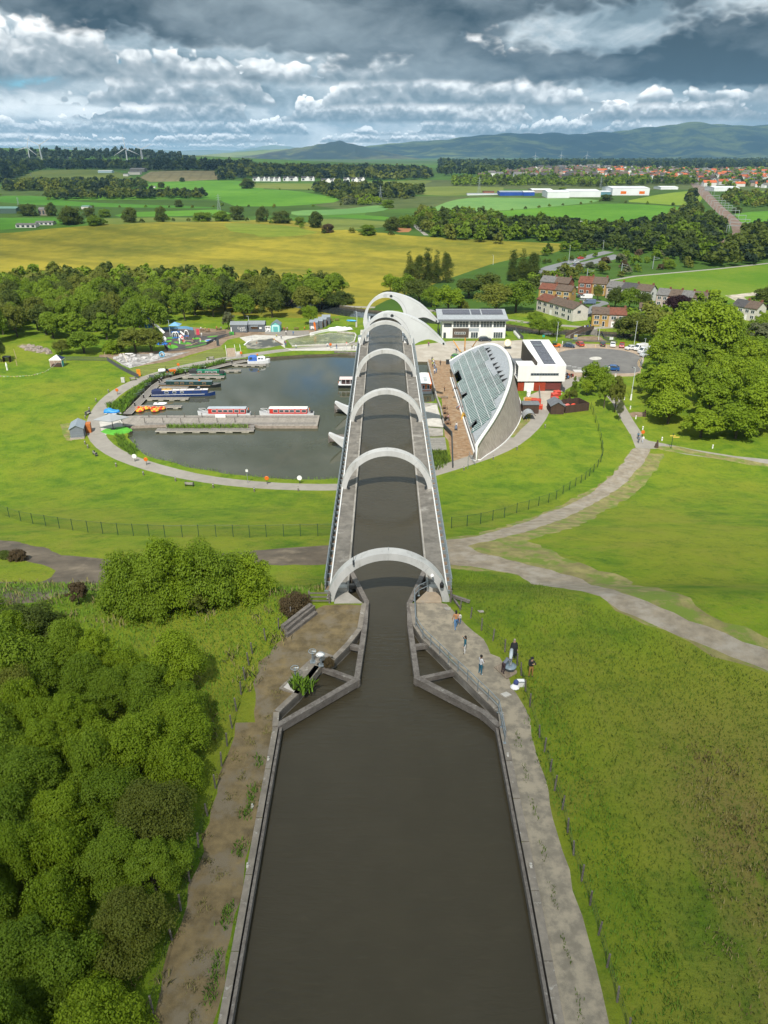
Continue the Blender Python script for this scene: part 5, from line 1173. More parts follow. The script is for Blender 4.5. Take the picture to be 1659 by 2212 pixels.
t=thing('pontoon_walkway','long grey boarded walkway pontoon curving along the reedy bank','pontoon',(*WK[0],-.55))
b=B()
for a,q in zip(WK[:-1],WK[1:]):b.bar((a[0]-WK[0][0],a[1]-WK[0][1],.5),(q[0]-WK[0][0],q[1]-WK[0][1],.5),2.1,.16,WOODD)
b.build('deck',t)
for s in(-1,1):
 b=B();pl=[]
 for i in range(len(WK)):
  u=Vector(WK[max(0,i-1)]);v=Vector(WK[min(len(WK)-1,i+1)]);d=(v-u).normalized();pl.append((WK[i][0]-WK[0][0]-d.y*1.08*s,WK[i][1]-WK[0][1]+d.x*1.08*s,.52))
 b.tube(pl,.09,FLOAT,5);b.build('edge_rail',t)
for x,y in((110,618),(207,530),(405,345),(503,305),(672,270),(893,220),(1185,150),(380,365)):
 L=PZ('b3',x,y,0);g=thing('mooring_post','black capped mooring post on the boarded walkway','post',L,0,'mooring posts on the walkway')
 B().tube([(0,0,-1),(0,0,1.0)],.17,BLACK,8).build('post',g);B().lathe([(.19,.98),(.19,1.03),(.05,1.12)],M('grey_cap',(.4,.4,.4),.5),8).build('cap',g)
for x,y,r_ in((138,515,50),(183,475,50),(255,405,50),(380,305,15),(488,292,12),(678,240,10),(845,200,14),(1140,140,14),(1235,112,12),(1305,105,12)):
 L=P('b3',x,y);g=thing('gangway_rail','pale steel loop rail beside the boarded walkway','rail',L,R(r_),'loop rails along the walkway')
 B().tube([(-1,0,0),(-1,0,1.0),(1,0,1.0),(1,0,0)],.04,STEEL,5).build('frame',g);B().tube([(-1,0,.5),(1,0,.5)],.03,STEEL,4).build('bar',g)
J=[XY(PZ('w2',*q,.15))for q in((380,622),(430,614),(900,612),(1432,612),(1420,668),(1112,668),(1080,660),(600,662),(440,668),(385,672))]
t=thing('jetty','broad paved stone jetty reaching into the basin','jetty',(*J[0],0));Jl=[(a-J[0][0],c-J[0][1])for a,c in J]
B().prism(Jl,-1.5,.15,M('jetty_wall',(.30,.25,.21),.9,.25,1.5),stripes('jetty_setts',(.30,.275,.235),(.25,.225,.195),0,1.4,.93,.85,.2)).build('slab',t)
b=B();q1,q2=PZ('w2',500,657,.16),PZ('w2',1410,655,.16);o=Vector((*J[0],0));b.bar(q1-o,q2-o,1.4,.06,WOODD);q1,q2=PZ('w2',480,622,.16),PZ('w2',1420,621,.16);b.bar(q1-o,q2-o,1.0,.06,WOODD)
b.build('timber_strip',t)
for x,y in((265,745),(463,748),(658,745),(853,745),(1245,742),(1438,740),(422,800),(620,805),(820,802),(1020,800),(1218,800),(220,805)):
 L=PZ('b3',x,y,.15);g=thing('jetty_post','grey timber post standing on the stone jetty','post',L,0,'posts along the jetty');B().tube([(0,0,0),(0,0,1.15)],.1,TIMBER,6).build('post',g);B().lathe([(.12,1.12),(.12,1.2),(.03,1.24)],TIMBER,6).build('cap',g)
A=PZ('w2',905,625,.15);b=B()
for k in range(3):b.box(-1.3,.5*k,0,1.3,.5*k+.5,.75-.24*k,WHITE)
one(b,'boarding_steps','white boarding steps on the jetty beside the grey-roofed trip boat','steps',A)
def paint(n,c,r=.4):return M('paint_'+n,c,r,.08,1.0)
def hull(b,Ln,W_,h,mat,deck,bow=.16,stern=.05,sheer=.35,k=13):
 rings=[]
 for i in range(k):
  s=i/(k-1);x=s*Ln
  f=1.0
  if s>1-bow:f=math.sqrt(max(0.0,1-((s-1+bow)/bow)**2))*.98+.02
  if s<stern:f=.75+.25*s/stern
  zz=h+sheer*max(0,(s-1+bow*1.5)/(bow*1.5))**2;w=W_/2*f
  rings.append([(x,-w,zz),(x-(.1 if s==1 else 0),-w*.86,-.25),(x-(.1 if s==1 else 0),w*.86,-.25),(x,w,zz)])
 b.loft(rings,mat)
 b.add([p for r in rings for p in((r[0][0],r[0][1]*.96,r[0][2]+.01),(r[3][0],r[3][1]*.96,r[3][2]+.01))],[(2*i,2*i+2,2*i+3,2*i+1)for i in range(k-1)],deck)
 return b
def cabin(b,x0,x1,W_,z0,z1,mat,roof,tum=.12):
 w=W_/2
 b.add([(x0,-w,z0),(x1,-w,z0),(x1,w,z0),(x0,w,z0),(x0,-w+tum,z1),(x1,-w+tum,z1),(x1,w-tum,z1),(x0,w-tum,z1)],[(0,1,5,4),(1,2,6,5),(2,3,7,6),(3,0,4,7)],mat)
 return b.loft([[(x,-w+tum-.04,z1),(x,-w*.45,z1+.12),(x,w*.45,z1+.12),(x,w-tum+.04,z1),(x,0,z1-.06)]for x in(x0-.1,x1+.1)],roof)
def sidewin(t,x0,x1,z0,z1,y,fm,round_=False):
 f=B()
 for s in(-1,1):
  if round_:f.lathe([((x1-x0)/2,s*y-.03),((x1-x0)/2,s*y+.03)],fm,12,((x0+x1)/2,0,(z0+z1)/2),1)
  else:f.box(x0-.07,s*y-.03,z0-.07,x1+.07,s*y+.03,z1+.07,fm)
  o=f.build('window',t);f=B()
  B().box(x0,s*y-.045,z0,x1,s*y+.045,z1,GLASS).build('pane',o)
def hood(b,x0,x1,W_,z0,z1,mat):
 w=W_/2
 return b.loft([[(x,-w,z0),(x,-w*.9,z0+(zt_-z0)*.7),(x,-w*.4,zt_),(x,w*.4,zt_),(x,w*.9,z0+(zt_-z0)*.7),(x,w,z0)]for x,zt_ in((x0,z0+(z1-z0)*.75),(x0+(x1-x0)*.3,z1),(x1-(x1-x0)*.2,z1),(x1,z0+(z1-z0)*.8))],mat)
def narrowboat(w,a,q,hc,cc,rc,lab,cx,hx,wins,frame,hoodm,fore=None,W_=2.1):
 A,Ln,rz=seg(w,a,q);t=thing('narrowboat',lab,'narrowboat',A,rz,'boats moored in the basin')
 hull(B(),Ln,W_,.75,hc,M('boat_deck',(.12,.12,.12),.6)).build('hull',t)
 x0,x1=cx[0]*Ln,cx[1]*Ln;cabin(B(),x0,x1,W_-.34,.7,1.75,cc,rc).build('cabin',t)
 for k,(u,v,r_)in enumerate(wins):sidewin(t,x0+u*(x1-x0),x0+v*(x1-x0),1.05,1.5,(W_-.34)/2-.05,frame,r_)
 if hx:hood(B(),hx[0]*Ln,hx[1]*Ln,W_-.2,.72,2.15,hoodm).build('pram_hood',t)
 if fore:hood(B(),fore[0]*Ln,fore[1]*Ln,W_-.3,.75,1.55,hoodm).build('bow_cover',t)
 B().tube([(.03,-W_/2,.62),(Ln*.84,-W_/2-.02,.62)],.05,frame,4).build('rubbing_strake',t)
 return t,Ln
NAVY=paint('navy',(.012,.035,.135));NAVY2=paint('hood_navy',(.012,.022,.075),.8);BLK=paint('black',(.014,.018,.018));GRN=paint('green',(.01,.12,.06));RED=paint('red',(.48,.035,.022));WHB=paint('hull_white',(.72,.73,.75));CRM=paint('cream',(.66,.60,.56));GRF=paint('grey_roof',(.36,.40,.44),.5);ORG=paint('orange',(.62,.14,.015));BLKC=paint('hood_black',(.025,.026,.028),.8)
t,Ln=narrowboat('b3',(298,512),(1002,497),NAVY,NAVY,CRM,'navy blue narrowboat with cream roof and navy hood, nearest of the three',(.17,.885),(.01,.19),[(.07,.14,0),(.24,.31,0),(.41,.47,0),(.67,.69,1),(.84,.865,1)],WHB,NAVY2)
for x in(.33,.45,.56,.68,.8):B().box(Ln*x,-.78,1.86,Ln*x+.1,.78,1.9,BLK).build('roof_seam',t)
B().box(Ln*.68,-.6,1.88,Ln*.77,.6,1.93,PV).build('solar_panel',t);B().lathe([(.05,0),(.34,.1),(.38,.16)],WHB,12,(Ln*.74,.5,2.1)).build('dish',t)
L=t.matrix_basis@Vector((Ln*.24,-.2,2.02));k=thing('kayak','yellow kayak lying on the cream roof of the navy narrowboat','kayak',L,t.rotation_euler.z)
B().loft([[(x,r*math.cos(a)*.32,r*math.sin(a)*.18)for a in np.linspace(0,2*PI,8,False)]for x,r in((-1.7,.1),(-1.1,.7),(0,1),(1.1,.7),(1.7,.1))],paint('yellow',(.60,.33,.015))).build('hull',k,True);B().lathe([(.24,.17),(.2,.19)],BLACK,8).build('cockpit',k)
t,Ln=narrowboat('b3',(385,402),(1065,408),BLK,paint('dark_teal',(.010,.035,.032)),paint('slate_roof',(.13,.17,.18)),'black narrowboat with brass-framed windows lying between the navy and green ones',(.12,.86),None,[(.2,.27,0),(.32,.39,0),(.52,.59,0),(.8,.87,0),(.09,.11,1),(.45,.47,1),(.68,.70,1)],paint('brass',(.42,.25,.09)),BLKC)
B().box(Ln*.64,-.3,1.85,Ln*.67,.3,2.05,ORG).build('life_ring',t)
t,Ln=narrowboat('b3',(722,280),(1120,283),GRN,GRN,paint('green_roof',(.02,.17,.10)),'green narrowboat with black hood and white windows, farthest of the three',(.2,.82),(.0,.22),[(.08,.22,0),(.4,.48,0),(.52,.68,0),(.74,.9,0)],WHB,BLKC,(.82,.95))
B().box(Ln*.2,-1.08,.72,Ln*.82,1.08,.78,RED).build('gunwale',t)
def tripboat(w,a,q,roof,lab,cab,flip=True):
 A,Ln,rz=seg(w,q,a)if flip else seg(w,a,q);t=thing('trip_boat',lab,'trip boat',A,rz,'boats moored in the basin')
 hull(B(),Ln,2.5,.7,WHB,M('trip_deck',(.35,.35,.36),.6),.2,.05,.5).build('hull',t)
 x0,x1=(1-cab[1])*Ln,(1-cab[0])*Ln;cabin(B(),x0,x1,2.25,.6,2.05,RED,roof,.06).build('cabin',t)
 for u in(.08,.24,.4,.54,.68,.84):sidewin(t,x0+(u-.055)*(x1-x0),x0+(u+.055)*(x1-x0),1.15,1.75,1.09,WHB)
 B().tube([(x1+.3,-1,.9),(x1+.3,-1,1.9),(x1+.3,1,1.9),(x1+.3,1,.9)],.05,WHB,5).build('bow_frame',t)
 B().tube([(Ln*.86,-.9,.9),(Ln*.86,-.9,1.55),(Ln*.97,-.25,1.75),(Ln*.97,.25,1.75),(Ln*.86,.9,1.55),(Ln*.86,.9,.9)],.05,WHB,5).build('bow_rail',t)
 B().tube([(x0-.3,-.9,.7),(x0-.3,-.9,1.7),(x0-.3,.9,1.7),(x0-.3,.9,.7)],.05,WHB,5).build('stern_rail',t)
 B().lathe([(.42,-.06),(.5,0),(.42,.06)],ORG,12,(x0-.5,-.8,1.3),0).build('life_ring',t);B().box(.3,-.4,.7,.9,.4,1.25,DARK).build('engine_box',t)
 return t
tripboat('w2',(785,611),(1066,611),GRF,'red and white trip boat with a pale grey roof by the jetty steps',(.22,.92))
tripboat('w2',(1112,611),(1402,611),paint('white_roof',(.74,.73,.68)),'red and white trip boat with a white roof at the outer jetty',(.20,.88))
A,Ln,rz=seg('b3',(1357,150),(1608,140));t=thing('cabin_cruiser','white cabin cruiser with a blue canvas hood at the far pontoon','motor boat',A,rz,'boats moored in the basin')
hull(B(),Ln,2.5,1.0,WHB,WHB,.45,.05,.35).build('hull',t);hood(B(),.3,Ln*.42,2.2,1.0,2.7,paint('canvas_blue',(.045,.13,.42),.8)).build('canvas_hood',t)
b=B();hood(b,Ln*.42,Ln*.78,1.9,1.0,2.3,WHB);b.build('cabin',t);sidewin(t,Ln*.47,Ln*.56,1.5,1.95,.9,GRF);sidewin(t,Ln*.6,Ln*.68,1.4,1.8,.88,GRF);sidewin(t,Ln*.1,Ln*.2,1.6,2.2,1.04,NAVY2)
B().tube([(Ln*.62,-.9,1.2),(Ln*.75,-.8,1.9),(Ln*.98,0,2.0),(Ln*.75,.8,1.9),(Ln*.62,.9,1.2)],.035,STEEL,5).build('bow_rail',t);B().ball((Ln*.45,.3,2.75),.3,ORG,8,6).build('buoy',t)
A,Ln,rz=seg('w1',(255,742),(420,742));t=thing('tour_boat','tour boat with pale pink canopy and black hull, half behind the aqueduct','tour boat',A,rz,'boats moored in the basin')
hull(B(),Ln,3.2,.9,BLK,WHB,.15,.05,.1).build('hull',t);B().box(.4,-1.5,2.5,Ln,1.5,2.65,paint('pink_canopy',(.66,.52,.50))).build('canopy',t);B().box(.2,-1.58,.9,Ln-.5,1.58,1.15,WHB).build('gunwale',t)
for i in range(7):B().box(.9+i*1.3,-1.45,1.1,1.0+i*1.3,1.45,2.5,WHB).build('pillar',t)
B().box(1.0,-1.2,1.1,Ln-1,1.2,1.9,M('seat_dark',(.05,.03,.03),.8,.6,3)).build('seats',t);B().lathe([(.35,-.07),(.48,0),(.35,.07)],ORG,12,(.1,-.9,1.6),0).build('life_ring',t)  # dark mottled brown block for the seats
A=PZ('w1',838,788,-.55);Bq=PZ('w1',828,655,1.5);Ln=Bq.y-A.y
t=thing('tour_boat','orange tour boat with a long white roof lying in the narrow dock','tour boat',A,R(91),'boats moored in the basin')
hull(B(),Ln,3.4,1.0,ORG,WHB,.1,.05,.1).build('hull',t);B().box(-.1,-1.55,-.2,.6,1.55,.75,WHB).build('stern',t)
cabin(B(),1.0,Ln-1.2,3.1,.9,2.6,ORG,paint('bright_roof',(.76,.76,.75)),.1).build('cabin',t)
B().box(Ln*.2,-.55,2.73,Ln*.55,.55,2.8,M('skylight',(.42,.44,.45),.3)).build('roof_panel',t);B().box(.9,-1.62,2.45,Ln-1,-1.45,2.66,ORG).build('roof_edge',t);B().box(.9,1.45,2.45,Ln-1,1.62,2.66,ORG).build('roof_edge',t)
for y in(-.95,.35):o=B().box(.93,y,1.1,1.0,y+.75,2.3,WHB).build('stern_window',t);B().box(.91,y+.1,1.2,.95,y+.65,2.2,GLASS).build('pane',o)
for i in range(6):sidewin(t,2+i*(Ln-4)/6,3.2+i*(Ln-4)/6,1.4,2.2,1.5,WHB)
proto=None
for i,(x,y,c)in enumerate(((165,678,1),(152,655,0),(236,652,1),(335,678,1),(322,655,0),(405,655,0))):
 L=PZ('b3',x,y,-.5);lab=['yellow and red bumper boat nearest the jetty in the left trio','red and yellow bumper boat on the walkway side of the left trio','yellow bumper boat at the right of the left trio','yellow and red bumper boat nearest the jetty in the right trio','red bumper boat on the walkway side of the right trio','red bumper boat at the outer end of the right trio'][i]
 t=thing('bumper_boat',lab,'bumper boat',L,i*.4,'bumper boats');n=16;b=B()
 for k in range(n):
  a0,a1=2*PI*k/n,2*PI*(k+1)/n;m=(paint('toy_yellow',(.68,.38,.03)),paint('toy_red',(.55,.05,.03)))[(k//2+c)%2]
  b.loft([[((.85+.28*math.cos(p))*math.cos(a),(.85+.28*math.cos(p))*math.sin(a),.28+.28*math.sin(p))for p in np.linspace(0,2*PI,8,False)]for a in(a0,a1)],m,False)
 b.build('tube',t);B().lathe([(.75,.1),(.72,.35),(.3,.42),(.28,.75),(.05,.8)],paint('toy_seat%d'%c,((.55,.06,.03),(.68,.45,.08))[c]),12).build('seat',t)
L=PZ('b3',392,606,.0);t=thing('inflatable_dinghy','white inflatable dinghy hauled onto the finger pontoon','dinghy',L,R(2));b=B()
b.tube([(-1.7,-.5,.3),(1.1,-.5,.3),(1.7,0,.4),(1.1,.5,.3),(-1.7,.5,.3)],.24,WHB,8);b.build('tube',t,True);B().box(-1.6,-.35,.15,1.1,.35,.25,GRF).build('floor',t);B().box(-.9,-.3,.45,-.5,.3,.55,BLACK).build('thwart',t)
A=P('c1',1000,850);Q=P('c1',1150,855);Ln=(Q-A).length;t=thing('boat_trailer','white two-axle trailer holding a boat beside the walkway gate','trailer',A,math.atan2((Q-A).y,(Q-A).x))
B().box(0,-.9,.5,Ln*.8,-.75,.65,WHB).box(0,.75,.5,Ln*.8,.9,.65,WHB).box(0,-.9,.5,.2,.9,.65,WHB).bar((Ln*.75,0,.58),(Ln*1.02,0,.5),.15,.15,WHB).build('frame',t)
for x in(.25,.38):
 for y in(-1.05,.95):o=B().lathe([(.3,y),(.3,y+.12)],BLACK,12,(Ln*x,0,.32),1).build('wheel',t);B().lathe([(.16,y-.01),(.16,y+.13)],WHB,8,(Ln*x,0,.32),1).build('rim',o)
b=B();rings=[]
for i in range(11):
 s=i/10;w_=.95*(1-max(0,s-.55)**2*4.2);hh=.75+.5*math.exp(-((s-.3)/.22)**2)+.06*math.sin(i*2.3)
 rings.append([(s*Ln*.92,w_*math.cos(a)*(1+.07*math.sin(i*3+a*4)),.7+hh*max(0,math.sin(a))*(.9+.1*math.sin(i*2+a*5)))for a in np.linspace(0,PI,9)])
b.loft(rings,M('blue_tarp',(.03,.23,.60),.5,.25,2,.05,6));one(b,'covered_boat','boat wrapped in a crumpled bright blue tarpaulin on the trailer','boat',A,t.rotation_euler.z,None,True)
CARP=[(0,.62),(.0,.95),(.06,1.02),(.22,1.45),(.40,1.52),(.62,1.47),(.76,1.02),(.97,.86),(1.0,.60)]
def car(L,rz,c,lab,kind='hatch',cat='car',grp='cars parked around the visitor centre'):
 Ln,W_,hs=dict(hatch=(4.1,1.75,1.),suv=(4.6,1.9,1.14),van=(5.4,2.0,1.55))[kind]
 t=thing('parked_car' if kind!='van' else 'van',lab,cat,L,rz,grp);m=M('car_%.2f_%.2f_%.2f'%c,c,.25,.03,1,coat=.6);w=W_/2
 b=B()
 prof=CARP if kind!='van' else[(0,.4),(0,1.3),(.02,1.42),(.3,1.46),(.66,1.46),(.78,1.36),(.9,.82),(.99,.7),(1.,.45)]
 lo=[(0.01,.3),(.99,.3)]
 rings=[]
 for y,sh in((-1,.90),(-.92,1.0),(.92,1.0),(1,.90)):
  r=[(x*Ln,y*w*(1 if z<1.05 else .90),z*hs if sh==1 else .3+(z*hs-.3)*sh)for x,z in[(0.0,.32)]+prof+[(1.0,.32)]]
  rings.append(r)
 b.loft(rings,m);b.build('body',t,False)
 g=B();q=1 if kind!='van' else 0
 for s in(-1,1):
  y=s*(w*.955)
  pts=[(.10,1.02),(.225,1.38),(.40,1.44),(.60,1.40),(.715,1.02)]if kind!='van' else[(.70,.92),(.70,1.3),(.77,1.3),(.86,.92)]
  vv=[(x*Ln,s*w*(.99 if z<1.05 else .93)+s*.012,z*hs)for x,z in pts];g.add(vv,[tuple(range(len(vv)))[::s]],GLASS)
 a,e=((.765,1.05),(.64,1.44))if kind!='van' else((.895,.86),(.785,1.33))
 g.add([(a[0]*Ln+.02,-w*.86,a[1]*hs),(a[0]*Ln+.02,w*.86,a[1]*hs),(e[0]*Ln+.04,w*.78,e[1]*hs),(e[0]*Ln+.04,-w*.78,e[1]*hs)],[(0,1,2,3)],GLASS)
 if q:g.add([(.055*Ln-.02,-w*.84,1.06*hs),(.055*Ln-.02,w*.84,1.06*hs),(.205*Ln-.04,w*.76,1.42*hs),(.205*Ln-.04,-w*.76,1.42*hs)],[(0,3,2,1)],GLASS)
 g.build('window',t)
 for x in(.19,.81):
  for s in(-1,1):
   o=B().lathe([(.24,s*w*1.01),(.32,s*w*1.0),(.32,s*w*.82)],BLACK,14,(x*Ln,0,.32),1).build('wheel',t);B().lathe([(.2,s*w*1.0),(.1,s*w*1.03)],STEEL,8,(x*Ln,0,.32),1).build('rim',o)
 for s in(-1,1):
  B().box(Ln*.965,s*w*.62-.2,.66*hs,Ln*1.003,s*w*.62+.2,.82*hs,WHITE).build('headlight',t);B().box(-.012,s*w*.7-.15,.7*hs,.05,s*w*.7+.15,.92*hs,RED).build('tail_light',t)
 B().box(Ln*1.0,-.26,.42,Ln*1.012,.26,.53,M('plate_white',(.7,.7,.7))).build('number_plate',t);B().box(-.014,-.26,.5,0,.26,.61,M('plate_yellow',(.65,.5,.05))).build('number_plate',t)
 return t
def carat(w,x,y,hd,c,lab,kind='hatch',**k):
 L=P(w,x,y);a=R(hd);Ln=dict(hatch=4.1,suv=4.6,van=5.4)[kind];return car((L.x-math.cos(a)*Ln/2,L.y-math.sin(a)*Ln/2,L.z+.01),a,c,lab,kind,'van' if kind=='van' else 'car',**k)
carat('b5',705,355,-25,(.03,.05,.085),'dark blue hatchback parked between the orange buggy and a red car')
carat('b5',815,338,100,(.42,.045,.03),'red hatchback seen from behind next to the dark blue car','hatch')
carat('b5',1045,338,80,(.045,.05,.055),'black car parked nose to the green verge, alone in its bay')
carat('b5',1150,346,-105,(.66,.66,.65),'white car parked between the black and the red one')
carat('b5',1242,352,-108,(.36,.03,.035),'dark red car parked right of a white car')
carat('b5',1335,378,-160,(.68,.68,.68),'small white car half hidden by a tall white van')
carat('b5',1432,385,-150,(.72,.72,.72),'tall white panel van at the edge of the car park','van')
carat('b5',1482,418,-155,(.60,.62,.64),'low white van with dark windows behind the panel van','van')
carat('b5',1495,450,-160,(.40,.42,.43),'silver car under the trees beside a lamp post','suv')
carat('b5',1140,590,165,(.012,.075,.24),'bright blue estate car with an open door on the turning circle','suv')
carat('b4',800,315,2,(.03,.035,.045),'dark SUV parked in front of the white office block','suv')
carat('b4',475,505,60,(.05,.22,.04),'green car peeping out behind the rim of the glass roof')
GE='vehicles among the estate houses'
for x,y,hd,c,lab in((270,246,170,(.05,.42,.05),'bright green car between the estate houses'),(312,252,10,(.05,.05,.06),'dark car beside the bright green one'),(342,372,100,(.04,.10,.26),'blue car behind the blank gable'),(368,388,170,(.03,.03,.035),'black car beside the ochre house'),(828,312,10,(.03,.13,.30),'blue car below the pale terrace')):carat('b8',x,y,hd,c,lab,grp=GE)
carat('b8',350,262,175,(.66,.66,.66),'white van with a dark stripe in the estate yard','van',grp=GE);carat('b8',372,300,175,(.10,.14,.22),'dark blue van with orange end in the estate yard','van',grp=GE)
GR_='cars on the road beyond the poplars'
for x,y,c,lab in((570,640,(.5,.52,.55),'silver car on the road beyond the poplars'),(598,617,(.5,.06,.03),'red car on the farther carriageway'),(510,652,(.08,.09,.12),'dark car on the road beyond the poplars'),(572,655,(.12,.14,.18),'grey car following the silver one on the road'),(412,412,(.06,.12,.3),'blue car near the round white building'),(483,418,(.7,.7,.7),'white van near the round white building')):carat('c8',x,y,20,c,lab,grp=GR_)
A=P('b5',528,352);t=thing('utility_buggy','orange utility buggy with green canopy in the first parking bay','buggy',A,R(-4))
B().box(0,-.75,.35,2.9,.75,.75,ORG).box(1.7,-.75,.75,2.9,.75,1.1,ORG).build('body',t);B().box(.2,-.7,1.75,1.8,.7,1.85,paint('dark_green',(.02,.10,.05))).build('canopy',t);B().box(.4,-.6,.75,1.4,.6,1.25,BLACK).build('seat',t)
b=B()
for x in(.25,1.7):
 for y in(-.68,.68):b.tube([(x,y,.7),(x,y,1.78)],.04,BLACK,5)
b.build('roll_cage',t)
for x in(.55,2.4):
 for y in(-.85,.65):o=B().lathe([(.33,y),(.33,y+.2)],BLACK,12,(x,0,.33),1).build('wheel',t);B().lathe([(.15,y-.01),(.15,y+.21)],STEEL,8,(x,0,.33),1).build('rim',o)
A=P('b2',745,815);t=thing('compact_tractor','orange compact tractor with a frame, on the grass by the walkway','tractor',A,R(15))
B().box(.6,-.4,.6,2.6,.4,1.2,ORG).build('bonnet',t);B().box(-.4,-.5,.55,.6,.5,1.0,DARK).build('chassis',t);B().box(-.3,-.25,1.0,.2,.25,1.5,BLACK).build('seat',t);B().tube([(-.3,-.45,.9),(-.3,-.45,2.3),(-.3,.45,2.3),(-.3,.45,.9)],.05,BLACK,5).build('roll_bar',t)
for x,r_ in((0,.62),(2.1,.4)):
 for y in(-.85,.6):o=B().lathe([(r_,y),(r_,y+.28)],BLACK,14,(x,0,r_),1).build('wheel',t);B().lathe([(r_*.5,y-.02),(r_*.5,y+.3)],ORG,8,(x,0,r_),1).build('rim',o)
A=P('b2',690,818);t=thing('tank_trailer','white tank on a small trailer behind the orange tractor','trailer',A,R(15))
B().lathe([(.1,-1.1),(.5,-1.0),(.6,-.6),(.6,.6),(.5,1.0),(.1,1.1)],WHB,14,(0,0,1.05),0).build('tank',t,True);B().box(-1.1,-.5,.4,1.9,.5,.5,DARK).build('frame',t)
for y in(-.75,.6):B().lathe([(.36,y),(.36,y+.15)],BLACK,12,(0,0,.36),1).build('wheel',t)
for i,(x,y,c,lab)in enumerate(((640,628,(.06,.07,.09),'black motorbike nearest the workshop corner'),(668,640,(.25,.25,.28),'silver motorbike second in the row'),(700,655,(.38,.10,.04),'orange motorbike in the middle of the row'),(690,680,(.06,.15,.32),'blue motorbike nearest the conifers'),(738,660,(.35,.04,.03),'red motorbike at the car park end of the row'))):
 t=thing('motorbike',lab,'motorbike',P('b5',x,y),R(20+i*8),'motorbikes by the workshop');m=paint('bike%d'%i,c)
 for q in(-.7,.7):o=B().lathe([(.22,-.06),(.32,-.05),(.32,.05),(.22,.06)],BLACK,14,(q,0,.32),1).build('wheel',t);B().lathe([(.1,-.08),(.1,.08)],STEEL,8,(q,0,.32),1).build('rim',o)
 B().prism([(-.3,-.16),(.45,-.14),(.45,.14),(-.3,.16)],[.35]*4,[.8,.95,.95,.8],m).build('tank',t);B().box(-.75,-.14,.72,-.1,.14,.86,BLACK).build('saddle',t);B().tube([(.4,-.36,1.02),(.5,0,.98),(.4,.36,1.02)],.025,STEEL,5).tube([(.5,0,.98),(.7,0,.32)],.04,STEEL,5).build('handlebar',t);B().box(-.85,-.22,.86,-.45,.22,1.2,BLACK).build('top_box',t)
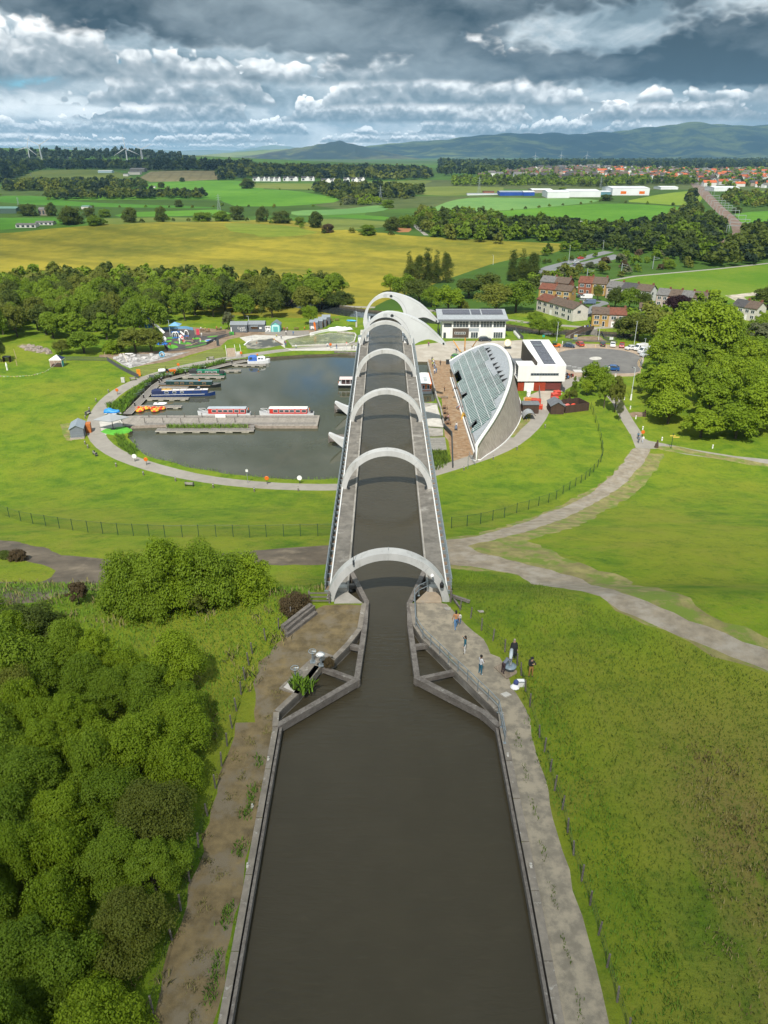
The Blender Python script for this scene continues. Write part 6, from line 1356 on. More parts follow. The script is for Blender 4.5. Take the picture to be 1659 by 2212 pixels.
 # people and small things
SK=[M('skin_light',(.50,.30,.21),.6,.05),M('skin_dark',(.16,.085,.05),.6,.05)]
HAIRS=dict(black=M('hair_black',(.012,.010,.010),.6),brown=M('hair_brown',(.07,.04,.022),.6),grey=M('hair_grey',(.30,.25,.19),.6),fair=M('hair_fair',(.28,.18,.08),.6))
CLO={}
def cloth(c):
 k=tuple(c);return CLO.setdefault(k,M('cloth_%.2f_%.2f_%.2f'%k,k,.9,.18,9,.01,30))
SHOE=M('shoe_dark',(.04,.04,.045),.6);SHOEW=M('shoe_white',(.65,.65,.65),.6)
def person(L,rz,top,bot,lab,hair='brown',pose='stand',skin=0,h=1.72,long=False,coat=None,grp=None,shoe=None,bare=False):
 t=thing('person',lab,'person',L,rz,grp);s=h/1.72
 V=[];E=[];Rr=[];K=[]
 def v(p,r,k,par=None):
  V.append(tuple(c*s for c in p));Rr.append((r*s if not hasattr(r,'__len__')else tuple(c*s for c in r)));K.append(k)
  if par is not None:E.append((par,len(V)-1))
  return len(V)-1
 sit=pose=='sit';hz=.5 if sit else .93;bend=1.0 if pose=='bend' else(.12 if pose in('walk','lean')else 0)
 up=lambda x,y,z:(x,y+(z)*math.sin(bend),hz+z*math.cos(bend)+(.0 if bend<.5 else .0))
 pel=v((0,0,hz),(.155,.11),'b');wst=v(up(0,.0,.16),(.135,.10),'t',pel);ch=v(up(0,.0,.36),(.165,.115),'t',wst);sh=v(up(0,-.01,.50),(.10,.085),'t',ch);nk=v(up(0,0,.56),.055,'s',sh);hd0=v(up(0,.025,.64),(.068,.08),'s',nk);hd=v(up(0,.02,.74),(.078,.092),'s',hd0);v(up(0,.015,.81),.05,'s',hd)
 v(up(0,.115,.685),.018,'s',hd0)
 for sx in(-1,1):
  if sit:kn=(sx*.12,.42,.5);an=(sx*.12,.42,.08);to=(sx*.13,.6,.04)
  elif pose=='walk':kn=(sx*.10,.16*sx+.03,.50);an=(sx*.09,.26*sx-.05,.09);to=(sx*.10,.26*sx+.10,.04)
  elif pose=='bend':kn=(sx*.11,.02,.48);an=(sx*.11,-.06,.08);to=(sx*.12,.1,.04)
  else:kn=(sx*.115,.015,.49);an=(sx*.13,-.03,.09);to=(sx*.15,.12,.04)
  hp=v((sx*.10,.0,hz-.04),.10,'b',pel);k=v(kn,.062,'b',hp);a=v(an,.045,'b',k);v(to,(.042,.035),'f',a)
  sd=v(up(sx*.185,-.01,.475),.062,'t',sh)
  if pose=='phone' and sx>0:el=up(.30,.12,.26);wr=up(.16,.22,.55);hn=up(.13,.24,.63)
  elif pose in('fold',):el=up(sx*.27,.04,.22);wr=up(-sx*.06,.2,.27);hn=up(-sx*.13,.19,.29)
  elif pose=='photo':el=up(sx*.25,.2,.26);wr=up(sx*.10,.34,.46);hn=up(sx*.06,.38,.50)
  elif pose=='bend':el=up(sx*.24,.14,.30);wr=up(sx*.16,.34,.36);hn=up(sx*.12,.38,.42)
  elif sit:el=up(sx*.27,.06,.2);wr=up(sx*.16,.3,.1);hn=up(sx*.13,.36,.1)
  else:
   g=.12*sx if pose=='walk' else 0;el=up(sx*.25,-g*.5-.02,.20);wr=up(sx*.27,-g+.06,-.05);hn=up(sx*.265,-g+.09,-.13)
  e=v(el,.047,'t',sd);w=v(wr,.034,'t' if not bare else 's',e);hh=v(hn,(.036,.024),'s',w)
  d=Vector(hn)-Vector(wr);d.normalize();sdv=d.cross(Vector((sx,0,0.01))).normalized()
  for q in range(4):v(tuple(Vector(hn)+d*(.085+.01*(1.5-abs(q-1.4)))+sdv*(q-1.5)*.020),.009,'s',hh)
  v(tuple(Vector(hn)+d*.03+sdv*.055),.010,'s',hh)
 me=bpy.data.meshes.new('tmp');me.from_pydata(V,E,[]);o=bpy.data.objects.new('tmp',me);C.objects.link(o)
 sm=o.modifiers.new('s','SKIN');sm.use_smooth_shade=True
 for i,r in enumerate(Rr):
  d=me.skin_vertices[0].data[i];d.radius=r if hasattr(r,'__len__')else(r,r);d.use_root=i==0
 ss=o.modifiers.new('u','SUBSURF');ss.levels=1;ss.render_levels=1
 dg=bpy.context.evaluated_depsgraph_get();nm=bpy.data.meshes.new_from_object(o.evaluated_get(dg));bpy.data.objects.remove(o);bpy.data.meshes.remove(me)
 mats=dict(b=cloth(bot),t=cloth(top),s=SK[skin],f=shoe or SHOE);nm.materials.clear();order=list(mats)
 for k in order:nm.materials.append(mats[k])
 A=np.array([V[a]for a,c in E]);Bv=np.array([V[c]for a,c in E]);kk=[K[c]for a,c in E];kk=[('t' if(K[a]=='t' and K[c]=='s' and kk_=='s' and abs(V[c][0])>.1*s)else kk_)for(a,c),kk_ in zip(E,kk)]
 cen=np.array([p.center[:]for p in nm.polygons]);D_=Bv-A
 tt=np.clip(((cen[:,None]-A[None])*D_[None]).sum(2)/np.maximum(1e-9,(D_**2).sum(1))[None],0,1);dist=np.linalg.norm(cen[:,None]-(A[None]+tt[...,None]*D_[None]),axis=2)
 near=dist.argmin(1);nm.polygons.foreach_set('material_index',[order.index(K[E[i][1]]if tt[j,i]>.35 or K[E[i][0]]==K[E[i][1]]else K[E[i][0]])for j,i in enumerate(near)]);nm.shade_smooth()
 link('body',nm,t)
 hc=Vector(V[hd]);b=B().ball((hc.x,hc.y-.018*s,hc.z+.022*s),.105*s,HAIRS[hair],10,7,(.92,1.0,1.0)if not long else(.95,1.0,1.0))
 if long:b.ball((hc.x,hc.y-.07*s,hc.z-.14*s),.11*s,HAIRS[hair],8,6,(.9,.55,1.6))
 b.build('hair',t,True)
 for sx in(-1,1):B().ball((hc.x+sx*.03*s,hc.y+.088*s,hc.z-.012*s),.011*s,BLACK,6,4).build('eye',t)
 if coat:B().lathe([(.20*s,1.36*s),(.23*s,1.0*s),(.25*s,.7*s),(.30*s,.42*s)],cloth(coat),14).build('coat',t,True)
 return t
def PP(w,x,y):return P(w,x,y)if y_hi(w,y)else PZ(w,x,y,25.0)
def y_hi(w,y):return px(w,0,y)[1]<1150
def pers(w,x,y,rz,top,bot,lab,**k):return person(PP(w,x,y),R(rz),top,bot,lab,**k)
WH=(.68,.68,.68);JN=(.05,.12,.26);BKC=(.02,.02,.025);NV=(.025,.04,.10)
pers('b6',568,676,5,(.42,.20,.09),(.09,.21,.40),'person in a tan jumper and blue jeans with long black hair, walking beside a child',hair='black',pose='walk',long=True,shoe=SHOEW)
pers('b6',604,628,-5,WH,JN,'small child in a white top and dark jeans',hair='black',h=1.12,shoe=SHOEW)
pers('b6',660,928,75,(.012,.10,.15),(.60,.58,.56),'person in a teal top and white trousers holding a phone to the ear',hair='black',pose='phone',long=True,h=1.66)
t=pers('b6',818,1142,-60,(.55,.55,.57),(.02,.12,.19),'person in a patterned white shirt and teal jeans with folded arms',hair='black',pose='fold',skin=1,bare=True,h=1.78,shoe=SHOEW)
pers('b6',1050,1132,-60,(.15,.17,.21),(.05,.03,.035),'person in a grey jumper bending over the telescope',hair='black',pose='bend',skin=1,h=1.75)
pers('b6',1155,978,185,BKC,BKC,'person in a long black coat and sunglasses standing behind the fence',hair='grey',h=1.8,coat=(.018,.02,.024),long=True)
t=pers('b6',1332,1165,190,BKC,(.36,.20,.06),'person in a black jacket and tan trousers beyond the fence taking a picture',hair='black',pose='photo',h=1.75)
B().prism([(-.16,-.30),(.16,-.30),(.16,-.13),(-.16,-.13)],.95,1.42,cloth((.03,.03,.035))).build('backpack',t);B().lathe([(.13,1.72),(.12,1.78),(.06,1.84)],cloth(BKC),10).build('cap',t)
QG='people queueing beside the orange boat dock'
for i,(x,y,c,d)in enumerate(((216,545,(.03,.04,.06),BKC),(226,560,(.55,.58,.2),JN),(232,578,WH,NV),(244,592,(.25,.3,.4),JN),(238,612,WH,BKC),(256,624,(.5,.5,.52),NV),(242,645,(.12,.2,.35),JN),(262,668,(.10,.2,.32),JN),(243,680,WH,JN),(222,600,(.4,.42,.1),BKC))):
 pers('b4',x,y,20*i,c,d,['dark-jacketed person at the far head of the dock queue','person in a lime top second in the dock queue','person in a white top and navy trousers in the dock queue','person in a blue-grey shirt in the middle of the queue','person in white with black trousers in the queue','person in a pale grey top leaning on the dock wall','person in a blue jacket near the tail of the queue','person in denim blue at the tail of the queue','person in a white top last in the dock queue','person in olive standing against the dock wall'][i],grp=QG,hair=('black','brown','fair')[i%3])
for w,x,y,rz,c,d,lab,kw in(('b4',483,445,180,NV,BKC,'person in navy walking across the wharf near an orange mast',dict(pose='walk')),('b4',178,375,170,(.3,.06,.2),BKC,'person with a pink top under the beak of the lift',{}),('b4',307,586,10,BKC,BKC,'person in black walking along the brown terrace',dict(pose='walk')),('b4',572,425,90,(.10,.12,.2),NV,'person standing at the foot of the tall orange mast',{}),('b4',352,872,200,(.25,.16,.1),BKC,'person with a rucksack standing on the terrace',dict(pose='walk')),('b4',462,870,60,(.06,.06,.07),BKC,'person in dark clothes sitting by the planter',dict(pose='sit')),('b4',505,1060,90,(.4,.38,.36),JN,'person in grey sitting against the low white wall',dict(pose='sit')),('b4',520,1075,90,(.45,.1,.06),BKC,'person in red sitting against the low white wall',dict(pose='sit')),('b4',484,1285,180,WH,BKC,'person in a white top pushing a pushchair',dict(pose='walk',long=True)),('b4',392,1212,90,(.62,.62,.6),JN,'person in white seated at a terrace table',dict(pose='sit')),('b4',395,1180,90,(.5,.25,.35),BKC,'person in pink seated at a terrace table',dict(pose='sit')),('b1',293,446,0,(.5,.52,.55),WH,'person in pale clothes on the paddling pool rim',{}),('b1',352,502,40,(.45,.2,.1),(.3,.3,.32),'child in orange wading in the paddling pool',dict(h=1.3)),('b1',547,472,-40,(.55,.28,.05),WH,'person in an orange top on the brown ledge',{}),('b1',623,432,0,(.3,.32,.36),BKC,'person in grey by the round planter',{}),('b1',676,384,180,(.6,.6,.6),BKC,'person in white by the snack cabins',{}),('b1',756,390,160,(.05,.2,.4),JN,'person in blue crossing the brown path',dict(pose='walk')),('b1',662,502,0,NV,JN,'person in navy at the top of the pool steps',{}),('b1',673,506,30,(.35,.1,.12),JN,'person in dark red at the top of the pool steps',{}),('b1',570,412,0,(.45,.45,.1),BKC,'person in yellow sitting on the stone seat',dict(pose='sit')),('b1',786,530,180,WH,JN,'person in white sitting on the pool kerb near the steps',dict(pose='sit')),('b1',1132,512,180,WH,JN,'person in white sitting at the big pool edge',dict(pose='sit')),('b1',1162,508,180,(.3,.1,.3),BKC,'person in purple sitting at the big pool edge',dict(pose='sit')),('b1',1234,540,180,(.04,.06,.12),JN,'person in dark blue standing with arms up on the basin path',dict(pose='photo')),('b1',1345,512,160,(.55,.15,.12),WH,'person in red near the aqueduct end of the pool',{}),('b1',1404,540,0,(.2,.22,.12),BKC,'person in olive on the timber landing',{}),('b1',1431,545,20,(.5,.52,.55),(.2,.22,.25),'person in pale grey on the timber landing',dict(pose='bend')),('b2',779,525,180,(.45,.06,.05),BKC,'player in red at the near minigolf green',{}),('b2',866,482,200,(.3,.2,.15),NV,'player in brown beside the red and white obstacle',{}),('b2',1040,470,90,(.5,.08,.07),BKC,'player in bright red crouching at the log wall',dict(pose='bend')),('b2',1052,445,90,(.04,.04,.05),BKC,'player in black behind the log wall',{}),('b2',1126,408,160,WH,(.5,.5,.5),'player in white on the far minigolf path',dict(pose='walk')),('b2',1112,470,180,(.55,.3,.2),WH,'player in peach at the blue pond',{}),('b2',965,435,60,(.5,.1,.08),BKC,'child in red at the white arches',dict(h=1.25)),('b2',1118,330,0,WH,JN,'person in white at the picnic tables by the wood',dict(pose='sit')),('b2',1165,335,0,(.5,.5,.1),BKC,'person in hi-vis yellow at the picnic tables',dict(pose='sit')),('b2',1205,345,0,(.5,.2,.05),BKC,'person in orange at the picnic tables',dict(pose='sit')),('b2',1290,325,0,(.5,.12,.1),JN,'person in red at the table near the leaf arch',dict(pose='sit')),('b2',1340,328,0,(.3,.3,.35),BKC,'person in grey at the table near the leaf arch',dict(pose='sit')),('b1',655,332,0,(.5,.05,.05),BKC,'person in red seated by the turquoise hut',dict(pose='sit')),('b1',690,332,0,(.4,.3,.3),BKC,'person in pink-grey seated by the turquoise hut',dict(pose='sit')),('b1',880,330,0,(.6,.2,.03),BKC,'person in orange seated by the nearest pod cabin',dict(pose='sit')),('b5',1110,597,200,WH,WH,'person in white beside the bright blue car',{}),('w3',857,1194,0,(.10,.13,.18),(.05,.06,.09),'person in a dark jacket walking away at the path junction',dict(pose='walk')),('w3',853,1170,0,(.03,.12,.2),BKC,'person in blue walking ahead of the dark jacket',dict(pose='walk')),('w3',883,1193,0,WH,(.5,.53,.6),'person in white walking away at the path junction',dict(pose='walk'))):
 pers(w,x,y,rz,c,d,lab,hair=rng.choice(['black','brown','fair']),**kw)
A,Q=PZ('b5',690,258,.2),PZ('b5',885,170,2.0);A.z=0;d=(Q-A);d.z=0;Ln=d.length;t=thing('footbridge','grey timber footbridge arching over the far canal','footbridge',A,math.atan2(d.y,d.x))
arch=lambda s:.3+1.7*math.sin(min(1,s*1.15)*PI/2)
b=B().loft([[(s*Ln*1.25,-1.2,arch(s)-.25),(s*Ln*1.25,1.2,arch(s)-.25),(s*Ln*1.25,1.2,arch(s)),(s*Ln*1.25,-1.2,arch(s))]for s in np.linspace(0,1,9)],TIMBER);b.build('deck',t)
for y in(-1.2,1.2):B().loft([[(s*Ln*1.25,y-.05,arch(s)),(s*Ln*1.25,y+.05,arch(s)),(s*Ln*1.25,y+.05,arch(s)+1.15),(s*Ln*1.25,y-.05,arch(s)+1.15)]for s in np.linspace(0,1,9)],CEDARX).build('parapet',t)
B().box(Ln*1.2,-1.8,-1,Ln*1.4,1.8,1.9,CONC).build('abutment',t)
for i,(s,y,c,lab)in enumerate(((.72,.2,WH,'person in white crossing the footbridge'),(.8,-.3,(.04,.12,.35),'person in blue crossing the footbridge'),(.86,.3,(.05,.05,.06),'person in black crossing the footbridge'),(.95,0,(.06,.1,.25),'person in navy at the far end of the footbridge'))):
 person(t.matrix_basis@Vector((s*Ln*1.25,y,arch(s))),t.rotation_euler.z-PI/2,c,BKC,lab,pose='walk')
def lamp(w,base,top,lab,kind=0):
 A=P(w,*base);H=max(3.5,ztop(A.y,px(w,*top)[1])-A.z);t=thing('lamp_post',lab,'lamp post',A)
 B().tube([(0,0,0),(0,0,H)],[.10,.06],M('pale_pole',(.55,.60,.62),.5),7).build('pole',t)
 if kind==2:B().tube([(0,0,0),(0,0,1.6)],[.28,.2],WHITE,8).build('base',t)
 if kind:B().tube([(0,0,H-.1),(-.2,0,H+.25),(-.7,0,H+.2)],.05,MATS['pale_pole'],6).build('arm',t)
 B().prism([(-.95,-.13),(-.45,-.13),(-.45,.13),(-.95,.13)],H+.1,H+.22,DARK).build('lamp_head',t)if kind else B().prism([(-.5,-.12),(.25,-.12),(.25,.12),(-.5,.12)],H,H+.1,STEEL).build('lamp_head',t)
for a in(('b5',(578,292),(595,100),'slim lamp post on the verge beside the far canal trees'),('b5',(1003,292),(1022,122),'lamp post with cabinet next to the footbridge paving'),('b5',(1368,335),(1394,92),'tall lamp post behind the red and white parked cars'),('b5',(1449,535),(1478,268),'lamp post between white vans and yellow kerb'),('b5',(1335,893),(1362,568),'white-footed swan-neck lamp post on the lawn',2),('b2',(778,400),(755,225),'lamp post standing at the minigolf course'),('b1',(265,290),(260,185),'short floodlight post behind the snack cabin',1),('b1',(1460,300),(1455,130),'lamp post by the blue canoe rack',1),('c8',(530,640),(535,542),'tall lamp post beside the road beyond the poplars',1),('c8',(724,570),(727,514),'lamp post at the bend of the road near the railway',1),('c8',(102,650),(103,597),'lamp post left of the poplars',1)):lamp(*a)
def sign_board(w,x,y,W_,H,c,lab,leg=.4,name='sign_board'):
 t=thing(name,lab,'sign',P(w,x,y));B().box(-W_/2,-.05,leg,W_/2,.05,leg+H,M('sign_%.2f_%.2f_%.2f'%c,c,.5,.2,1)).build('panel',t)
 for s in(-1,1):B().tube([(s*W_*.4,.06,0),(s*W_*.4,.06,leg+H*.6)],.04,DARK,5).build('leg',t)
 return t
s_=sign_board('b5',768,290,1.4,2.0,(.22,.25,.27),'tall grey information board in front of the footbridge',.5);B().box(-.5,-.07,1.5,.5,-.05,2.1,M('sign_yellow',(.5,.4,.08))).build('notice',s_)
sign_board('b5',1133,300,1.3,.9,(.6,.62,.62),'white tilted information board by the canal railings',.8);sign_board('b5',440,292,.8,.8,(.02,.35,.25),'green square sign on a post at the verge',1.4)
s_=sign_board('c1',1318,485,1.2,2.0,(.62,.22,.02),'orange notice board at the end of the dark fence',.1);sign_board('b2',1306,508,.9,2.4,(.05,.06,.065),'black upright sign at the path fork',.1);sign_board('b2',1085,390,1.1,2.2,(.55,.06,.10),'pink-red game board at the back of the minigolf',.1)
sign_board('b2',1455,388,1.6,1.1,(.05,.42,.04),'bright green banner on the fence by the cabins',.1);sign_board('c1',1438,515,1.4,1.0,(.10,.11,.12),'dark mesh gate sign at the walkway entrance',.3)
G_='orange life rings around the basin'
for w,x,y,lab in(('c1',1115,660,'life ring post beside the reeds left of the walkway'),('c1',1390,1328,'life ring post next to the white disc on the near bank'),('w2',684,365,'life ring post right of the orange tractor'),('w2',1016,302,'life ring post behind the white cruiser'),('w2',1153,978,'life ring post on the near bank by the slim pole'),('w2',1490,256,'life ring post in front of the big pool'),('w3',880,1160,'orange life ring board at the path junction')):
 t=thing('life_ring_post','orange '+lab.replace('orange ',''),'life ring',P(w,x,y),0,G_)
 B().tube([(0,0,0),(0,0,1.3)],.05,DARK,6).build('post',t);B().lathe([(.02,-.06),(.38,-.08),(.46,0),(.38,.08),(.02,.06)],ORG,16,(0,-.08,1.35),1).build('ring',t)
for w,x,y,lab in(('c1',1280,1295,'white disc sign on the near bank, left of a life ring'),('w2',1326,975,'white disc sign on the near bank close to the aqueduct')):
 t=thing('disc_sign',lab,'sign',P(w,x,y));B().tube([(0,0,0),(0,0,1.2)],.05,DARK,6).build('post',t);B().lathe([(.02,-.05),(.5,-.05),(.5,.05),(.02,.05)],WHITE,16,(0,-.05,1.3),1).build('disc',t)
t=thing('slim_pole','slim pole with a small white board at the water edge','pole',P('w2',1050,972));B().tube([(0,0,0),(0,0,3.2)],.05,STEEL,5).build('pole',t);B().box(-.25,-.06,2.5,.25,-.02,3.0,WHITE).build('board',t)
p0=None
for w,x,y in(('c1',1030,640),('c1',912,725),('c1',848,810),('c1',810,888),('c1',835,1168),('c1',808,1132),('c1',1102,1343),('c1',1360,1425),('w2',667,962),('w2',867,997),('w2',1085,1018),('w2',1318,1015),('w1',1087,1297),('w1',1282,1225),('w1',1440,1160),('b4',1465,1275)):
 L=P(w,x,y)
 if not p0:
  p0=thing('path_bollard','short grey timber bollard beside the basin path','bollard',L,0,'timber bollards along the basin path');B().box(-.11,-.11,0,.11,.11,.95,TIMBER).build('post',p0);B().box(-.12,-.12,.75,.12,.12,.83,WHITE).build('band',p0)
 else:dup(p0,L)
p0=None
for w,x,y in(('w3',883,1112),('w3',1002,1180),('w3',1315,1228),('w3',840,1046),('w3',806,985),('w3',769,928),('b5',1180,655),('b5',637,318)):
 L=P(w,x,y)
 if not p0:
  p0=thing('white_bollard','white round bollard at the edge of the lawn path','bollard',L,0,'white bollards along the lawn path');B().lathe([(.16,0),(.16,.8),(.1,.9),(.02,.92)],WHITE,8).build('post',p0);B().lathe([(.165,.6),(.165,.68)],DARK,8).build('band',p0)
 else:dup(p0,L)
p0=None
for w,x,y,rz,lab in(('c1',905,1235,128,'slatted bench on the outer verge below the blue-grey shed'),('c1',835,850,75,'slatted bench above the blue-grey shed'),('b2',1232,660,8,'slatted bench next to a litter bin on the mown bank'),('c1',1262,525,28,'slatted bench at the foot of the dark fence'),('w2',742,988,172,'slatted bench on the near verge of the basin path')):
 L=P(w,x,y)
 if not p0:
  p0=thing('bench',lab,'bench',L,R(rz),'benches along the basin path');m=M('bench_wood',(.30,.28,.26),.8)
  for y_ in(-.2,0,.2):pass
  B().box(-.9,-.25,.42,.9,.25,.48,m).build('seat',p0);B().box(-.9,.24,.55,.9,.3,.95,m).build('backrest',p0)
  for s in(-.8,.8):B().box(s-.05,-.25,0,s+.05,.3,.9,DARK).build('leg',p0)
 else:dup(p0,L,R(rz),lab)
t=thing('litter_bin','grey litter bin beside the bench on the mown bank','bin',P('b2',1188,668));B().lathe([(.25,0),(.27,.8)],CONCL,10).build('body',t);B().lathe([(.28,.8),(.28,.95),(.1,1.0)],DARK,10).build('lid',t)
t=thing('utility_cabinet','pale grey metal cabinet on the grass by the basin path','cabinet',P('c1',1170,548));B().box(-.5,-.25,.1,.5,.25,1.6,CONCL).build('body',t);B().box(-.45,-.27,.2,.45,-.25,1.5,M('cabinet_door',(.5,.5,.48),.5)).build('door',t)
A=P('c1',1075,987);t=thing('parasol','large grey four-sided parasol shading the green mat','parasol',A);cn=M('parasol_canvas',(.27,.285,.30),.8,.06)
b=B();W1_,D1_=6.6,4.6;r0=.25
ap=(-.2,0,4.0);cs=[(-W1_/2-.9,-.9,2.75),(.6,-D1_/2-.2,2.75),(W1_/2+.8,.9,2.85),(-.9,D1_/2+.3,2.85)]
b.add([ap]+cs+[(x,y,z-.16)for x,y,z in cs],[(0,1,2),(0,2,3),(0,3,4),(0,4,1),(1,5,6,2),(2,6,7,3),(3,7,8,4),(4,8,5,1)],cn);b.build('canopy',t);B().tube([(0,0,0),(-.1,0,3.9)],.09,BLACK,8).build('pole',t);B().box(-.5,-.5,0,.5,.5,.1,BLACK).build('base',t)
A=P('c1',480,398);t=thing('gazebo','white and blue pop-up gazebo at the end of the dark fence','gazebo',A)
for x in(0,3.6):
 for y in(0,3):B().tube([(x,y,0),(x,y,2.2)],.04,WHITE,5).build('pole',t)
b=B().add([(-.1,-.1,2.3),(3.7,-.1,2.3),(3.7,3.1,2.3),(-.1,3.1,2.3),(1.8,1.5,3.5),(-.1,-.1,2.05),(3.7,-.1,2.05),(3.7,3.1,2.05),(-.1,3.1,2.05)],[(0,1,4),(2,3,4),(0,5,6,1),(1,6,7,2),(2,7,8,3),(3,8,5,0)],WHITE);b.add([(3.71,-.1,2.3),(3.71,3.1,2.3),(1.81,1.5,3.51)],[(0,1,2)],NAVY2).add([(-.11,3.1,2.3),(-.11,-.1,2.3),(1.79,1.5,3.51)],[(0,1,2)],NAVY2);b.build('canopy',t)
B().box(.4,.2,0,3.2,1.2,.7,BROWNB).build('counter',t);B().box(3.5,.2,0,3.6,1.6,1.8,paint('turq',(.05,.35,.40))).build('side_panel',t)
pts=[P('c1',*q)+Vector((0,0,h))for q,h in(((-30,520),1.2),((130,515),.9),((300,505),.9),((430,482),1.2),((510,445),1.6),((572,400),2.2))];t=thing('bunting','string of small coloured pennants sagging across the left lawn','bunting',pts[0]);b=B().tube([p-pts[0]for p in pts],.015,WHITE,3);b.build('cord',t)
b=B();cols=[paint('pen%d'%i,c)for i,c in enumerate(((.6,.5,.05),(.5,.1,.3),(.6,.6,.6),(.05,.3,.2),(.5,.2,.03)))]
for a,q in zip(pts[:-1],pts[1:]):
 n=int((q-a).length/.8)
 for k in range(n):p=a.lerp(q,(k+.3)/n)-pts[0];e=(q-a).normalized()*.16;b.add([p-e,p+e,p-Vector((0,0,.34))],[(0,1,2)],cols[k%5])
b.build('pennants',t)['kind']='stuff'
ROCK=M('grey_brown_rock',(.24,.20,.17),.9,.35,1.2,.05,5,col2=(.45,.43,.42),c2=(.58,.66),sc2=.8)
def rocks(w,poly,n,s,lab,name='boulder',m=None,cat='rock',grp=None):
 q=[XY(P(w,*p))for p in poly];xs=[p[0]for p in q];ys=[p[1]for p in q];k=0;it=0
 while k<n and it<4000:
  it+=1;x,y=rng.uniform(min(xs),max(xs)),rng.uniform(min(ys),max(ys))
  if not inpoly(np.array([x]),np.array([y]),q)[0]:continue
  b=B().ball((0,0,0),s,m or ROCK,6,4);b.v=[(a*rng.uniform(.7,1.5),c*rng.uniform(.6,1.1),max(-.1,d*rng.uniform(.35,.8)))for a,c,d in b.v];one(b,name,lab,cat,(x,y,zt(x,y)+.05),rng.uniform(0,3),grp);k+=1
rocks('c1',[(195,210),(250,190),(400,220),(490,250),(480,275),(360,265),(240,230)],26,1.1,'weathered boulder in the rockery on the left lawn',grp='boulders of the rockery')
rocks('b2',[(150,650),(270,600),(560,610),(780,600),(560,680),(320,740)],22,1.0,'pale stone slab of the water play steps','stone_slab',M('pale_stone',(.40,.39,.385),.8,.3,1.2),'stone','stones of the water play area')
for w,a,q,lab in(('c1',(155,318),(138,228),'tall bare timber stake near the rockery'),('c1',(162,385),(142,330),'leaning timber stake of the left lawn'),('c1',(1000,310),(996,258),'short timber stake at the bark path')):
 A=P(w,*a);H=max(1.5,ztop(A.y,px(w,*q)[1])-A.z);one(B().tube([(0,0,-.2),(rng.uniform(-.4,.1),0,H)],[.12,.08],M('stake_wood',(.40,.30,.19),.8),6),'timber_stake',lab,'stake',A)
t=thing('play_shelter','dark timber lean-to shelter at the left edge of the lawn','shelter',P('c1',60,355));B().box(-1,0,0,-.9,1.5,1.6,BROWNB).box(.9,0,0,1,1.5,1.6,BROWNB).build('wall',t);B().box(-1.1,-.1,1.6,1.1,1.7,1.75,DARK).build('roof',t)
A=P('c1',70,428);b=B().lathe([(.25,0),(.22,.8),(.3,1.5),(.15,2.2),(.05,2.4)],WHITE,8);one(b,'white_statue','slender white carved post at the left edge of the lawn','sculpture',A)
def picket(w,pts,h,lab,m=None):
 pp=[P(w,*q)for q in pts];t=thing('picket_fence',lab,'fence',pp[0]);m=m or M('dark_fence',(.07,.075,.085),.7)
 for a,q in zip(pp[:-1],pp[1:]):
  a,q=a-pp[0],q-pp[0];n=max(2,int((q-a).length/.28));b=B()
  for k in range(n):p=a.lerp(q,k/n);b.box(p.x-.05,p.y-.03,p.z,p.x+.05,p.y+.03,p.z+h,m)
  for z in(.25,h-.2):b.bar(a+Vector((0,0,z)),q+Vector((0,0,z)),.06,.08,m)
  b.build('panel',t)
picket('c1',[(592,338),(730,336),(880,338),(1018,340),(1110,400),(1200,450),(1320,508)],1.3,'dark picket fence round the left lawn down to the basin path')
picket('b2',[(712,515),(760,572),(905,560),(1060,528),(1180,498),(1290,440),(1380,410),(1500,380)],1.1,'dark low fence enclosing the minigolf course')
picket('b2',[(1120,392),(1280,388),(1400,368)],1.1,'dark low fence at the back of the minigolf by the tables')
picket('b5',[(640,318),(800,300),(1000,305),(1200,318)],.9,'low dark railing between car park and canal paving');picket('b5',[(1035,215),(1060,270),(1110,290),(1180,295)],1.1,'grey railing curving from the footbridge to the canal');picket('b4',[(1135,200),(1175,260),(1225,305)],1.4,'dark slatted screen behind the white cycle panels')
A=P('b2',1415,630);t=thing('timber_steps','wide timber staircase climbing the mown bank','steps',A,R(14))
for k in range(9):B().box(-.3,k*.5,0,2.6,k*.5+.5,.1+.22*k,M('tan_wood',(.36,.29,.22),.8)).build('tread',t)
for x in(-.35,2.65,4.4):B().tube([(x,-.2,0),(x,-.2,1.0),(x,4.4,3.0),(x,4.4,2.0)],.05,WHITE,5).build('handrail',t)
B().box(2.7,0,0,4.3,4.4,.6,CONCL).build('ramp',t)
def rim_wall(w,pts,h,wd,m,lab):wall([XY(P(w,*q))for q in pts],0,h,wd,m,'pool_wall',lab)
rim_wall('b1',[(945,388),(1060,362),(1150,345),(1240,345)],.9,.5,WHITE,'white curving wall behind the splash pool');rim_wall('b1',[(1240,355),(1430,375),(1448,400),(1425,470),(1370,492),(740,515)],.5,.5,CONCL,'low pale kerb round the near side of the splash pool');rim_wall('b1',[(690,440),(940,392)],.4,.3,CONC,'dark kerb along the far side of the splash pool');rim_wall('b1',[(215,500),(255,465),(285,450)],.5,.5,WHITE,'white curved kerb of the paddling pool');rim_wall('b1',[(520,425),(640,495)],.3,.35,BARK,'brown ledge between the two pools')
rim_wall('b2',[(1000,572),(800,632),(560,690),(330,760)],.45,.5,CONCL,'long pale kerb in front of the water play steps')
for i,(x,y)in enumerate(((690,470),(705,500),(1352,430),(1325,560))):
 t=thing('pool_rail','thin steel rail at the splash pool','rail',P('b1',x,y),R(60),'steel rails round the pools');B().tube([(-1.2,0,0),(-1.2,0,1.1),(1.2,0,1.1),(1.2,0,0)],.04,STEEL,5).build('frame',t);B().tube([(0,0,0),(0,0,1.1)],.03,STEEL,4).build('bar',t)
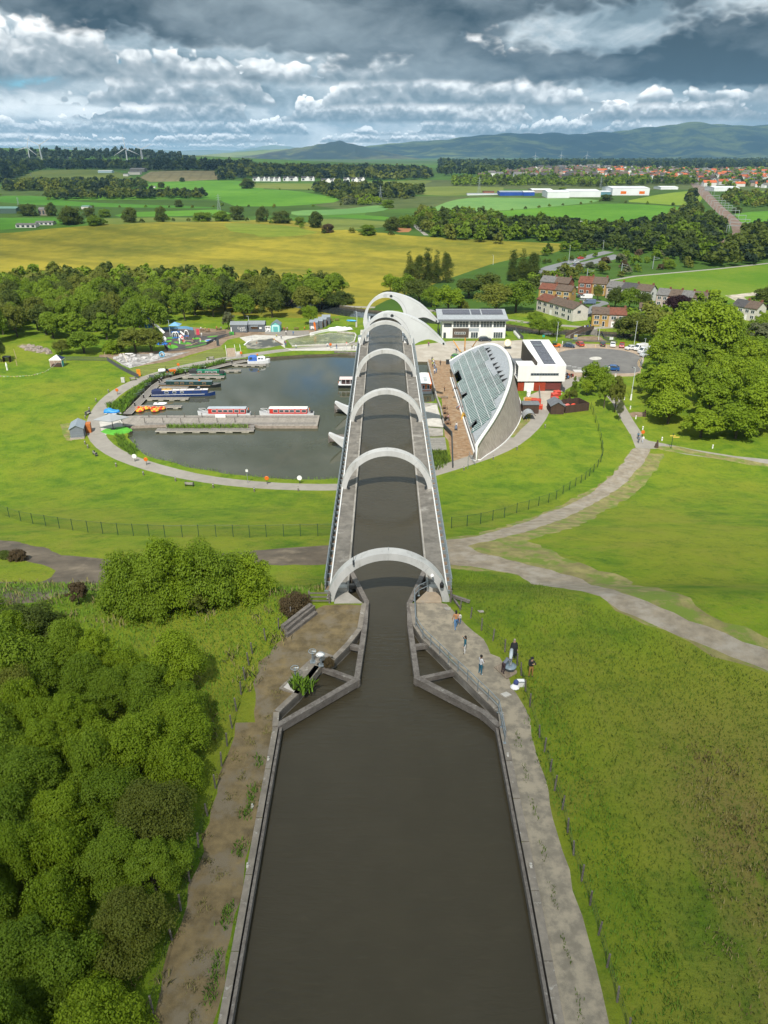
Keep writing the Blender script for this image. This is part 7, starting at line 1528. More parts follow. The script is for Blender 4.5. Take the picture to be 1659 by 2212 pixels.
wall([XY(P('b1',*q))for q in((1210,580),(1330,585),(1470,590))],-1.0,.35,1.6,TIMBER,'timber_landing','weathered timber landing by the aqueduct at the back of the basin','landing')
A=P('b1',1280,330);b=B();b.ball((0,0,.4),1,WHITE,18,9,(4.6,2.6,.8));b.v=[(x*(1+.12*math.sin(y*3+x)),y*(1+.1*math.sin(x*1.7)),max(-.1,z*(.75+.4*math.sin(x*1.3)*math.cos(y*2.1))))for x,y,z in b.v];one(b,'tarpaulin_mound','low mound under a bright white tarpaulin beside the pod cabins','mound',A,0,None,True)
A=P('b1',1400,300);t=thing('canoe_rack','grey steel rack holding a blue canoe','rack',A);B().tube([(-1.5,0,0),(-1.5,0,2.2),(1.5,0,2.0),(1.5,0,0)],.06,STEEL,5).build('frame',t);B().box(1.6,-.3,0,2.2,.3,2.4,CONCL).build('cabinet',t)
one(B().loft([[(x,.45*r*math.cos(a),.35*r*math.sin(a))for a in np.linspace(0,2*PI,8,False)]for x,r in((-2.1,.1),(-1.5,.8),(0,1),(1.5,.8),(2.1,.1))],M('canoe_blue',(.06,.32,.65),.4,.2,1)),'canoe','bright blue inflatable canoe resting on the grey rack','canoe',A+Vector((0,0,2.5)),R(-14),None,True)
p0=None
for i,(w,x,y,rz,lab)in enumerate((('b1',1160,222,0,'dark picnic table nearest the blue-sided pod cabin'),('b1',1172,243,0,'dark picnic table in front on the small lawn'),('b1',1238,228,0,'dark picnic table on the lawn slope by the canoe'),('b2',1130,345,10,'picnic table left of the group by the wood'),('b2',1190,350,10,'picnic table among the group by the wood'),('b2',1310,332,0,'picnic table next to the leaf arch'),('b1',670,338,0,'picnic table beside the turquoise hut'),('b1',790,328,0,'picnic table on the grey decking'),('b4',352,1065,85,'orange-brown terrace table farthest from the ramp'),('b4',357,1120,85,'orange-brown terrace table second from the far end'),('b4',370,1180,85,'terrace table where two people sit'),('b4',388,1235,85,'terrace table closest to the glass rail'))):
 L=P(w,x,y)
 if not p0:
  p0=thing('picnic_table',lab,'picnic table',L,R(rz),'picnic tables');m=M('table_brown',(.16,.09,.05),.8)
  B().box(-.9,-.38,.7,.9,.38,.76,m).build('table_top',p0)
  for s in(-1,1):B().box(-.9,s*.75-.13,.42,.9,s*.75+.13,.47,m).build('seat',p0);B().bar((s*.65,-.8,0),(s*.65,.1,.74),.08,.08,m).bar((s*.65,.8,0),(s*.65,-.1,.74),.08,.08,m).build('leg',p0)
 else:dup(p0,L,R(rz),lab)
A=P('b1',1010,355);t=thing('feather_flag','orange feather flag in front of the nearest pod cabin','flag',A);b=B().add([(-.1,0,.6),(-.15,0,3.0),(-.5,0,3.9),(-.95,0,3.6),(-.9,0,2.2),(-.5,0,.8)],[(0,1,2,3,4,5)],ORG);b.add([(x,.03,z)for x,y,z in b.v[:6]],[(5,4,3,2,1,0)],ORG);b.build('flag',t);B().tube([(0,0,0),(-.1,0,3),(-.45,0,3.95)],.04,DARK,5).build('pole',t)
A=P('b2',470,300);A=G(*px('b2',500,290),4);A=Vector((A.x,A.y+4,0));t=thing('play_tower','tall play tower with a pointed blue roof rising above the trees','play tower',A);H=ztop(A.y,px('b2',450,190)[1]);BL=paint('play_blue',(.02,.16,.55))
b=B().add([(-1.8,-1.6,H),(1.2,-1.6,H-.3),(1.2,1.6,H-.3),(-1.8,1.6,H),(-1.6,0,H+3.4)],[(0,1,4),(1,2,4),(2,3,4),(3,0,4)],BL);b.build('roof',t);B().box(-1,-1,H-4,1.4,1,H-2.6,BL).build('cabin',t)
for x in(-1.1,1.1):
 for y in(-1.1,1.1):B().tube([(x,y,0),(x,y,H)],.12,paint('play_grey',(.35,.4,.45)),6).build('post',t)
B().tube([(1,-1,H-1.2),(4,-1.4,H-3.4),(6,-1.8,1)],.5,WHITE,8).build('slide',t)
A=P('b2',845,395);t=thing('play_unit','play unit with a pale blue square canopy on a pole','play unit',A);H=ztop(A.y,px('b2',845,275)[1])-A.z;B().add([(-2,-2,H),(2,-2,H),(2,2,H),(-2,2,H),(0,0,H+1.1)],[(0,1,4),(1,2,4),(2,3,4),(3,0,4)],paint('pale_blue',(.15,.34,.55))).build('canopy',t);B().tube([(0,0,0),(0,0,H+1)],.1,STEEL,6).build('pole',t);B().box(-1.5,-1.2,1.4,1.5,1.2,1.6,BL).build('platform',t);B().tube([(1.5,0,1.6),(3.0,-.4,.3)],.35,WHITE,8).build('slide',t)
for s in(-1.4,1.4):B().tube([(s,-1.1,0),(s,-1.1,2.6)],.08,STEEL,6).build('post',t)
wall([XY(P('b2',*q))for q in((660,330),(820,320),(950,318),(1030,335))],0,1.6,.08,MATS['paint_pale_blue'],'play_fence','blue mesh fence at the back of the play area','fence')
for x,y,lab in((825,420,'white and blue minigolf hoop nearest the blue splash'),(850,418,'white and blue minigolf hoop in the middle of the course'),(958,400,'white and blue minigolf hoop at the back of the course')):
 t=thing('minigolf_hoop',lab,'minigolf obstacle',P('b2',x,y),0,'minigolf hoops');B().tube([(-.7,0,0),(-.7,0,1.2),(-.45,0,1.9),(0,0,2.15),(.45,0,1.9),(.7,0,1.2),(.7,0,0)],.2,WHITE,8).build('hoop',t,True);B().box(-.9,-.3,0,.9,.3,.12,BL).build('base',t)
t=thing('minigolf_horn','red and white curved horn sculpture on the minigolf course','minigolf obstacle',P('b2',925,480));B().tube([(.3,0,0),(.1,0,1.0),(-.3,0,2.0),(-1.0,0,2.9)],[.55,.6,.65,.45],M('red_white_swirl',(.6,.1,.1),.5,.1,1,col2=(.72,.72,.72),c2=(.49,.51),sc2=1.2),10).build('horn',t,True);B().tube([(-1.4,0,0),(-1.3,0,1.9)],.3,WHITE,8).build('post',t)
t=thing('minigolf_splash','blue splash-shaped slab with white figure at the tree edge','minigolf obstacle',P('b2',685,485));B().lathe([(2.0,0),(1.9,.15),(.3,.25)],BL,14).build('slab',t);B().ball((.9,.3,1.5),.9,WHITE,10,7,(1,.6,1.2)).build('figure',t,True)
t=thing('minigolf_pond','bright blue pond slab edged with stones','minigolf obstacle',P('b2',1215,452));B().lathe([(1.6,0),(1.6,.1)],BL,16).build('water',t);B().tube([(1.7*math.cos(a),1.7*math.sin(a),.1)for a in np.linspace(0,2*PI,17)],.18,CONCL,5).build('rim',t)
wall([XY(P('b2',*q))for q in((945,505),(1020,500),(1080,478))],0,1.0,.3,M('log_wood',(.34,.26,.18),.85,.3,3),'log_wall','curved wall of upright pale logs on the minigolf course','wall');wall([XY(P('b2',*q))for q in((930,448),(1000,452),(1035,460))],0,.9,.3,MATS['log_wood'],'log_wall','shorter wall of upright logs behind the horn sculpture','wall')
t=thing('water_pump','leaning timber trough pole of the water play area','water trough',P('b2',312,700));Q=PZ('b2',255,590,3.4);B().tube([(0,0,.3),tuple(Q-t.location)],.16,M('pale_timber',(.48,.44,.38),.8),6).build('trough',t);B().tube([(0,0,-.2),(0,0,.9)],.14,TIMBER,6).build('post',t)
t=thing('waterwheel','small blue water wheel in the water play area','water wheel',P('b2',688,632));B().tube([(.8*math.cos(a),0,.95+.8*math.sin(a))for a in np.linspace(0,2*PI,15)],.2,paint('wheel_blue',(.12,.40,.62)),6).build('rim',t);B().box(-.1,-.3,0,.1,.3,1.0,DARK).build('stand',t)
t=thing('work_trestle','white trestle bench on the water play steps','bench',P('b2',325,622));B().box(-1.3,-.4,.8,1.3,.4,.95,WHITE).build('top',t)
for s in(-1,1):B().box(s*1.0-.08,-.3,0,s*1.0+.08,.3,.8,DARK).build('leg',t)
t=thing('mast_sculpture','tall upright orange timber mast on the wharf','sculpture',P('b4',577,425));H=ztop(t.location.y,px('b4',577,278)[1]);B().tube([(0,0,0),(0,0,H)],.2,M('orange_timber',(.50,.24,.04),.6),7).build('mast',t);B().tube([(0,0,H),(0,0,H+.3)],[.12,.02],BLACK,6).build('cap',t)
for a,q,lab in(((537,442),(452,312),'leaning orange spar left of the tall mast'),((662,380),(712,306),'leaning orange spar right of the tall mast')):
 A=P('b4',*a);Q=PZ('b4',*q,3.2);t=thing('spar_sculpture',lab,'sculpture',A);B().tube([(0,0,0),tuple(Q-A)],.17,MATS['orange_timber'],6).build('spar',t);B().lathe([(.3,0),(.3,.15)],DARK,8).build('base',t)
A=P('b4',1058,398);t=thing('clock_disc','round cream clock disc on a dark plinth behind the glass roof','clock',A);B().lathe([(1.15,-.2),(1.3,-.1),(1.3,.1),(1.15,.2)],M('gold_rim',(.62,.50,.28),.4),20,(-.3,0,1.9),1).build('ring',t);B().lathe([(1.1,-.22),(1.1,-.2)],M('clock_face',(.70,.68,.60),.5),20,(-.3,0,1.9),1).build('face',t);B().box(-1.2,-.6,0,1.0,.6,.6,DARK).build('plinth',t);B().box(-.33,-.24,1.9,-.27,-.22,2.7,DARK).build('hand',t)
A=P('b4',842,280);t=thing('horse_statue','rusty brown heavy horse statue with lowered head by the office block','statue',A);HB=M('rust_brown',(.16,.07,.03),.8,.4,5)
b=B().loft([[(x,.45*r*math.cos(a),z+.5*r*math.sin(a))for a in np.linspace(0,2*PI,10,False)]for x,r,z in((-1.25,.35,1.75),(-1.0,.95,1.7),(-.3,1.0,1.6),(.4,1.0,1.6),(.85,.9,1.7),(1.15,.55,1.75),(1.5,.42,1.6),(1.8,.36,1.25),(1.9,.30,.9),(1.98,.2,.55))],HB)
for x,y in((-.95,-.25),(-.85,.25),(.75,-.25),(.85,.25)):b.tube([(x,y,1.6),(x+(.12 if x>0 else-.08),y,.85),(x,y,.12),(x+.08,y,0)],[.25,.14,.11,.16],HB,7)
b.tube([(-1.2,0,1.9),(-1.5,0,1.6),(-1.55,0,.8)],[.08,.14,.06],HB,6);b.tube([(1.62,-.1,1.62),(1.66,-.14,1.8)],[.06,.02],HB,5).tube([(1.62,.1,1.62),(1.66,.14,1.8)],[.06,.02],HB,5);b.build('body',t,True);B().box(-1.5,-.7,-.1,1.9,.7,.02,CONC).build('plinth',t)
for i in range(5):
 t=thing('cycle_panel','white panel with bicycle in the rank beside the dark screen','cycle dock',P('b4',1128+i*12,236+i*14),R(-50),'row of cycle docks');B().box(-.5,-.04,.1,.5,.04,1.2,WHITE).build('panel',t);B().tube([(.33*math.cos(a),-.3,.34+.33*math.sin(a))for a in np.linspace(0,2*PI,13)],.04,BLACK,4).build('wheel',t)
t=thing('finger_post','green finger post with yellow arms at the path junction','signpost',P('w3',1058,1228));B().tube([(0,0,0),(0,0,3.4)],.07,GPOST,6).build('post',t);B().box(0,-.04,2.6,1.5,.04,2.85,M('sign_gold',(.55,.42,.08),.5)).build('arm',t);B().box(-.7,-.04,2.95,.6,.04,3.2,MATS['sign_gold']).build('arm',t);B().ball((0,0,3.5),.14,GPOST,8,6).build('finial',t)
for(x,y),lab in(((968,1222),'dark carved stump seat at the path junction'),((893,1030),'dark carved stump on the brown patch by the wood')):
 t=thing('carved_stump',lab,'sculpture',P('w3',x,y));B().lathe([(.5,0),(.42,.5),(.35,.9),(.3,1.0)],M('dark_stump',(.06,.04,.03),.9,.3,4),9).build('trunk',t);B().tube([(.1,.1,.9),(.15,.2,1.7)],[.28,.12],MATS['dark_stump'],7).build('backrest',t)
A=P('w1',1113,1285);t=thing('barrier_gate','grey swing gate and pole across the path by the near tip','gate',A);B().tube([(0,0,0),(0,0,3.0)],.06,STEEL,6).build('pole',t);Q=P('w1',1163,1265)-A;Q2=P('w1',1120,1200)-A
for z in(.2,.6,1.0):B().bar((Q2.x,Q2.y,z),(Q.x,Q.y,z),.05,.06,STEEL).build('bar',t)
for(x,y,c,lab)in((480,760,(.5,.35,.05),'large planter of orange and green plants in the upper roof notch'),(500,720,(.06,.2,.03),'planter with spiky green plant in the upper roof notch'),(672,1240,(.05,.2,.03),'planter of green plants in the lower roof notch'),(575,925,(.06,.2,.04),'planter of green plants in the middle roof notch')):
 t=thing('planter',lab,'planter',P('b4',x,y));B().lathe([(.6,0),(.75,.8),(.65,.85)],DARK,10).build('pot',t);b=B()
 for k in range(70):a=rng.uniform(0,2*PI);e=rng.uniform(.3,1.4);p=Vector((math.cos(a)*math.cos(e),math.sin(a)*math.cos(e),math.sin(e)))*rng.uniform(.7,1.7);n=Vector((-math.sin(a),math.cos(a),0))*.14;b.add([Vector((0,0,.8)),p*.6+n+Vector((0,0,.8)),p+Vector((0,0,.8)),p*.6-n+Vector((0,0,.8))],[(0,1,2,3)],M('planter_%.2f'%c[0],c,.7,.5,3))
 b.build('foliage',t)
t=thing('chair_stack','stack of yellow terrace chairs leaning along the low wall','chairs',P('b4',556,1160),R(80))
for k in range(8):B().box(-1.8+k*.45,-.25,0,-1.45+k*.45,.25,.9,M('chair_yellow',(.55,.33,.05),.6)).build('chair',t)
t=thing('pushchair','dark pushchair in front of the person in white','pushchair',P('b4',480,1302));B().prism([(-.3,-.4),(.3,-.4),(.3,.4),(-.3,.4)],[.4]*4,[.7,.7,1.1,1.1],cloth((.10,.12,.16))).build('seat',t)
for x in(-.3,.3):
 for y in(-.4,.4):B().lathe([(.14,x-.03),(.14,x+.03)],BLACK,10,(0,y,.14),0).build('wheel',t)
t=thing('waste_bin','dark bin at the far corner of the brown terrace','bin',P('b4',388,570));B().box(-.5,-.5,0,.5,.5,1.3,DARK).build('body',t);B().box(-.55,-.55,1.3,.55,.55,1.4,BLACK).build('lid',t)
for x,y,lab in((350,950,'pale bench across the terrace at the dock end'),(490,945,'dark bench by the middle roof notch')):t=thing('terrace_bench',lab,'bench',P('b4',x,y));B().box(-1,-.22,.4,1,.22,.48,TIMBER).build('seat',t);B().box(-.9,-.18,0,-.8,.18,.4,DARK).build('leg',t);B().box(.8,-.18,0,.9,.18,.4,DARK).build('leg',t)
for i,(a,q)in enumerate((((528,385),(534,352)),((590,400),(598,362)),((650,388),(658,372)),((880,360),(872,330)),((978,358),(975,330)),((1085,362),(1082,335)),((1290,395),(1310,375)))):
 A,Q=P('b5',*a),P('b5',*q);b=B().bar((0,0,.012),(Q.x-A.x,Q.y-A.y,.012),.16,.02,M('ochre_line',(.55,.38,.17),.8));struct(b.build('bay_marking',None,False,A))
for i,x in enumerate((650,706,758,815,872)):A=P('b5',x,534+i*11);struct(B().box(-.7,-.12,.004,.7,.12,.018,WHITE).build('road_marking',None,False,A))
for x,y in((795,597),(905,600)):A=P('b5',x,y);struct(B().box(-1.3,-1.6,.004,1.3,1.6,.016,M('worn_white',(.45,.44,.42),.9,.2,2)).build('road_marking',None,False,A))
for k in(0,1):pts=[P('b5',x+k*14,y)+Vector((0,0,.02))for x,y in((1425,475),(1408,510),(1412,545),(1438,572))];struct(B().tube([p-pts[0]for p in pts],.09,MATS['ochre_line'],4).build('road_marking',None,False,pts[0]))
# trees, grass, the far country
def leaf_mat(name,a,b_,tr=.45):
 m,nt,b,tc=newmat(name);oi=nt.nodes.new('ShaderNodeObjectInfo');ge=nt.nodes.new('ShaderNodeNewGeometry')
 f=(S(nt,oi.outputs['Random'])*.55+S(nt,ge.outputs['Random Per Island'])*.35+nz(nt,tc,1.6,3)*.5-.2).cl()
 c=mixc(nt,f,a,b_);nt.links.new(c,b.inputs['Base Color']);b.inputs['Roughness'].default_value=.6;b.inputs['Specular IOR Level'].default_value=.25
 t=nt.nodes.new('ShaderNodeBsdfTranslucent');nt.links.new(c,t.inputs[0]);mx=nt.nodes.new('ShaderNodeMixShader');mx.inputs[0].default_value=tr
 nt.links.new(b.outputs[0],mx.inputs[1]);nt.links.new(t.outputs[0],mx.inputs[2]);nt.links.new(mx.outputs[0],nt.nodes['Material Output'].inputs[0]);return m
LM=dict(mid=leaf_mat('leaf_mid',(.118,.195,.012),(.225,.32,.020)),dark=leaf_mat('leaf_dark',(.062,.098,.016),(.125,.16,.022)),bright=leaf_mat('leaf_bright',(.15,.235,.010),(.275,.375,.018)),olive=leaf_mat('leaf_olive',(.115,.145,.02),(.21,.235,.03)),fir_shade=leaf_mat('leaf_fir_shade',(.020,.040,.018),(.045,.070,.026)),purple=leaf_mat('leaf_purple',(.030,.012,.016),(.055,.02,.024)),pale=leaf_mat('leaf_pale',(.10,.13,.05),(.19,.20,.10)),brown=leaf_mat('leaf_brown',(.08,.055,.03),(.15,.11,.05)))  # fir: conifer green, also cloud shade put into the far woods' colour
BARKM=M('bark',(.085,.068,.05),.9,.3,6,.03,14)
def npmesh(name,V,F,mat):
 me=bpy.data.meshes.new(name);n=len(F);k=F.shape[1]
 me.vertices.add(len(V));me.vertices.foreach_set('co',V.astype(np.float32).ravel());me.loops.add(n*k);me.loops.foreach_set('vertex_index',F.astype(np.int32).ravel())
 me.polygons.add(n);me.polygons.foreach_set('loop_start',np.arange(0,n*k,k,dtype=np.int32));me.materials.append(mat);me.update(calc_edges=True);return me
def leaves(Pp,N,ls,r):
 n=len(Pp);a=r.normal(size=(n,3));N=N/np.linalg.norm(N,axis=1,keepdims=True);t=np.cross(N,a);t/=np.linalg.norm(t,axis=1,keepdims=True)+1e-9;b=np.cross(N,t)
 s=ls*r.uniform(.6,1.25,(n,1));w=s*r.uniform(.5,.8,(n,1))
 V=np.stack([Pp-t*s,Pp-b*w+N*s*.15,Pp+t*s,Pp+b*w+N*s*.15],1).reshape(-1,3)
 return V,np.arange(4*n).reshape(n,4)
def crown_geo(n,ls,seed,kind='dome'):
 r=np.random.default_rng(seed)
 if kind=='column':nb=26;z=r.uniform(.1,4.6,nb);q=r.uniform(0,2*PI,nb);rr=r.uniform(0,.55,nb)*np.sqrt(np.clip(1.05-np.abs(z-1.9)/3.2,.05,1));ce=np.stack([rr*np.cos(q),rr*np.sin(q),z],1);ra=r.uniform(.34,.6,nb)*np.clip(1.25-z/5.2,.35,1);st=np.array([1,1,1.7])
 elif kind=='cone':nb=30;z=r.uniform(0,2.3,nb);q=r.uniform(0,2*PI,nb);rr=(1-z/2.5)*r.uniform(.3,.75,nb);ce=np.stack([rr*np.cos(q),rr*np.sin(q),z],1);ra=.14+.28*(1-z/2.5);st=np.array([1,1,.9])
 else:
  nb=95 if n>9000 else 60 if n>2000 else 30;u=r.normal(size=(nb,3));u/=np.linalg.norm(u,axis=1,keepdims=True);u[:,2]=(u[:,2]if kind=='full' else np.abs(u[:,2]))*(1.0 if kind=='bush' else 1.25)-(.05 if kind=='bush' else .35)
  u[:,:2]*=1+.16*np.sin(np.arctan2(u[:,1],u[:,0])*3+seed)[:,None];ce=u*r.uniform(.42,.92,(nb,1));ce[:,2]=ce[:,2]*.95+(.15 if kind=='bush' else .72);ra=r.uniform(.11,.34,nb);st=np.array([1,1,.85])
  if kind=='full':ce[:,2]=u[:,2]*r.uniform(.5,.85,nb)*.8+.78
  if kind=='loose':ra*=.72
 pw=ra**2;id_=r.choice(nb,n,p=pw/pw.sum());d=r.normal(size=(n,3));d/=np.linalg.norm(d,axis=1,keepdims=True);fl=r.random(n)<.7;d[fl,2]=np.abs(d[fl,2])
 p=ce[id_]+d*(ra[id_]*r.uniform(.4,1.35,n)**.6)[:,None]*st
 return leaves(p,d+r.normal(size=(n,3))*.45+np.array([0,0,.75]),ls,r)
PROTO={}
SPEC=dict(near=(30000,.028),mid=(8000,.055),far=(700,.17))
def crown_mesh(kind,lod,var,mat):
 k=(kind,lod,var,mat)
 if k not in PROTO:
  n,ls=SPEC[lod];g=PROTO.get((kind,lod,var))
  if g is None:g=PROTO[(kind,lod,var)]=crown_geo(n,ls,31*var+len(kind)*7+n,kind)
  PROTO[k]=npmesh('crown',g[0],g[1],LM[mat])
 return PROTO[k]
def trunk_mesh(var,kind):
 k=('trunk',var,kind)
 if k not in PROTO:
  b=B();h=3.6 if kind=='column' else 1.5;r=random.Random(var);b.tube([(0,0,-.35),(.01,.01,.2),(r.uniform(-.06,.06),r.uniform(-.06,.06),.6),(0,0,h)],[.085,.062,.05,.01],BARKM,7)
  for i in range(6):
   a=i*1.05+r.random();z=r.uniform(.25,.8);b.tube([(0,0,z),(.3*math.cos(a),.3*math.sin(a),z+.3),(.62*math.cos(a),.62*math.sin(a),z+.5)],[.032,.02,.008],BARKM,5)
  PROTO[k]=b.mesh('trunk')
 return PROTO[k]
NT=[0]
def tree(L,R_,H,kind,lod,mat,lab,grp=None,name=None,parts=True):
 NT[0]+=1;v=NT[0]%3;me=crown_mesh(kind,lod,v,mat);top={'column':4.9,'cone':2.5,'bush':1.2,'full':1.75}.get(kind,1.72);off=0 if kind in('bush','column','full')else .18
 nm=name or dict(column='poplar_tree',cone='conifer',bush='shrub').get(kind,'broadleaf_tree')
 if parts:
  t=thing(nm,lab,'shrub' if kind=='bush' else 'tree',L,rng.uniform(0,6.28),grp)
  c=link('crown',me,t,(0,0,off));k=link('trunk',trunk_mesh(v,kind),t);k.scale.z=.42 if kind=='bush' else 1
 else:t=link(nm,me,None,L);t.rotation_euler.z=rng.uniform(0,6.28);tag(t,lab,'tree',grp)
 t.scale=(R_,R_*rng.uniform(.9,1.1),H/top);return t
def tpx(w,bx,by,top,wid,kind,lod,mat,lab,grp=None,z=None,name=None):
 L=PZ(w,bx,by,z)if z is not None else P(w,bx,by);H=max(1.,ztop(L.y,px(w,bx,top)[1])-L.z);sc=WIN[w][2]/1659/1.85172;R_=wid*sc/pxm(L.y,L.z+H/2)/2
 return tree(L,R_,H,kind,lod,mat,lab,grp,name)
def fill(poly,sp,k=None):
 xs=[p[0]for p in poly];ys=[p[1]for p in poly];out=[];cell={}
 A=(max(xs)-min(xs))*(max(ys)-min(ys));n=int(A/sp**2*6)
 X=nrng.uniform(min(xs),max(xs),n);Y=nrng.uniform(min(ys),max(ys),n);ok=inpoly(X,Y,poly)
 for x,y in zip(X[ok],Y[ok]):
  c=(int(x//sp),int(y//sp))
  if any((x-a)**2+(y-b)**2<sp*sp for i in(-1,0,1)for j in(-1,0,1)for a,b in cell.get((c[0]+i,c[1]+j),())):continue
  cell.setdefault(c,[]).append((x,y));out.append((float(x),float(y)))
 return out
def wd(w,pts):return[XY(P(w,*p))for p in pts]
NG='trees of the wood beside the canal'
NB=[XY(G(x,y,25))for x,y in((-420,1480),(-200,1420),(0,1415),(130,1440),(300,1455),(390,1490),(415,1600),(385,1800),(335,2000),(280,2300),(0,2500),(-420,2200))]
for x,y in fill(NB,2.25):
 r=rng.uniform(1.5,2.4);tree((x,y,zt(x,y)-.4),r,rng.uniform(3.6,5.2),rng.choice(['dome','dome','bush','loose']),'near',rng.choice(['mid','bright','mid','olive','bright','mid','mid','bright']),'dense green broadleaf tree in the wood left of the brown canal verge',NG)
for x,y,top,w,m in((60,1395,1300,170,'dark'),(-30,1370,1295,150,'mid'),(20,1480,1340,190,'mid')):tpx('d',x*1.0,y,top,w,'bush','near',m,'dark leafy bush at the left edge beside the muddy track','bushes at the left edge')
for i,(x,top,by,wd_,lab)in enumerate(((640,225,520,300,'big rounded shrub at the left end of the large clump by the track'),(810,180,500,330,'tallest rounded shrub in the large clump by the track'),(980,178,470,330,'broad shrub right of the middle in the large clump by the track'),(1150,240,445,290,'shrub at the right end of the large clump, towards the aqueduct'),(740,260,540,260,'shrub at the near foot of the large clump by the track'))):
 tpx('c2',x,by,top,wd_,'bush','near','bright' if i%2 else 'mid',lab)
for w,x,y,top,wid,kind,mat,lab in(('c2',375,490,385,110,'loose','brown','thin brownish sapling beside the muddy track'),('c2',90,285,230,90,'bush','brown','orange-brown gorse bush on the little grass island'),('c2',25,275,232,80,'bush','dark','dark gorse bush at the left edge of the grass island'),('c2',1400,520,445,160,'bush','brown','brown scrubby bush behind the wooden barrier'),('c2',935,540,440,130,'loose','olive','thin bronze sapling in front of the large clump'),('b7',630,985,900,110,'bush','brown','straggly brown weed at the top of the sluice slab')):tpx(w,x,y,top,wid,kind,'mid',mat,lab,None,25 if(w,y)in(('b7',985),)else None)
WG='trees of the wood behind the marina';cand=fill(wd('d',[(-60,748),(60,735),(150,735),(215,735),(330,728),(345,708),(420,688),(520,690),(620,686),(690,672),(700,655),(760,645),(700,634),(520,612),(330,600),(200,602),(-60,628)]),7.6)
cand.sort(key=lambda p:p[1]);nb_=0
for x,y in cand[:115]:tree((x,y,zt(x,y)-.3),rng.uniform(4.2,5.8),rng.uniform(9.5,13.5),rng.choice(['dome','dome','loose']),'mid',rng.choice(['mid','dark','olive','mid','dark']),'tall green tree in the dense wood behind the marina and playground',WG)
back=cand[115:]
for a in(('c1',590,275,150,170,'dome','olive','olive rounded tree behind the gazebo'),('c1',800,265,60,300,'dome','mid','broad tree on the lawn edge right of the gazebo'),('c1',1070,255,125,230,'bush','bright','bright low rounded tree behind the dark fence'),('c1',1290,255,40,300,'dome','olive','yellowish willow left of the minigolf'),('c1',1440,260,30,260,'dome','olive','yellowish willow overhanging the minigolf'),('c1',10,350,110,120,'dome','dark','dark tree at the left edge of the upper lawn'),('b2',1425,330,130,150,'loose','pale','leafless pale-blossomed tree next to the cargo cabins'),('b1',950,270,60,190,'dome','bright','bright tree behind the pod cabins')):tpx(*a[:5],a[5],'mid',*a[6:])
RG='trees of the bright wood right of the car park'
for x,y in fill(wd('w3',[(1010,700),(930,810),(925,960),(990,1090),(1060,1150),(1250,1185),(1659,1195),(2000,1210),(2000,600),(1659,520),(1450,480),(1250,470),(1120,520),(1060,640)]),7.8):
 tree((x,y,zt(x,y)-.3),rng.uniform(3.6,5.8),rng.uniform(7.5,13),rng.choice(['dome','dome','loose']),'mid',rng.choice(['bright','bright','mid','bright','bright']),'bright green broadleaf tree in the wood right of the car park',RG)
for a in(('w3',1290,700,320,330,'dome','bright','huge bright green tree rising above the right-hand wood'),('w3',1060,690,400,260,'dome','bright','large yellow-green tree left of the huge bright one'),('w3',1400,700,440,200,'dome','mid','mid green tree right of the huge bright one'),('w3',1580,640,450,260,'loose','pale','pale willowy tree at the right edge above the wood'),('w3',850,560,400,230,'dome','olive','olive tree between the ochre house and the car park lamp'),('w3',760,540,420,150,'dome','dark','dark tree beside the canal railings'),('w3',1150,560,430,220,'dome','olive','olive tree below the purple one'),('b8',1660,330,185,260,'dome','dark','dark tree by the sand patch at the right edge'),('b8',1010,350,240,190,'dome','purple','dark purple beech among the houses'),('b8',430,278,160,75,'dome','olive','slim olive tree in the estate yard'),('b8',555,335,180,125,'dome','dark','round dark tree left of three in front of the pale terrace'),('b8',655,340,188,150,'dome','mid','round middle tree of three in front of the pale terrace'),('b8',760,345,213,120,'dome','dark','round right tree of three in front of the pale terrace'),('b5',400,222,50,190,'dome','mid','leafy tree left of the slim lamp post by the canal'),('b5',545,245,70,190,'dome','mid','leafy tree right of the slim lamp post by the canal'),('b5',885,845,690,170,'dome','bright','small bright tree in the middle of the lawn'),('b5',960,800,520,300,'dome','bright','large bright tree hiding part of the turning circle'),('b5',1060,975,620,190,'loose','mid','slender birch-like tree on the lawn'),('b5',1170,1020,640,180,'loose','olive','slender tree beside the lawn path'),('b5',1213,1105,880,80,'loose','pale','thin pale sapling at the lawn path'),('b5',755,805,655,95,'cone','mid','tall conifer next to the motorbikes'),('b5',672,892,800,75,'cone','olive','small golden conifer by the red bins'),('b5',706,912,838,55,'cone','brown','bronze dwarf conifer beside the timber compound'),('b5',770,912,833,55,'cone','dark','dark dwarf conifer beside the timber compound'),('b5',738,855,780,110,'bush','olive','grey-green round shrub among the conifers'),('w1',985,245,80,205,'dome','bright','round bright willow behind the beak of the lift'),('w1',1080,245,150,80,'bush','olive','low olive shrub beside the round willow'),('w1',1300,260,60,260,'dome','olive','large olive tree behind the office block'),('w1',1430,250,40,260,'dome','mid','large mid green tree behind the office block, towards the houses'),('w1',1560,330,250,120,'dome','mid','tree at the canal in front of the grey-white terrace'),('w1',790,190,30,200,'dome','dark','dark tree above the far ring of the lift'),('w1',690,160,0,180,'dome','mid','mid green tree left above the far ring of the lift'),('w1',600,120,0,120,'dome','bright','bright tree at the rape field corner behind the lift'),('w1',1120,150,20,220,'dome','dark','dark tree left of the poplars'),('w1',1240,140,-10,200,'dome','dark','dark broad tree under the right poplars'),('w1',870,210,80,140,'dome','mid','tree just right of the far lift ring'),('w1',40,260,70,190,'dome','olive','olive willow at the end of the marina wood'),('w1',250,190,100,220,'bush','dark','dark hedge shrub along the far canal bank')):tpx(*a[:5],a[5],'mid',*a[6:])
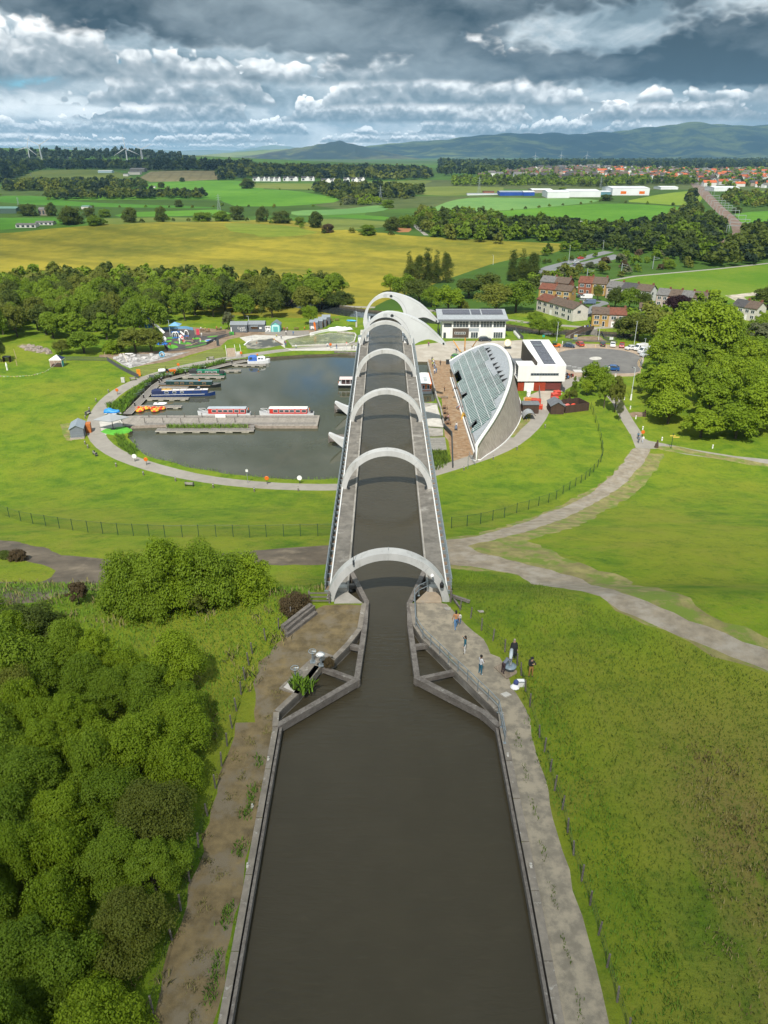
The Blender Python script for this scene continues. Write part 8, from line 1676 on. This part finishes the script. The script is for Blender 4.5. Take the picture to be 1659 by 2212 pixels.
for x,y,top,wid,lab in((110,720,595,55,'slim poplar at the left of the taller poplar group'),(150,725,580,60,'second poplar of the taller group'),(190,722,575,60,'third poplar of the taller group'),(225,725,590,55,'fourth poplar of the taller group'),(268,722,566,62,'tallest poplar, right end of its group'),(550,715,582,60,'left poplar of the group by the road'),(595,715,585,65,'middle poplar of the group by the road'),(640,715,568,70,'right poplar of the group by the road')):tpx('w5',x,y+12,top,wid*1.35,'column','mid','dark',lab)
HG='single hedgerow trees among the fields'
for w,x,y,top,wid,mat,lab in(('c6',865,645,530,100,'dark','round dark oak in the hedge above the rape field, left of the oval one'),('c6',1072,642,522,75,'dark','oval dark tree in the hedge above the rape field'),('c6',1580,630,510,105,'dark','tall dark oak in the hedge above the rape field'),('c7',225,508,400,75,'dark','narrow oak right of the tall dark one'),('c7',345,518,430,110,'dark','spreading oak with a bare trunk in the field'),('c7',448,528,465,62,'mid','small round tree beside the spreading oak'),('c7',545,542,430,95,'dark','large oak at the hollow of the rape field'),('c7',860,588,516,100,'mid','bushy tree pair at the edge of the rape field'),('c7',622,572,505,70,'brown','brown-tinged tree at the edge of the rape field'),('c7',1010,562,465,95,'dark','dark tree left of the orange earth mound'),('c7',1090,545,455,100,'mid','green tree behind the orange earth mound'),('c7',985,424,360,80,'mid','round tree at the tip of the blue-green field'),('c7',132,308,235,85,'dark','dark tree left of the white houses'),('c7',1440,450,412,40,'mid','small tree on the far edge of the field'),('c6',200,603,500,120,'dark','dark tree beside the green-roofed barns'),('c6',345,603,500,70,'dark','tall dark tree by the stone farmhouse'),('c6',480,655,525,150,'dark','wide dark tree right of the stone farmhouse'),('c6',600,615,527,90,'dark','dark tree second right of the stone farmhouse'),('c6',635,665,590,115,'mid','lower green tree right of the bungalows'),('c6',700,612,548,80,'mid','light green tree at the end of the farm group'),('c6',1340,640,560,120,'mid','bushy tree left of the tall dark oak'),('c6',1480,640,560,110,'mid','bushy tree touching the tall dark oak'),('c6',1190,545,487,50,'dark','dark tree in the middle of the green strip'),('c6',1072,418,367,45,'dark','small tree beside the white farm cottage'),('c6',742,365,322,40,'dark','small tree below the pale blue shed'),('c6',1210,376,342,35,'dark','small tree on the stubble field'),('c8',740,288,240,65,'dark','dark tree in front of the white warehouses'),('c8',1480,358,314,50,'dark','round tree right of the railway'),('c8',1095,672,608,70,'mid','round tree on the meadow edge beside the footpath'),('c8',498,232,204,50,'bright','bright tree behind the blue warehouse'),('c8',655,668,628,55,'pale','white-blossomed hawthorn near the road')):tpx(w,x,y,top,wid*1.12,'full','mid',mat,lab,HG,None,'hedgerow_tree')
def wood(pts,lab,r0,r1,mats,name='far_woodland'):
 for mt in set(mats):
  q=[p for i,p in enumerate(pts)if mats[i%len(mats)]==mt];Vs=[];Fs=[];o=0
  if not q:continue
  for x,y in q:
   dist=math.hypot(x,y);key=('u',min(2,int(dist/900)),rng.randrange(4))
   if key not in PROTO:PROTO[key]=crown_geo((420,170,60)[key[1]],(.2,.3,.46)[key[1]],key[2]+50,'dome')
   V,F_=PROTO[key];s=rng.uniform(r0,r1);a=rng.uniform(0,6.28);c,si=math.cos(a),math.sin(a)
   W=np.stack([(V[:,0]*c-V[:,1]*si)*s,(V[:,0]*si+V[:,1]*c)*s,(V[:,2]-.15)*s*rng.uniform(.95,1.35)],1)+np.array([x,y,zt(x,y)]);Vs.append(W);Fs.append(F_+o);o+=len(W)
  t=link(name,npmesh(name,np.concatenate(Vs),np.concatenate(Fs),LM[mt]));tag(t,lab,'woodland',None,'stuff')
FM=['fir_shade','dark','dark','olive']
if back:wood(back,'back rows of the wood behind the marina',4.4,5.8,['mid','dark','olive'])
def W_(w,poly,sp,lab,r0=4,r1=6.5,m=FM):wood(fill(wd(w,poly),sp),lab,r0,r1,m)
W_('c6',[(30,440),(500,440),(960,420),(960,402),(700,400),(300,395),(40,410)],13,'dark belt of trees across the left fields',7,10)
W_('c6',[(310,496),(1350,488),(1340,474),(700,460),(330,470)],11,'lower belt of trees along the left green field',6,8,['dark','olive','fir_shade'])
W_('c6',[(-60,400),(60,370),(180,320),(300,290),(480,296),(700,292),(1000,302),(1659,308),(1659,282),(900,278),(300,272),(-60,268)],26,'dark wood along the foot of the left upland',12,17,['fir_shade','fir_shade','dark'])
W_('c6',[(-60,236),(320,236),(560,236),(720,232),(900,228),(1180,246),(1300,256),(1150,216),(900,195),(500,195),(300,200),(-60,200)],34,'dark conifer plantation on the left upland',13,18,['fir_shade'])
W_('c7',[(-30,262),(160,240),(520,252),(720,258),(1100,256),(1250,246),(1200,205),(700,195),(-30,205)],20,'wood behind the white row of houses',9,13,['fir_shade','dark','fir_shade','olive'])
W_('c7',[(535,330),(620,352),(700,390),(850,382),(980,374),(1100,372),(1200,338),(1000,322),(900,312),(700,302),(560,304)],13,'wood between the middle fields',6,10)
W_('c7',[(700,405),(780,410),(930,405),(940,385),(860,375),(740,385)],9,'pale blossoming thicket by the pylon',4,6,['pale','olive','bright'])
W_('c7',[(1150,505),(1190,560),(1260,605),(1450,620),(1659,645),(1659,510),(1500,480),(1200,468)],8.5,'thick wood right of the rape field',4.5,7,['mid','olive','dark','mid'])
W_('c8',[(0,505),(300,515),(500,520),(640,545),(720,575),(1000,590),(1240,650),(1360,625),(1330,560),(1395,505),(1400,445),(1320,400),(1200,425),(1060,432),(840,455),(600,452),(300,430),(0,440)],8.5,'dark wood between the road and the railway',4.5,7,['dark','fir_shade','mid','dark'])
W_('c8',[(1545,490),(1659,460),(1760,600),(1640,640),(1500,655),(1330,660),(1290,650),(1460,570)],8.5,'dark wood right of the railway',4.5,7.5,['dark','fir_shade','dark'])
W_('c8',[(380,612),(560,580),(700,566),(660,552),(520,560),(400,590)],7,'hedge of shrubs along the road beyond the poplars',3,4.5,['mid','dark']);W_('c8',[(390,650),(700,602),(690,598),(390,640)],5,'clipped hedge between the carriageways',1.4,2,['mid','dark'])
W_('c8',[(420,720),(640,660),(900,600),(1000,600),(1240,660),(1000,700),(760,735),(640,735)],11,'scattered scrub between the road and the meadow',2.2,4.2,['olive','mid','brown','pale'])
W_('c8',[(1060,430),(1190,330),(1255,322),(1240,255),(1210,260),(1190,300),(1270,345),(1320,395),(1240,420)],13,'scrub on the railway cutting',4,7);W_('c8',[(1370,280),(1480,320),(1700,335),(1700,262),(1450,250)],14,'trees right of the railway among gardens',4.5,7,['mid','olive','dark'])
W_('c8',[(-120,205),(500,205),(720,212),(1000,196),(1240,196),(1240,186),(980,182),(480,178),(-120,180)],17,'line of trees in front of the town',6,10,['mid','dark','mid']);W_('c8',[(-200,150),(30,150),(300,110),(700,98),(1250,112),(1750,108),(1750,62),(-200,74)],46,'distant woods beyond the town',10,17,['fir_shade','fir_shade','dark'])
W_('b8',[(560,470),(640,420),(700,395),(900,372),(1000,380),(960,470),(900,530),(760,545),(620,520)],7.5,'thick trees between the canal and the estate',3.4,4.6,['olive','mid']);W_('b8',[(1190,300),(1330,330),(1420,430),(1250,470),(1050,420),(1000,365)],8,'trees below the purple beech',3.8,5,['bright','mid']);W_('b8',[(-60,250),(0,190),(60,150),(280,120),(290,90),(-60,120)],9,'scrubby trees behind the estate',3,4.5,['olive','mid','dark'])
W_('c8',[(40,172),(480,176),(980,184),(1250,178),(1240,112),(700,100),(40,130)],50,'garden trees among the town houses',5,9,['mid','bright','dark']);W_('c8',[(1270,205),(1750,220),(1750,110),(1270,120)],42,'garden trees among the right-hand town houses',5,9,['mid','bright','dark'])
for w,pts,lab in(('c6',[(690,660),(900,645),(1250,640),(1659,640),(1800,655)],'hedge along the top of the rape field'),('c7',[(470,545),(600,575),(760,580),(900,585),(1000,588)],'hedge at the far edge of the rape field'),('c8',[(-160,362),(200,342),(500,316),(720,292),(1120,316)],'hedge between the two bright fields'),('c6',[(440,552),(800,548),(1440,550),(1540,560)],'hedge along the green strip'),('c7',[(-20,415),(300,425),(540,420),(700,412)],'hedge below the bright field'),('c7',[(330,318),(500,318),(700,300)],'hedge above the bright field'),('c6',[(0,470),(310,470),(320,500)],'hedge at the left field corner')):
 q=dens(wd(w,pts),3.2,1.0,False);wood(q,lab,1.6,2.6,['mid','dark','olive'],'hedgerow')
def grassy(m):
 nt=m.node_tree;ge=nt.nodes.new('ShaderNodeNewGeometry');v=nt.nodes.new('ShaderNodeVectorMath');v.operation='ADD';v.inputs[1].default_value=(0,0,2.2);nt.links.new(ge.outputs['Normal'],v.inputs[0]);k=nt.nodes.new('ShaderNodeVectorMath');k.operation='NORMALIZE';nt.links.new(v.outputs[0],k.inputs[0]);nt.links.new(k.outputs[0],nt.nodes['Principled BSDF'].inputs['Normal']);return m
def tufts(pts,lab,h0,h1,mat,nb=7,sp=.16,name='tall_grass'):
 n=len(pts)*nb;base=np.repeat(np.array([(x,y,zt(x,y))for x,y in pts]),nb,0)+np.column_stack([nrng.normal(0,sp,n),nrng.normal(0,sp,n),np.zeros(n)])
 a=nrng.uniform(0,2*PI,n);h=nrng.uniform(h0,h1,n);ln=nrng.uniform(.15,.7,n)*h;d=np.column_stack([np.cos(a),np.sin(a),np.zeros(n)]);s=np.column_stack([-np.sin(a),np.cos(a),np.zeros(n)])*(h*.05+.012)[:,None]
 tip=base+d*ln[:,None]+np.array([0,0,1])*h[:,None];mid=base+d*(ln*.3)[:,None]+np.array([0,0,1])*(h*.6)[:,None]
 V=np.stack([base-s,base+s,mid+s*.8,tip,mid-s*.8],1).reshape(-1,3);o=link(name,npmesh(name,V,np.arange(5*n).reshape(n,5),mat));tag(o,lab,'grass',None,'stuff')
GM1=leaf_mat('blade_green',(.055,.115,.008),(.13,.195,.014),.12);GM2=leaf_mat('blade_straw',(.19,.175,.05),(.30,.27,.10),.12);GM3=leaf_mat('blade_rust',(.15,.115,.04),(.24,.17,.07),.12);GM4=leaf_mat('blade_lush',(.09,.20,.012),(.17,.30,.02),.12)
for m in(GM1,GM2,GM3,GM4):grassy(m)
SL=[(14.3,14),(12.6,36),(11.6,42),(10.4,47),(8.3,53),(7.4,57)]+[XY(P('c5',*q))for q in((105,710),(280,722),(450,760),(700,830),(950,930),(1150,1015),(1400,1130),(1720,1260))]+[(60,40),(60,12),(40,8)]
def clump(poly,sp,n,rad):return[(x+nrng.normal(0,rad),y+nrng.normal(0,rad))for x,y in fill(poly,sp)for _ in range(n)]
RS=[(18,12),(17,30),(20,38),(30,38),(52,32),(52,10)]
tufts(fill(SL,.36),'rough green grass on the slope right of the towpath',.08,.26,GM1,6,.2);tufts(clump(RS,2.2,14,.7),'straw-coloured grass tussocks on the right slope',.12,.34,GM2,7,.25);tufts(clump(RS,4.0,24,.9),'rust-brown dead bracken patches on the right slope',.1,.3,GM3,7,.25);tufts(fill([(11.8,15),(10.2,40),(10.6,47),(12.4,46),(13.6,36),(15.2,15)],.35),'lush green grass along the right-hand fence',.12,.3,GM4)
LL=[(-12.2,18),(-12.2,38),(-9,50),(-7,56),(-6.4,62),(-20,68),(-40,70),(-50,60),(-30,52),(-20,46),(-14,40),(-13,18)]
tufts(fill(LL,.34),'lush grass on the bank between wood and canal',.1,.32,GM4);tufts(clump(LL,3.2,8,.6),'pale dead stems in the bank between wood and canal',.3,.7,GM2,4,.3)
tufts(clump([(-11.5,18),(-11,38),(-7.8,46),(-8.0,40),(-8.2,18)],1.3,12,.22),'dry weeds on the brown canal verge',.05,.2,GM2,6,.1);tufts([(-8.2-abs(nrng.normal(0,.16)),y)for y in np.arange(20,41,.12)if math.sin(y*1.7)+math.sin(y*.6)>.1],'green weeds beside the wooded coping',.12,.35,GM4);tufts([(9.2+nrng.normal(0,.06),y)for y in np.arange(20,41,.2)if math.sin(y*2.1)>-.2],'small weeds between towpath and coping',.05,.2,GM1,5,.08)
BK=[XY(P('w2',*q))for q in((300,560),(365,545),(430,488),(500,440),(560,408),(700,372),(850,345),(930,322),(930,334),(735,380),(600,405),(540,430),(470,495),(400,580),(375,608),(330,600))]
tufts(fill(BK,.55),'tall reeds on the bank behind the walkway',.5,1.3,GM4,8,.2,'reeds');tufts(fill([XY(P('b3',*q))for q in((465,840),(1350,840),(1350,862),(465,866))],.4),'green weeds between jetty and floating pontoon',.3,.9,GM4,8,.2,'reeds')
tufts(fill([XY(P('c1',*q))for q in((1090,1040),(1180,1060),(1200,1120),(1290,1170),(1300,1230),(1230,1230),(1130,1150))],.5),'reeds at the shallow corner of the basin',.4,1.1,GM4,8,.2,'reeds');tufts(fill([XY(P('w1',*q))for q in((850,1175),(930,1170),(975,1175),(985,1240),(940,1290),(870,1300))],.5),'rank weeds beside the lift apron',.4,1.0,GM1,8,.2,'reeds')
bk=dens(basin,.7,.3);tufts([p for p in bk if p[0]<-4],'grass fringe round the basin',.2,.6,GM4,7,.3,'reeds');tufts(dens(fcw,.9,.4),'grass fringe of the far canal',.3,.8,GM1,7,.4,'reeds')
p_=PZ('b7',375,1190,25);tufts([(p_.x+nrng.normal(0,.35),p_.y+nrng.normal(0,.3))for _ in range(34)],'clump of tall green iris blades beside the sluice slab',.5,1.1,GM4,5,.1,'iris_clump')
# far buildings
def block(w,x0,x1,yb,ytop,dep,wm,rm,lab,rh=.25,name='warehouse',cat='warehouse',grp=None,wins=0,cols=None):
 A,Q=P(w,x0,yb),P(w,x1,yb);Q=G(*px(w,x1,yb),A.z);W0=(Q-A).length;H=ztop(A.y,px(w,x0,ytop)[1])-A.z;he=H/(1+rh)
 t=thing(name,lab,cat,A,0,grp)
 for _ in gable(t,W0,dep,he,H-he,wm,rm,.2):pass
 for k in range(wins):B().box(W0*(k+(.45 if cols else .2))/wins,-.06,he*.2,W0*(k+.75)/wins,0,he*(.6 if cols else .85),cols or GLASS).build('window' if not cols else 'loading_door',t)
 return t
WSH=M('shed_white',(.62,.64,.65),.6,.08,.05);WRF=M('shed_roof',(.56,.58,.60),.5,.08,.05);BLS=M('shed_blue',(.015,.06,.30),.5,.1,.1)
for a in(('w5',500,602,360,340,30,BLS,M('shed_grey',(.25,.29,.36),.6),'long blue-walled warehouse at the field edge'),('w5',602,650,360,340,26,BLS,WRF,'gable-ended blue warehouse unit beside the long one'),('w5',705,800,370,338,40,WSH,WRF,'pale grey warehouse nearest the two fields',.25),('w5',800,935,366,335,60,WSH,WRF,'long pale warehouse with a sloping roof'),('w5',935,985,356,340,30,M('teal_shed',(.10,.22,.27),.6),WRF,'teal-fronted warehouse in the middle'),('w5',640,728,348,331,40,M('tan_shed',(.3,.27,.24),.7),WSH,'low white-roofed shed behind the blue warehouse'),('w5',430,476,348,339,15,REDB,RBR,'brown barn beside the pylon'),('w5',1195,1270,333,320,40,WSH,WSH,'white shed at the far end of the estate'),('w5',360,500,358,350,20,WSH,M('shed_grey2',(.3,.32,.35),.6),'low grey sheds left of the blue warehouse'),('c8',1352,1428,234,208,40,WSH,WSH,'white twin-peaked hall right of the railway, left part'),('c8',1430,1495,232,208,40,WSH,WSH,'white twin-peaked hall right of the railway, right part')):block(*a)
block('w5',985,1145,358,322,60,WSH,WRF,'bright white warehouse with two orange loading doors',.2,wins=2,cols=ORG)
A=P('c8',570,438);R0=43*.3815/pxm(A.y);t=thing('round_building','round white flat-topped building among the trees','building',A);B().lathe([(R0*.9,0),(R0*.9,3.6)],WSH,24).build('wall',t);B().lathe([(R0*.92,3.6),(R0,4.0),(R0,4.9),(R0*.9,5.1)],WHITE,24).build('roof',t);B().lathe([(R0*.905,1.2),(R0*.905,2.6)],GLASS,24).build('window',t)
block('c8',615,668,439,430,12,WSH,WSH,'low white annexe right of the round building',.1,'annexe','building');block('c8',700,775,440,431,14,WSH,WSH,'low white offices farther right of the round building',.1,'annexe','building')
for a in(('c6',650,742,318,301,20,M('pale_blue_shed',(.38,.50,.55),.6),WRF,'pale blue farm shed on the left upland'),('c6',862,958,312,286,30,M('grey_barn',(.16,.15,.15),.8),M('grey_barn_roof',(.17,.165,.16),.8),'large grey barn on the left upland'),('c6',850,930,330,308,18,GRW,RGY,'grey stone farmhouse in front of the large barn'),('c6',818,850,340,322,12,WHR,RGY,'white cottage at the upland farm'),('c6',-20,110,588,545,22,M('green_barn',(.05,.09,.07),.7),M('green_roof',(.10,.20,.16),.6),'long green-roofed barn at the left edge'),('c6',85,150,582,560,16,M('dark_barn',(.03,.04,.04),.8),MATS['green_roof'],'open dark-fronted barn with green roof'),('c6',540,590,560,536,12,GRW,MATS['green_roof'],'small green-roofed shed behind the dark trees'),('c6',1000,1030,417,405,8,WHR,RGY,'tiny white cottage beside the small tree')):block(*a,.3,'barn','barn')
block('c6',258,326,600,548,9,M('farm_stone',(.24,.20,.16),.9,.3,2),RGY,'stone farmhouse between dark trees',.35,'farmhouse','house',None,3);block('c6',105,238,682,655,8,WHR,RGY,'low white bungalow with brick gable, left of two',.4,'bungalow','house',None,4);block('c6',235,350,664,640,8,WHR,RGY,'low white bungalow with brick gable, right of two',.4,'bungalow','house',None,4)
for i,(x0,x1,yb)in enumerate(((168,214,264),(219,246,264),(247,273,264),(277,306,265),(308,336,265),(350,388,263),(390,441,263),(460,512,262),(515,540,262),(580,640,275),(641,668,272),(715,752,268),(764,803,268),(806,844,267))):
 t=block('c7',x0,x1,yb,yb-27,9,RENDER_W,RDK,'white house with dark roof in the row before the wood, '+['at the left end','second from the left','third from the left','fourth from the left','fifth from the left','left of the middle gap','widest of its group','right of the middle gap','narrow, before the large block','large block standing forward','beside the large block','first of the right trio','middle of the right trio','at the right end'][i],.55,'white_house','house','row of white houses before the wood',2)
 b=B();W0=t.children[0].dimensions.x if False else(G(*px('c7',x1,yb),0)-G(*px('c7',x0,yb),0)).length
 b.prism([(W0*.55,-1.2),(W0*.9,-1.2),(W0*.9,0),(W0*.55,0)],0,6.5,RENDER_W);b.add([(W0*.52,-1.3,6.5),(W0*.93,-1.3,6.5),(W0*.72,-1.3,9.5),(W0*.72,4,9.5),(W0*.52,4,6.5),(W0*.93,4,6.5)],[(0,1,2),(0,2,3,4),(1,5,3,2)],RENDER_W);b.build('gable_bay',t)
TWN=[('grey-roofed',RENDER_W,RGY),('red-roofed',WHR,M('orange_tile',(.42,.10,.03),.8,.2)),('brown-roofed',REDB,RBR),('slate-roofed',M('sandstone',(.33,.27,.21),.9),RDK)]
TM=[]
for n_,wm,rm in TWN:
 b=B().box(-5,-4,0,5,4,5.2,wm);b.add([(-5,-4,5.2),(-5,4,5.2),(-5,0,8)],[(0,2,1)],wm).add([(5,-4,5.2),(5,4,5.2),(5,0,8)],[(0,1,2)],wm);b.add([(-5.3,-4.4,4.9),(5.3,-4.4,4.9),(5.3,0,8.1),(-5.3,0,8.1),(5.3,4.4,4.9),(-5.3,4.4,4.9)],[(0,1,2,3),(3,2,4,5)],rm);b.box(3.5,-.5,7,4.3,.5,9,BRICK);TM.append(b.mesh('town_house'))
def town(w,poly,sp,wts,where,s=1.):
 for x,y in fill(wd(w,poly),sp):
  k=rng.choices(range(4),wts)[0];o=link('town_house',TM[k],None,(x,y,zt(x,y)));o.rotation_euler.z=rng.choice([0.1,.35,1.5,-.3,.2]);sc=rng.uniform(.9,1.4)*s;o.scale=(sc*rng.uniform(1,1.9),sc,sc)
  tag(o,'small '+TWN[k][0]+' house in '+where,'house',TWN[k][0]+' houses in '+where)
town('c8',[(30,172),(480,178),(860,182),(900,118),(700,100),(400,104),(40,132)],56,(3,1,5,5),'the middle of the distant town',1.3);town('c8',[(720,182),(1240,182),(1240,140),(900,135),(740,160)],42,(2,5,2,1),'the near right part of the distant town');town('c8',[(1280,205),(1500,212),(1700,222),(1700,118),(1280,122)],48,(4,3,2,2),'the town right of the railway',1.1)
b=B()
for x,y in fill(wd('c8',[(500,150),(1240,150),(1720,160),(1720,96),(900,92),(500,96)]),46):
 z=zt(x,y);k=rng.uniform(.9,1.6);m_,r_=rng.choice([(RENDER_W,RGY),(WHR,MATS['orange_tile']),(REDB,RBR),(REDB,RBR)]);w=7*k;b.box(x-w,y-4,z,x+w,y+4,z+5.4,m_);b.add([(x-w,y-4.3,z+5.2),(x+w,y-4.3,z+5.2),(x+w,y,z+8.2),(x-w,y,z+8.2)],[(0,1,2,3)],r_)
tag(b.build('distant_houses'),'far streets of the town reading as one band of roofs','houses',None,'stuff')
A=P('c8',455,160);t=thing('church_tower','square brown church tower in the distant town','tower',A);B().box(-5,-5,0,5,5,26,M('tower_stone',(.16,.12,.09),.9)).build('wall',t)
for x in(-4.5,4.5):B().box(x-.7,-5.2,26,x+.7,-3.8,29,MATS['tower_stone']).build('pinnacle',t)
TBM=M('turbine_grey',(.48,.50,.52),.5,.05)
def turbine(w,base,hub,bl,lab,Y,phase,grp='wind turbines',s=1):
 bx=px(w,*base);hx=px(w,*hub);d=ray(*hx);X=d[0]*Y/d[1];zh=CAMZ+d[2]*Y/d[1];z0=zt(X,Y)-4;t=thing('wind_turbine',lab,'wind turbine',(X,Y,z0),0,grp);h=zh-z0;r=h*.036
 B().tube([(0,0,0),(0,0,h)],[r*1.0,r*.6],TBM,8).build('tower',t);B().box(-r*.8,-r*2,h-r*.8,r*.8,r*2,h+r*.9,TBM).build('nacelle',t)
 for k in range(3):a=phase+k*2*PI/3;e=bl*(pxm(1000)/pxm(1000));B().add([(math.cos(a)*q*bl*.85+math.cos(a+PI/2)*w_*bl,-r*2.2+dy,h+math.sin(a)*q*bl*.85*.85+math.sin(a+PI/2)*w_*bl)for dy in(0,-.5)for q,w_ in((.02,-.014),(.25,-.024),(1,-.004),(1,.004),(.2,.016),(.02,.014))],[(0,1,2,3,4,5),(11,10,9,8,7,6)]+[(i,(i+1)%6,6+(i+1)%6,6+i)for i in range(6)],TBM).build('blade',t)
turbine('c6',(197,240),(183,148),52,'wind turbine at the far left, its rotor nearly edge-on',3000,1.3);turbine('c6',(278,240),(262,133),62,'wind turbine with a blade pointing up left, second from the left',2900,2.62);turbine('c6',(842,250),(833,155),58,'wind turbine with a blade straight up',2800,1.62);turbine('c6',(948,253),(937,160),50,'wind turbine with a wide Y rotor, right of the upright one',2800,.45)
for x,y0,y1,lab in((653,228,186,'left of three distant turbines before the hills'),(765,228,184,'middle of three distant turbines before the hills'),(876,228,184,'right of three distant turbines before the hills')):turbine('w5',(x,y0),(x+1,y1),34,lab,5200,1.57)
for i in range(16):turbine('c6',(380+i*20,168),(383+i*20,158-12*math.sin(i/15*PI)),42,'tiny white turbine in the wind farm on the far left skyline',9000,i*.7,'wind farm on the far left skyline')
PYL=M('pylon_steel',(.27,.31,.32),.6,.1)
def pylon(w,x,yb,yt,lab,Y=None):
 A=P(w,x,yb);H=ztop(A.y,px(w,x,yt)[1])-A.z;t=thing('pylon',lab,'pylon',A,.3,'electricity pylons');q=H*.1;r=max(.12,H*.0055);cr=[(sx,sy)for sx in(-1,1)for sy in(-1,1)]
 for sx,sy in cr:B().tube([(sx*q,sy*q,0),(sx*q*.3,sy*q*.3,H*.6),(0,0,H)],r,PYL,4).build('leg',t)
 b=B()
 for k in range(7):
  z0,z1=H*.085*k,H*.085*(k+1);f=lambda z:q*(1-.7*z/(H*.6))if z<H*.6 else q*.3*(1-(z-H*.6)/(H*.4))
  for s in(-1,1):b.tube([(-f(z0),s*f(z0),z0),(f(z1),s*f(z1),z1)],r*.6,PYL,3).tube([(s*f(z0),f(z0),z0),(s*f(z1),-f(z1),z1)],r*.6,PYL,3)
 b.build('lattice',t)
 for z,l in((.62,.17),(.75,.2),(.88,.14)):B().tube([(-l*H,0,z*H),(0,0,z*H+H*.03),(l*H,0,z*H)],r*.8,PYL,4).build('cross_arm',t)
for a in(('c7',938,400,290,'lattice pylon in the pale thicket between the fields'),('c6',1455,566,456,'pale lattice pylon in front of the green strip'),('c8',22,242,150,'lattice pylon left of the blue warehouse'),('c8',710,222,146,'lattice pylon behind the white warehouses'),('c6',462,292,205,'faint pylon below the conifer plantation'),('c6',122,530,478,'pale pylon at the left farm'),('c6',208,352,312,'small pylon on the left upland field'),('c8',1370,215,150,'pylon right of the railway'),('c6',650,290,240,'small pylon by the upland wood')):pylon(*a)
RL=[XY(P('c8',*p))for p in((1440,515),(1500,470),(1490,430),(1420,365),(1350,300),(1300,250),(1262,205))];RLd=dens(smoothline(RL,2),9,0,False);acc=0;last=Vector(RLd[0]);n=0
RG_=['nearest','second','third','fourth','fifth','sixth','seventh','eighth','ninth','tenth','eleventh','twelfth','thirteenth','fourteenth','fifteenth','sixteenth','seventeenth','eighteenth','nineteenth','twentieth']
for i in range(len(RLd)-1):
 p=Vector(RLd[i]);acc+=(p-last).length;last=p
 if acc>34*max(1,p.length/900)and n<20:
  acc=0;d=(Vector(RLd[i+1])-p);t=thing('rail_gantry','grey railway gantry over the tracks, %s from the wood'%RG_[n],'gantry',(*p,zt(*p)),math.atan2(d.y,d.x),'gantries over the railway');n+=1
  for s in(-8,8):B().box(-.15,s-.15,0,.15,s+.15,8,PYL).build('post',t)
  B().box(-.15,-8,7.6,.15,8,8,PYL).build('beam',t)
for(w,x,y,top),lab in((('c8',1005,672,600),'catenary mast left of the round meadow tree'),(('c8',828,695,640),'catenary mast above the tall red and ochre house'),(('c8',633,725,675),'catenary mast near the blossoming hawthorn'),(('c8',452,765,725),'catenary mast behind the grey-roofed house'),(('c8',1150,590,560),'short catenary mast at the wood edge'),(('c8',1268,545,525),'wide catenary mast where the railway leaves the wood')):
 A=P(w,x,y);H=max(5.,ztop(A.y,px(w,x,top)[1])-A.z);t=thing('catenary_mast',lab,'mast',A,R(20),'catenary masts');B().box(-.16,-.16,0,.16,.16,H,PYL).build('post',t);B().bar((0,0,H-.6),(4.2,0,H-1.4),.14,.14,PYL).bar((0,0,H-2.2),(4.2,0,H-1.5),.1,.1,PYL).build('arm',t)
 # added cloud shells, unseen overhead, placed sunward to shade the land; then the haze
def shade_cloud(gx,gy,rx,ry,alt,a,seed):
 m=bpy.data.materials.new('cloud_shade_veil');m.use_nodes=True;nt=m.node_tree;nt.nodes.clear();tc=nt.nodes.new('ShaderNodeTexCoord').outputs['Object']
 x,y,z=sep(nt,tc);r2=x*x+y*y+(nz(nt,tc,2.2,4,.55)-.5)*.9
 df=nt.nodes.new('ShaderNodeBsdfDiffuse');df.inputs[0].default_value=(.85,.86,.88,1);tr=nt.nodes.new('ShaderNodeBsdfTransparent');mx=nt.nodes.new('ShaderNodeMixShader');out=nt.nodes.new('ShaderNodeOutputMaterial')
 setin(nt,mx.inputs[0],r2.sm(.95,.25)*a);nt.links.new(tr.outputs[0],mx.inputs[1]);nt.links.new(df.outputs[0],mx.inputs[2]);nt.links.new(mx.outputs[0],out.inputs[0])
 b=B().ball((0,0,0),1,m,28,10);rr=random.Random(seed);b.v=[(p[0],p[1],p[2]*(1 if p[2]>0 else .3)*rr.uniform(.7,1.2))for p in b.v]
 o=b.build('shade_cloud',None,True);k=alt/SUN.z;o.location=(gx+SUN.x*k,gy+SUN.y*k,alt);o.scale=(rx,ry,min(rx,ry)*.45);struct(o)
shade_cloud(0,-85,230,175,1400,.56,1);shade_cloud(-130,20,70,75,1300,.2,9)
shade_cloud(-420,560,330,130,1500,.22,2);shade_cloud(60,690,220,60,1500,.15,3);shade_cloud(560,620,330,190,1600,.28,4);shade_cloud(-900,2300,1300,560,2000,.32,5);shade_cloud(900,1900,1000,260,2000,.28,6)
shade_cloud(3600,11800,5200,2300,3000,.48,7);shade_cloud(-2800,5200,2500,900,2400,.26,8)
hz=B().box(-19000,-120,-12,19000,20300,640,None)
m=bpy.data.materials.new('haze_air');m.use_nodes=True;nt=m.node_tree;nt.nodes.clear()
out=nt.nodes.new('ShaderNodeOutputMaterial');pv=nt.nodes.new('ShaderNodeVolumePrincipled')
pv.inputs['Density'].default_value=4.0e-5;pv.inputs['Color'].default_value=(.36,.68,1.0,1);pv.inputs['Anisotropy'].default_value=0
nt.links.new(pv.outputs[0],out.inputs['Volume'])
hz.ms=[m]
o=hz.build('haze');o['kind']='stuff';o['label']='thin blue haze over the distant fields and hills'
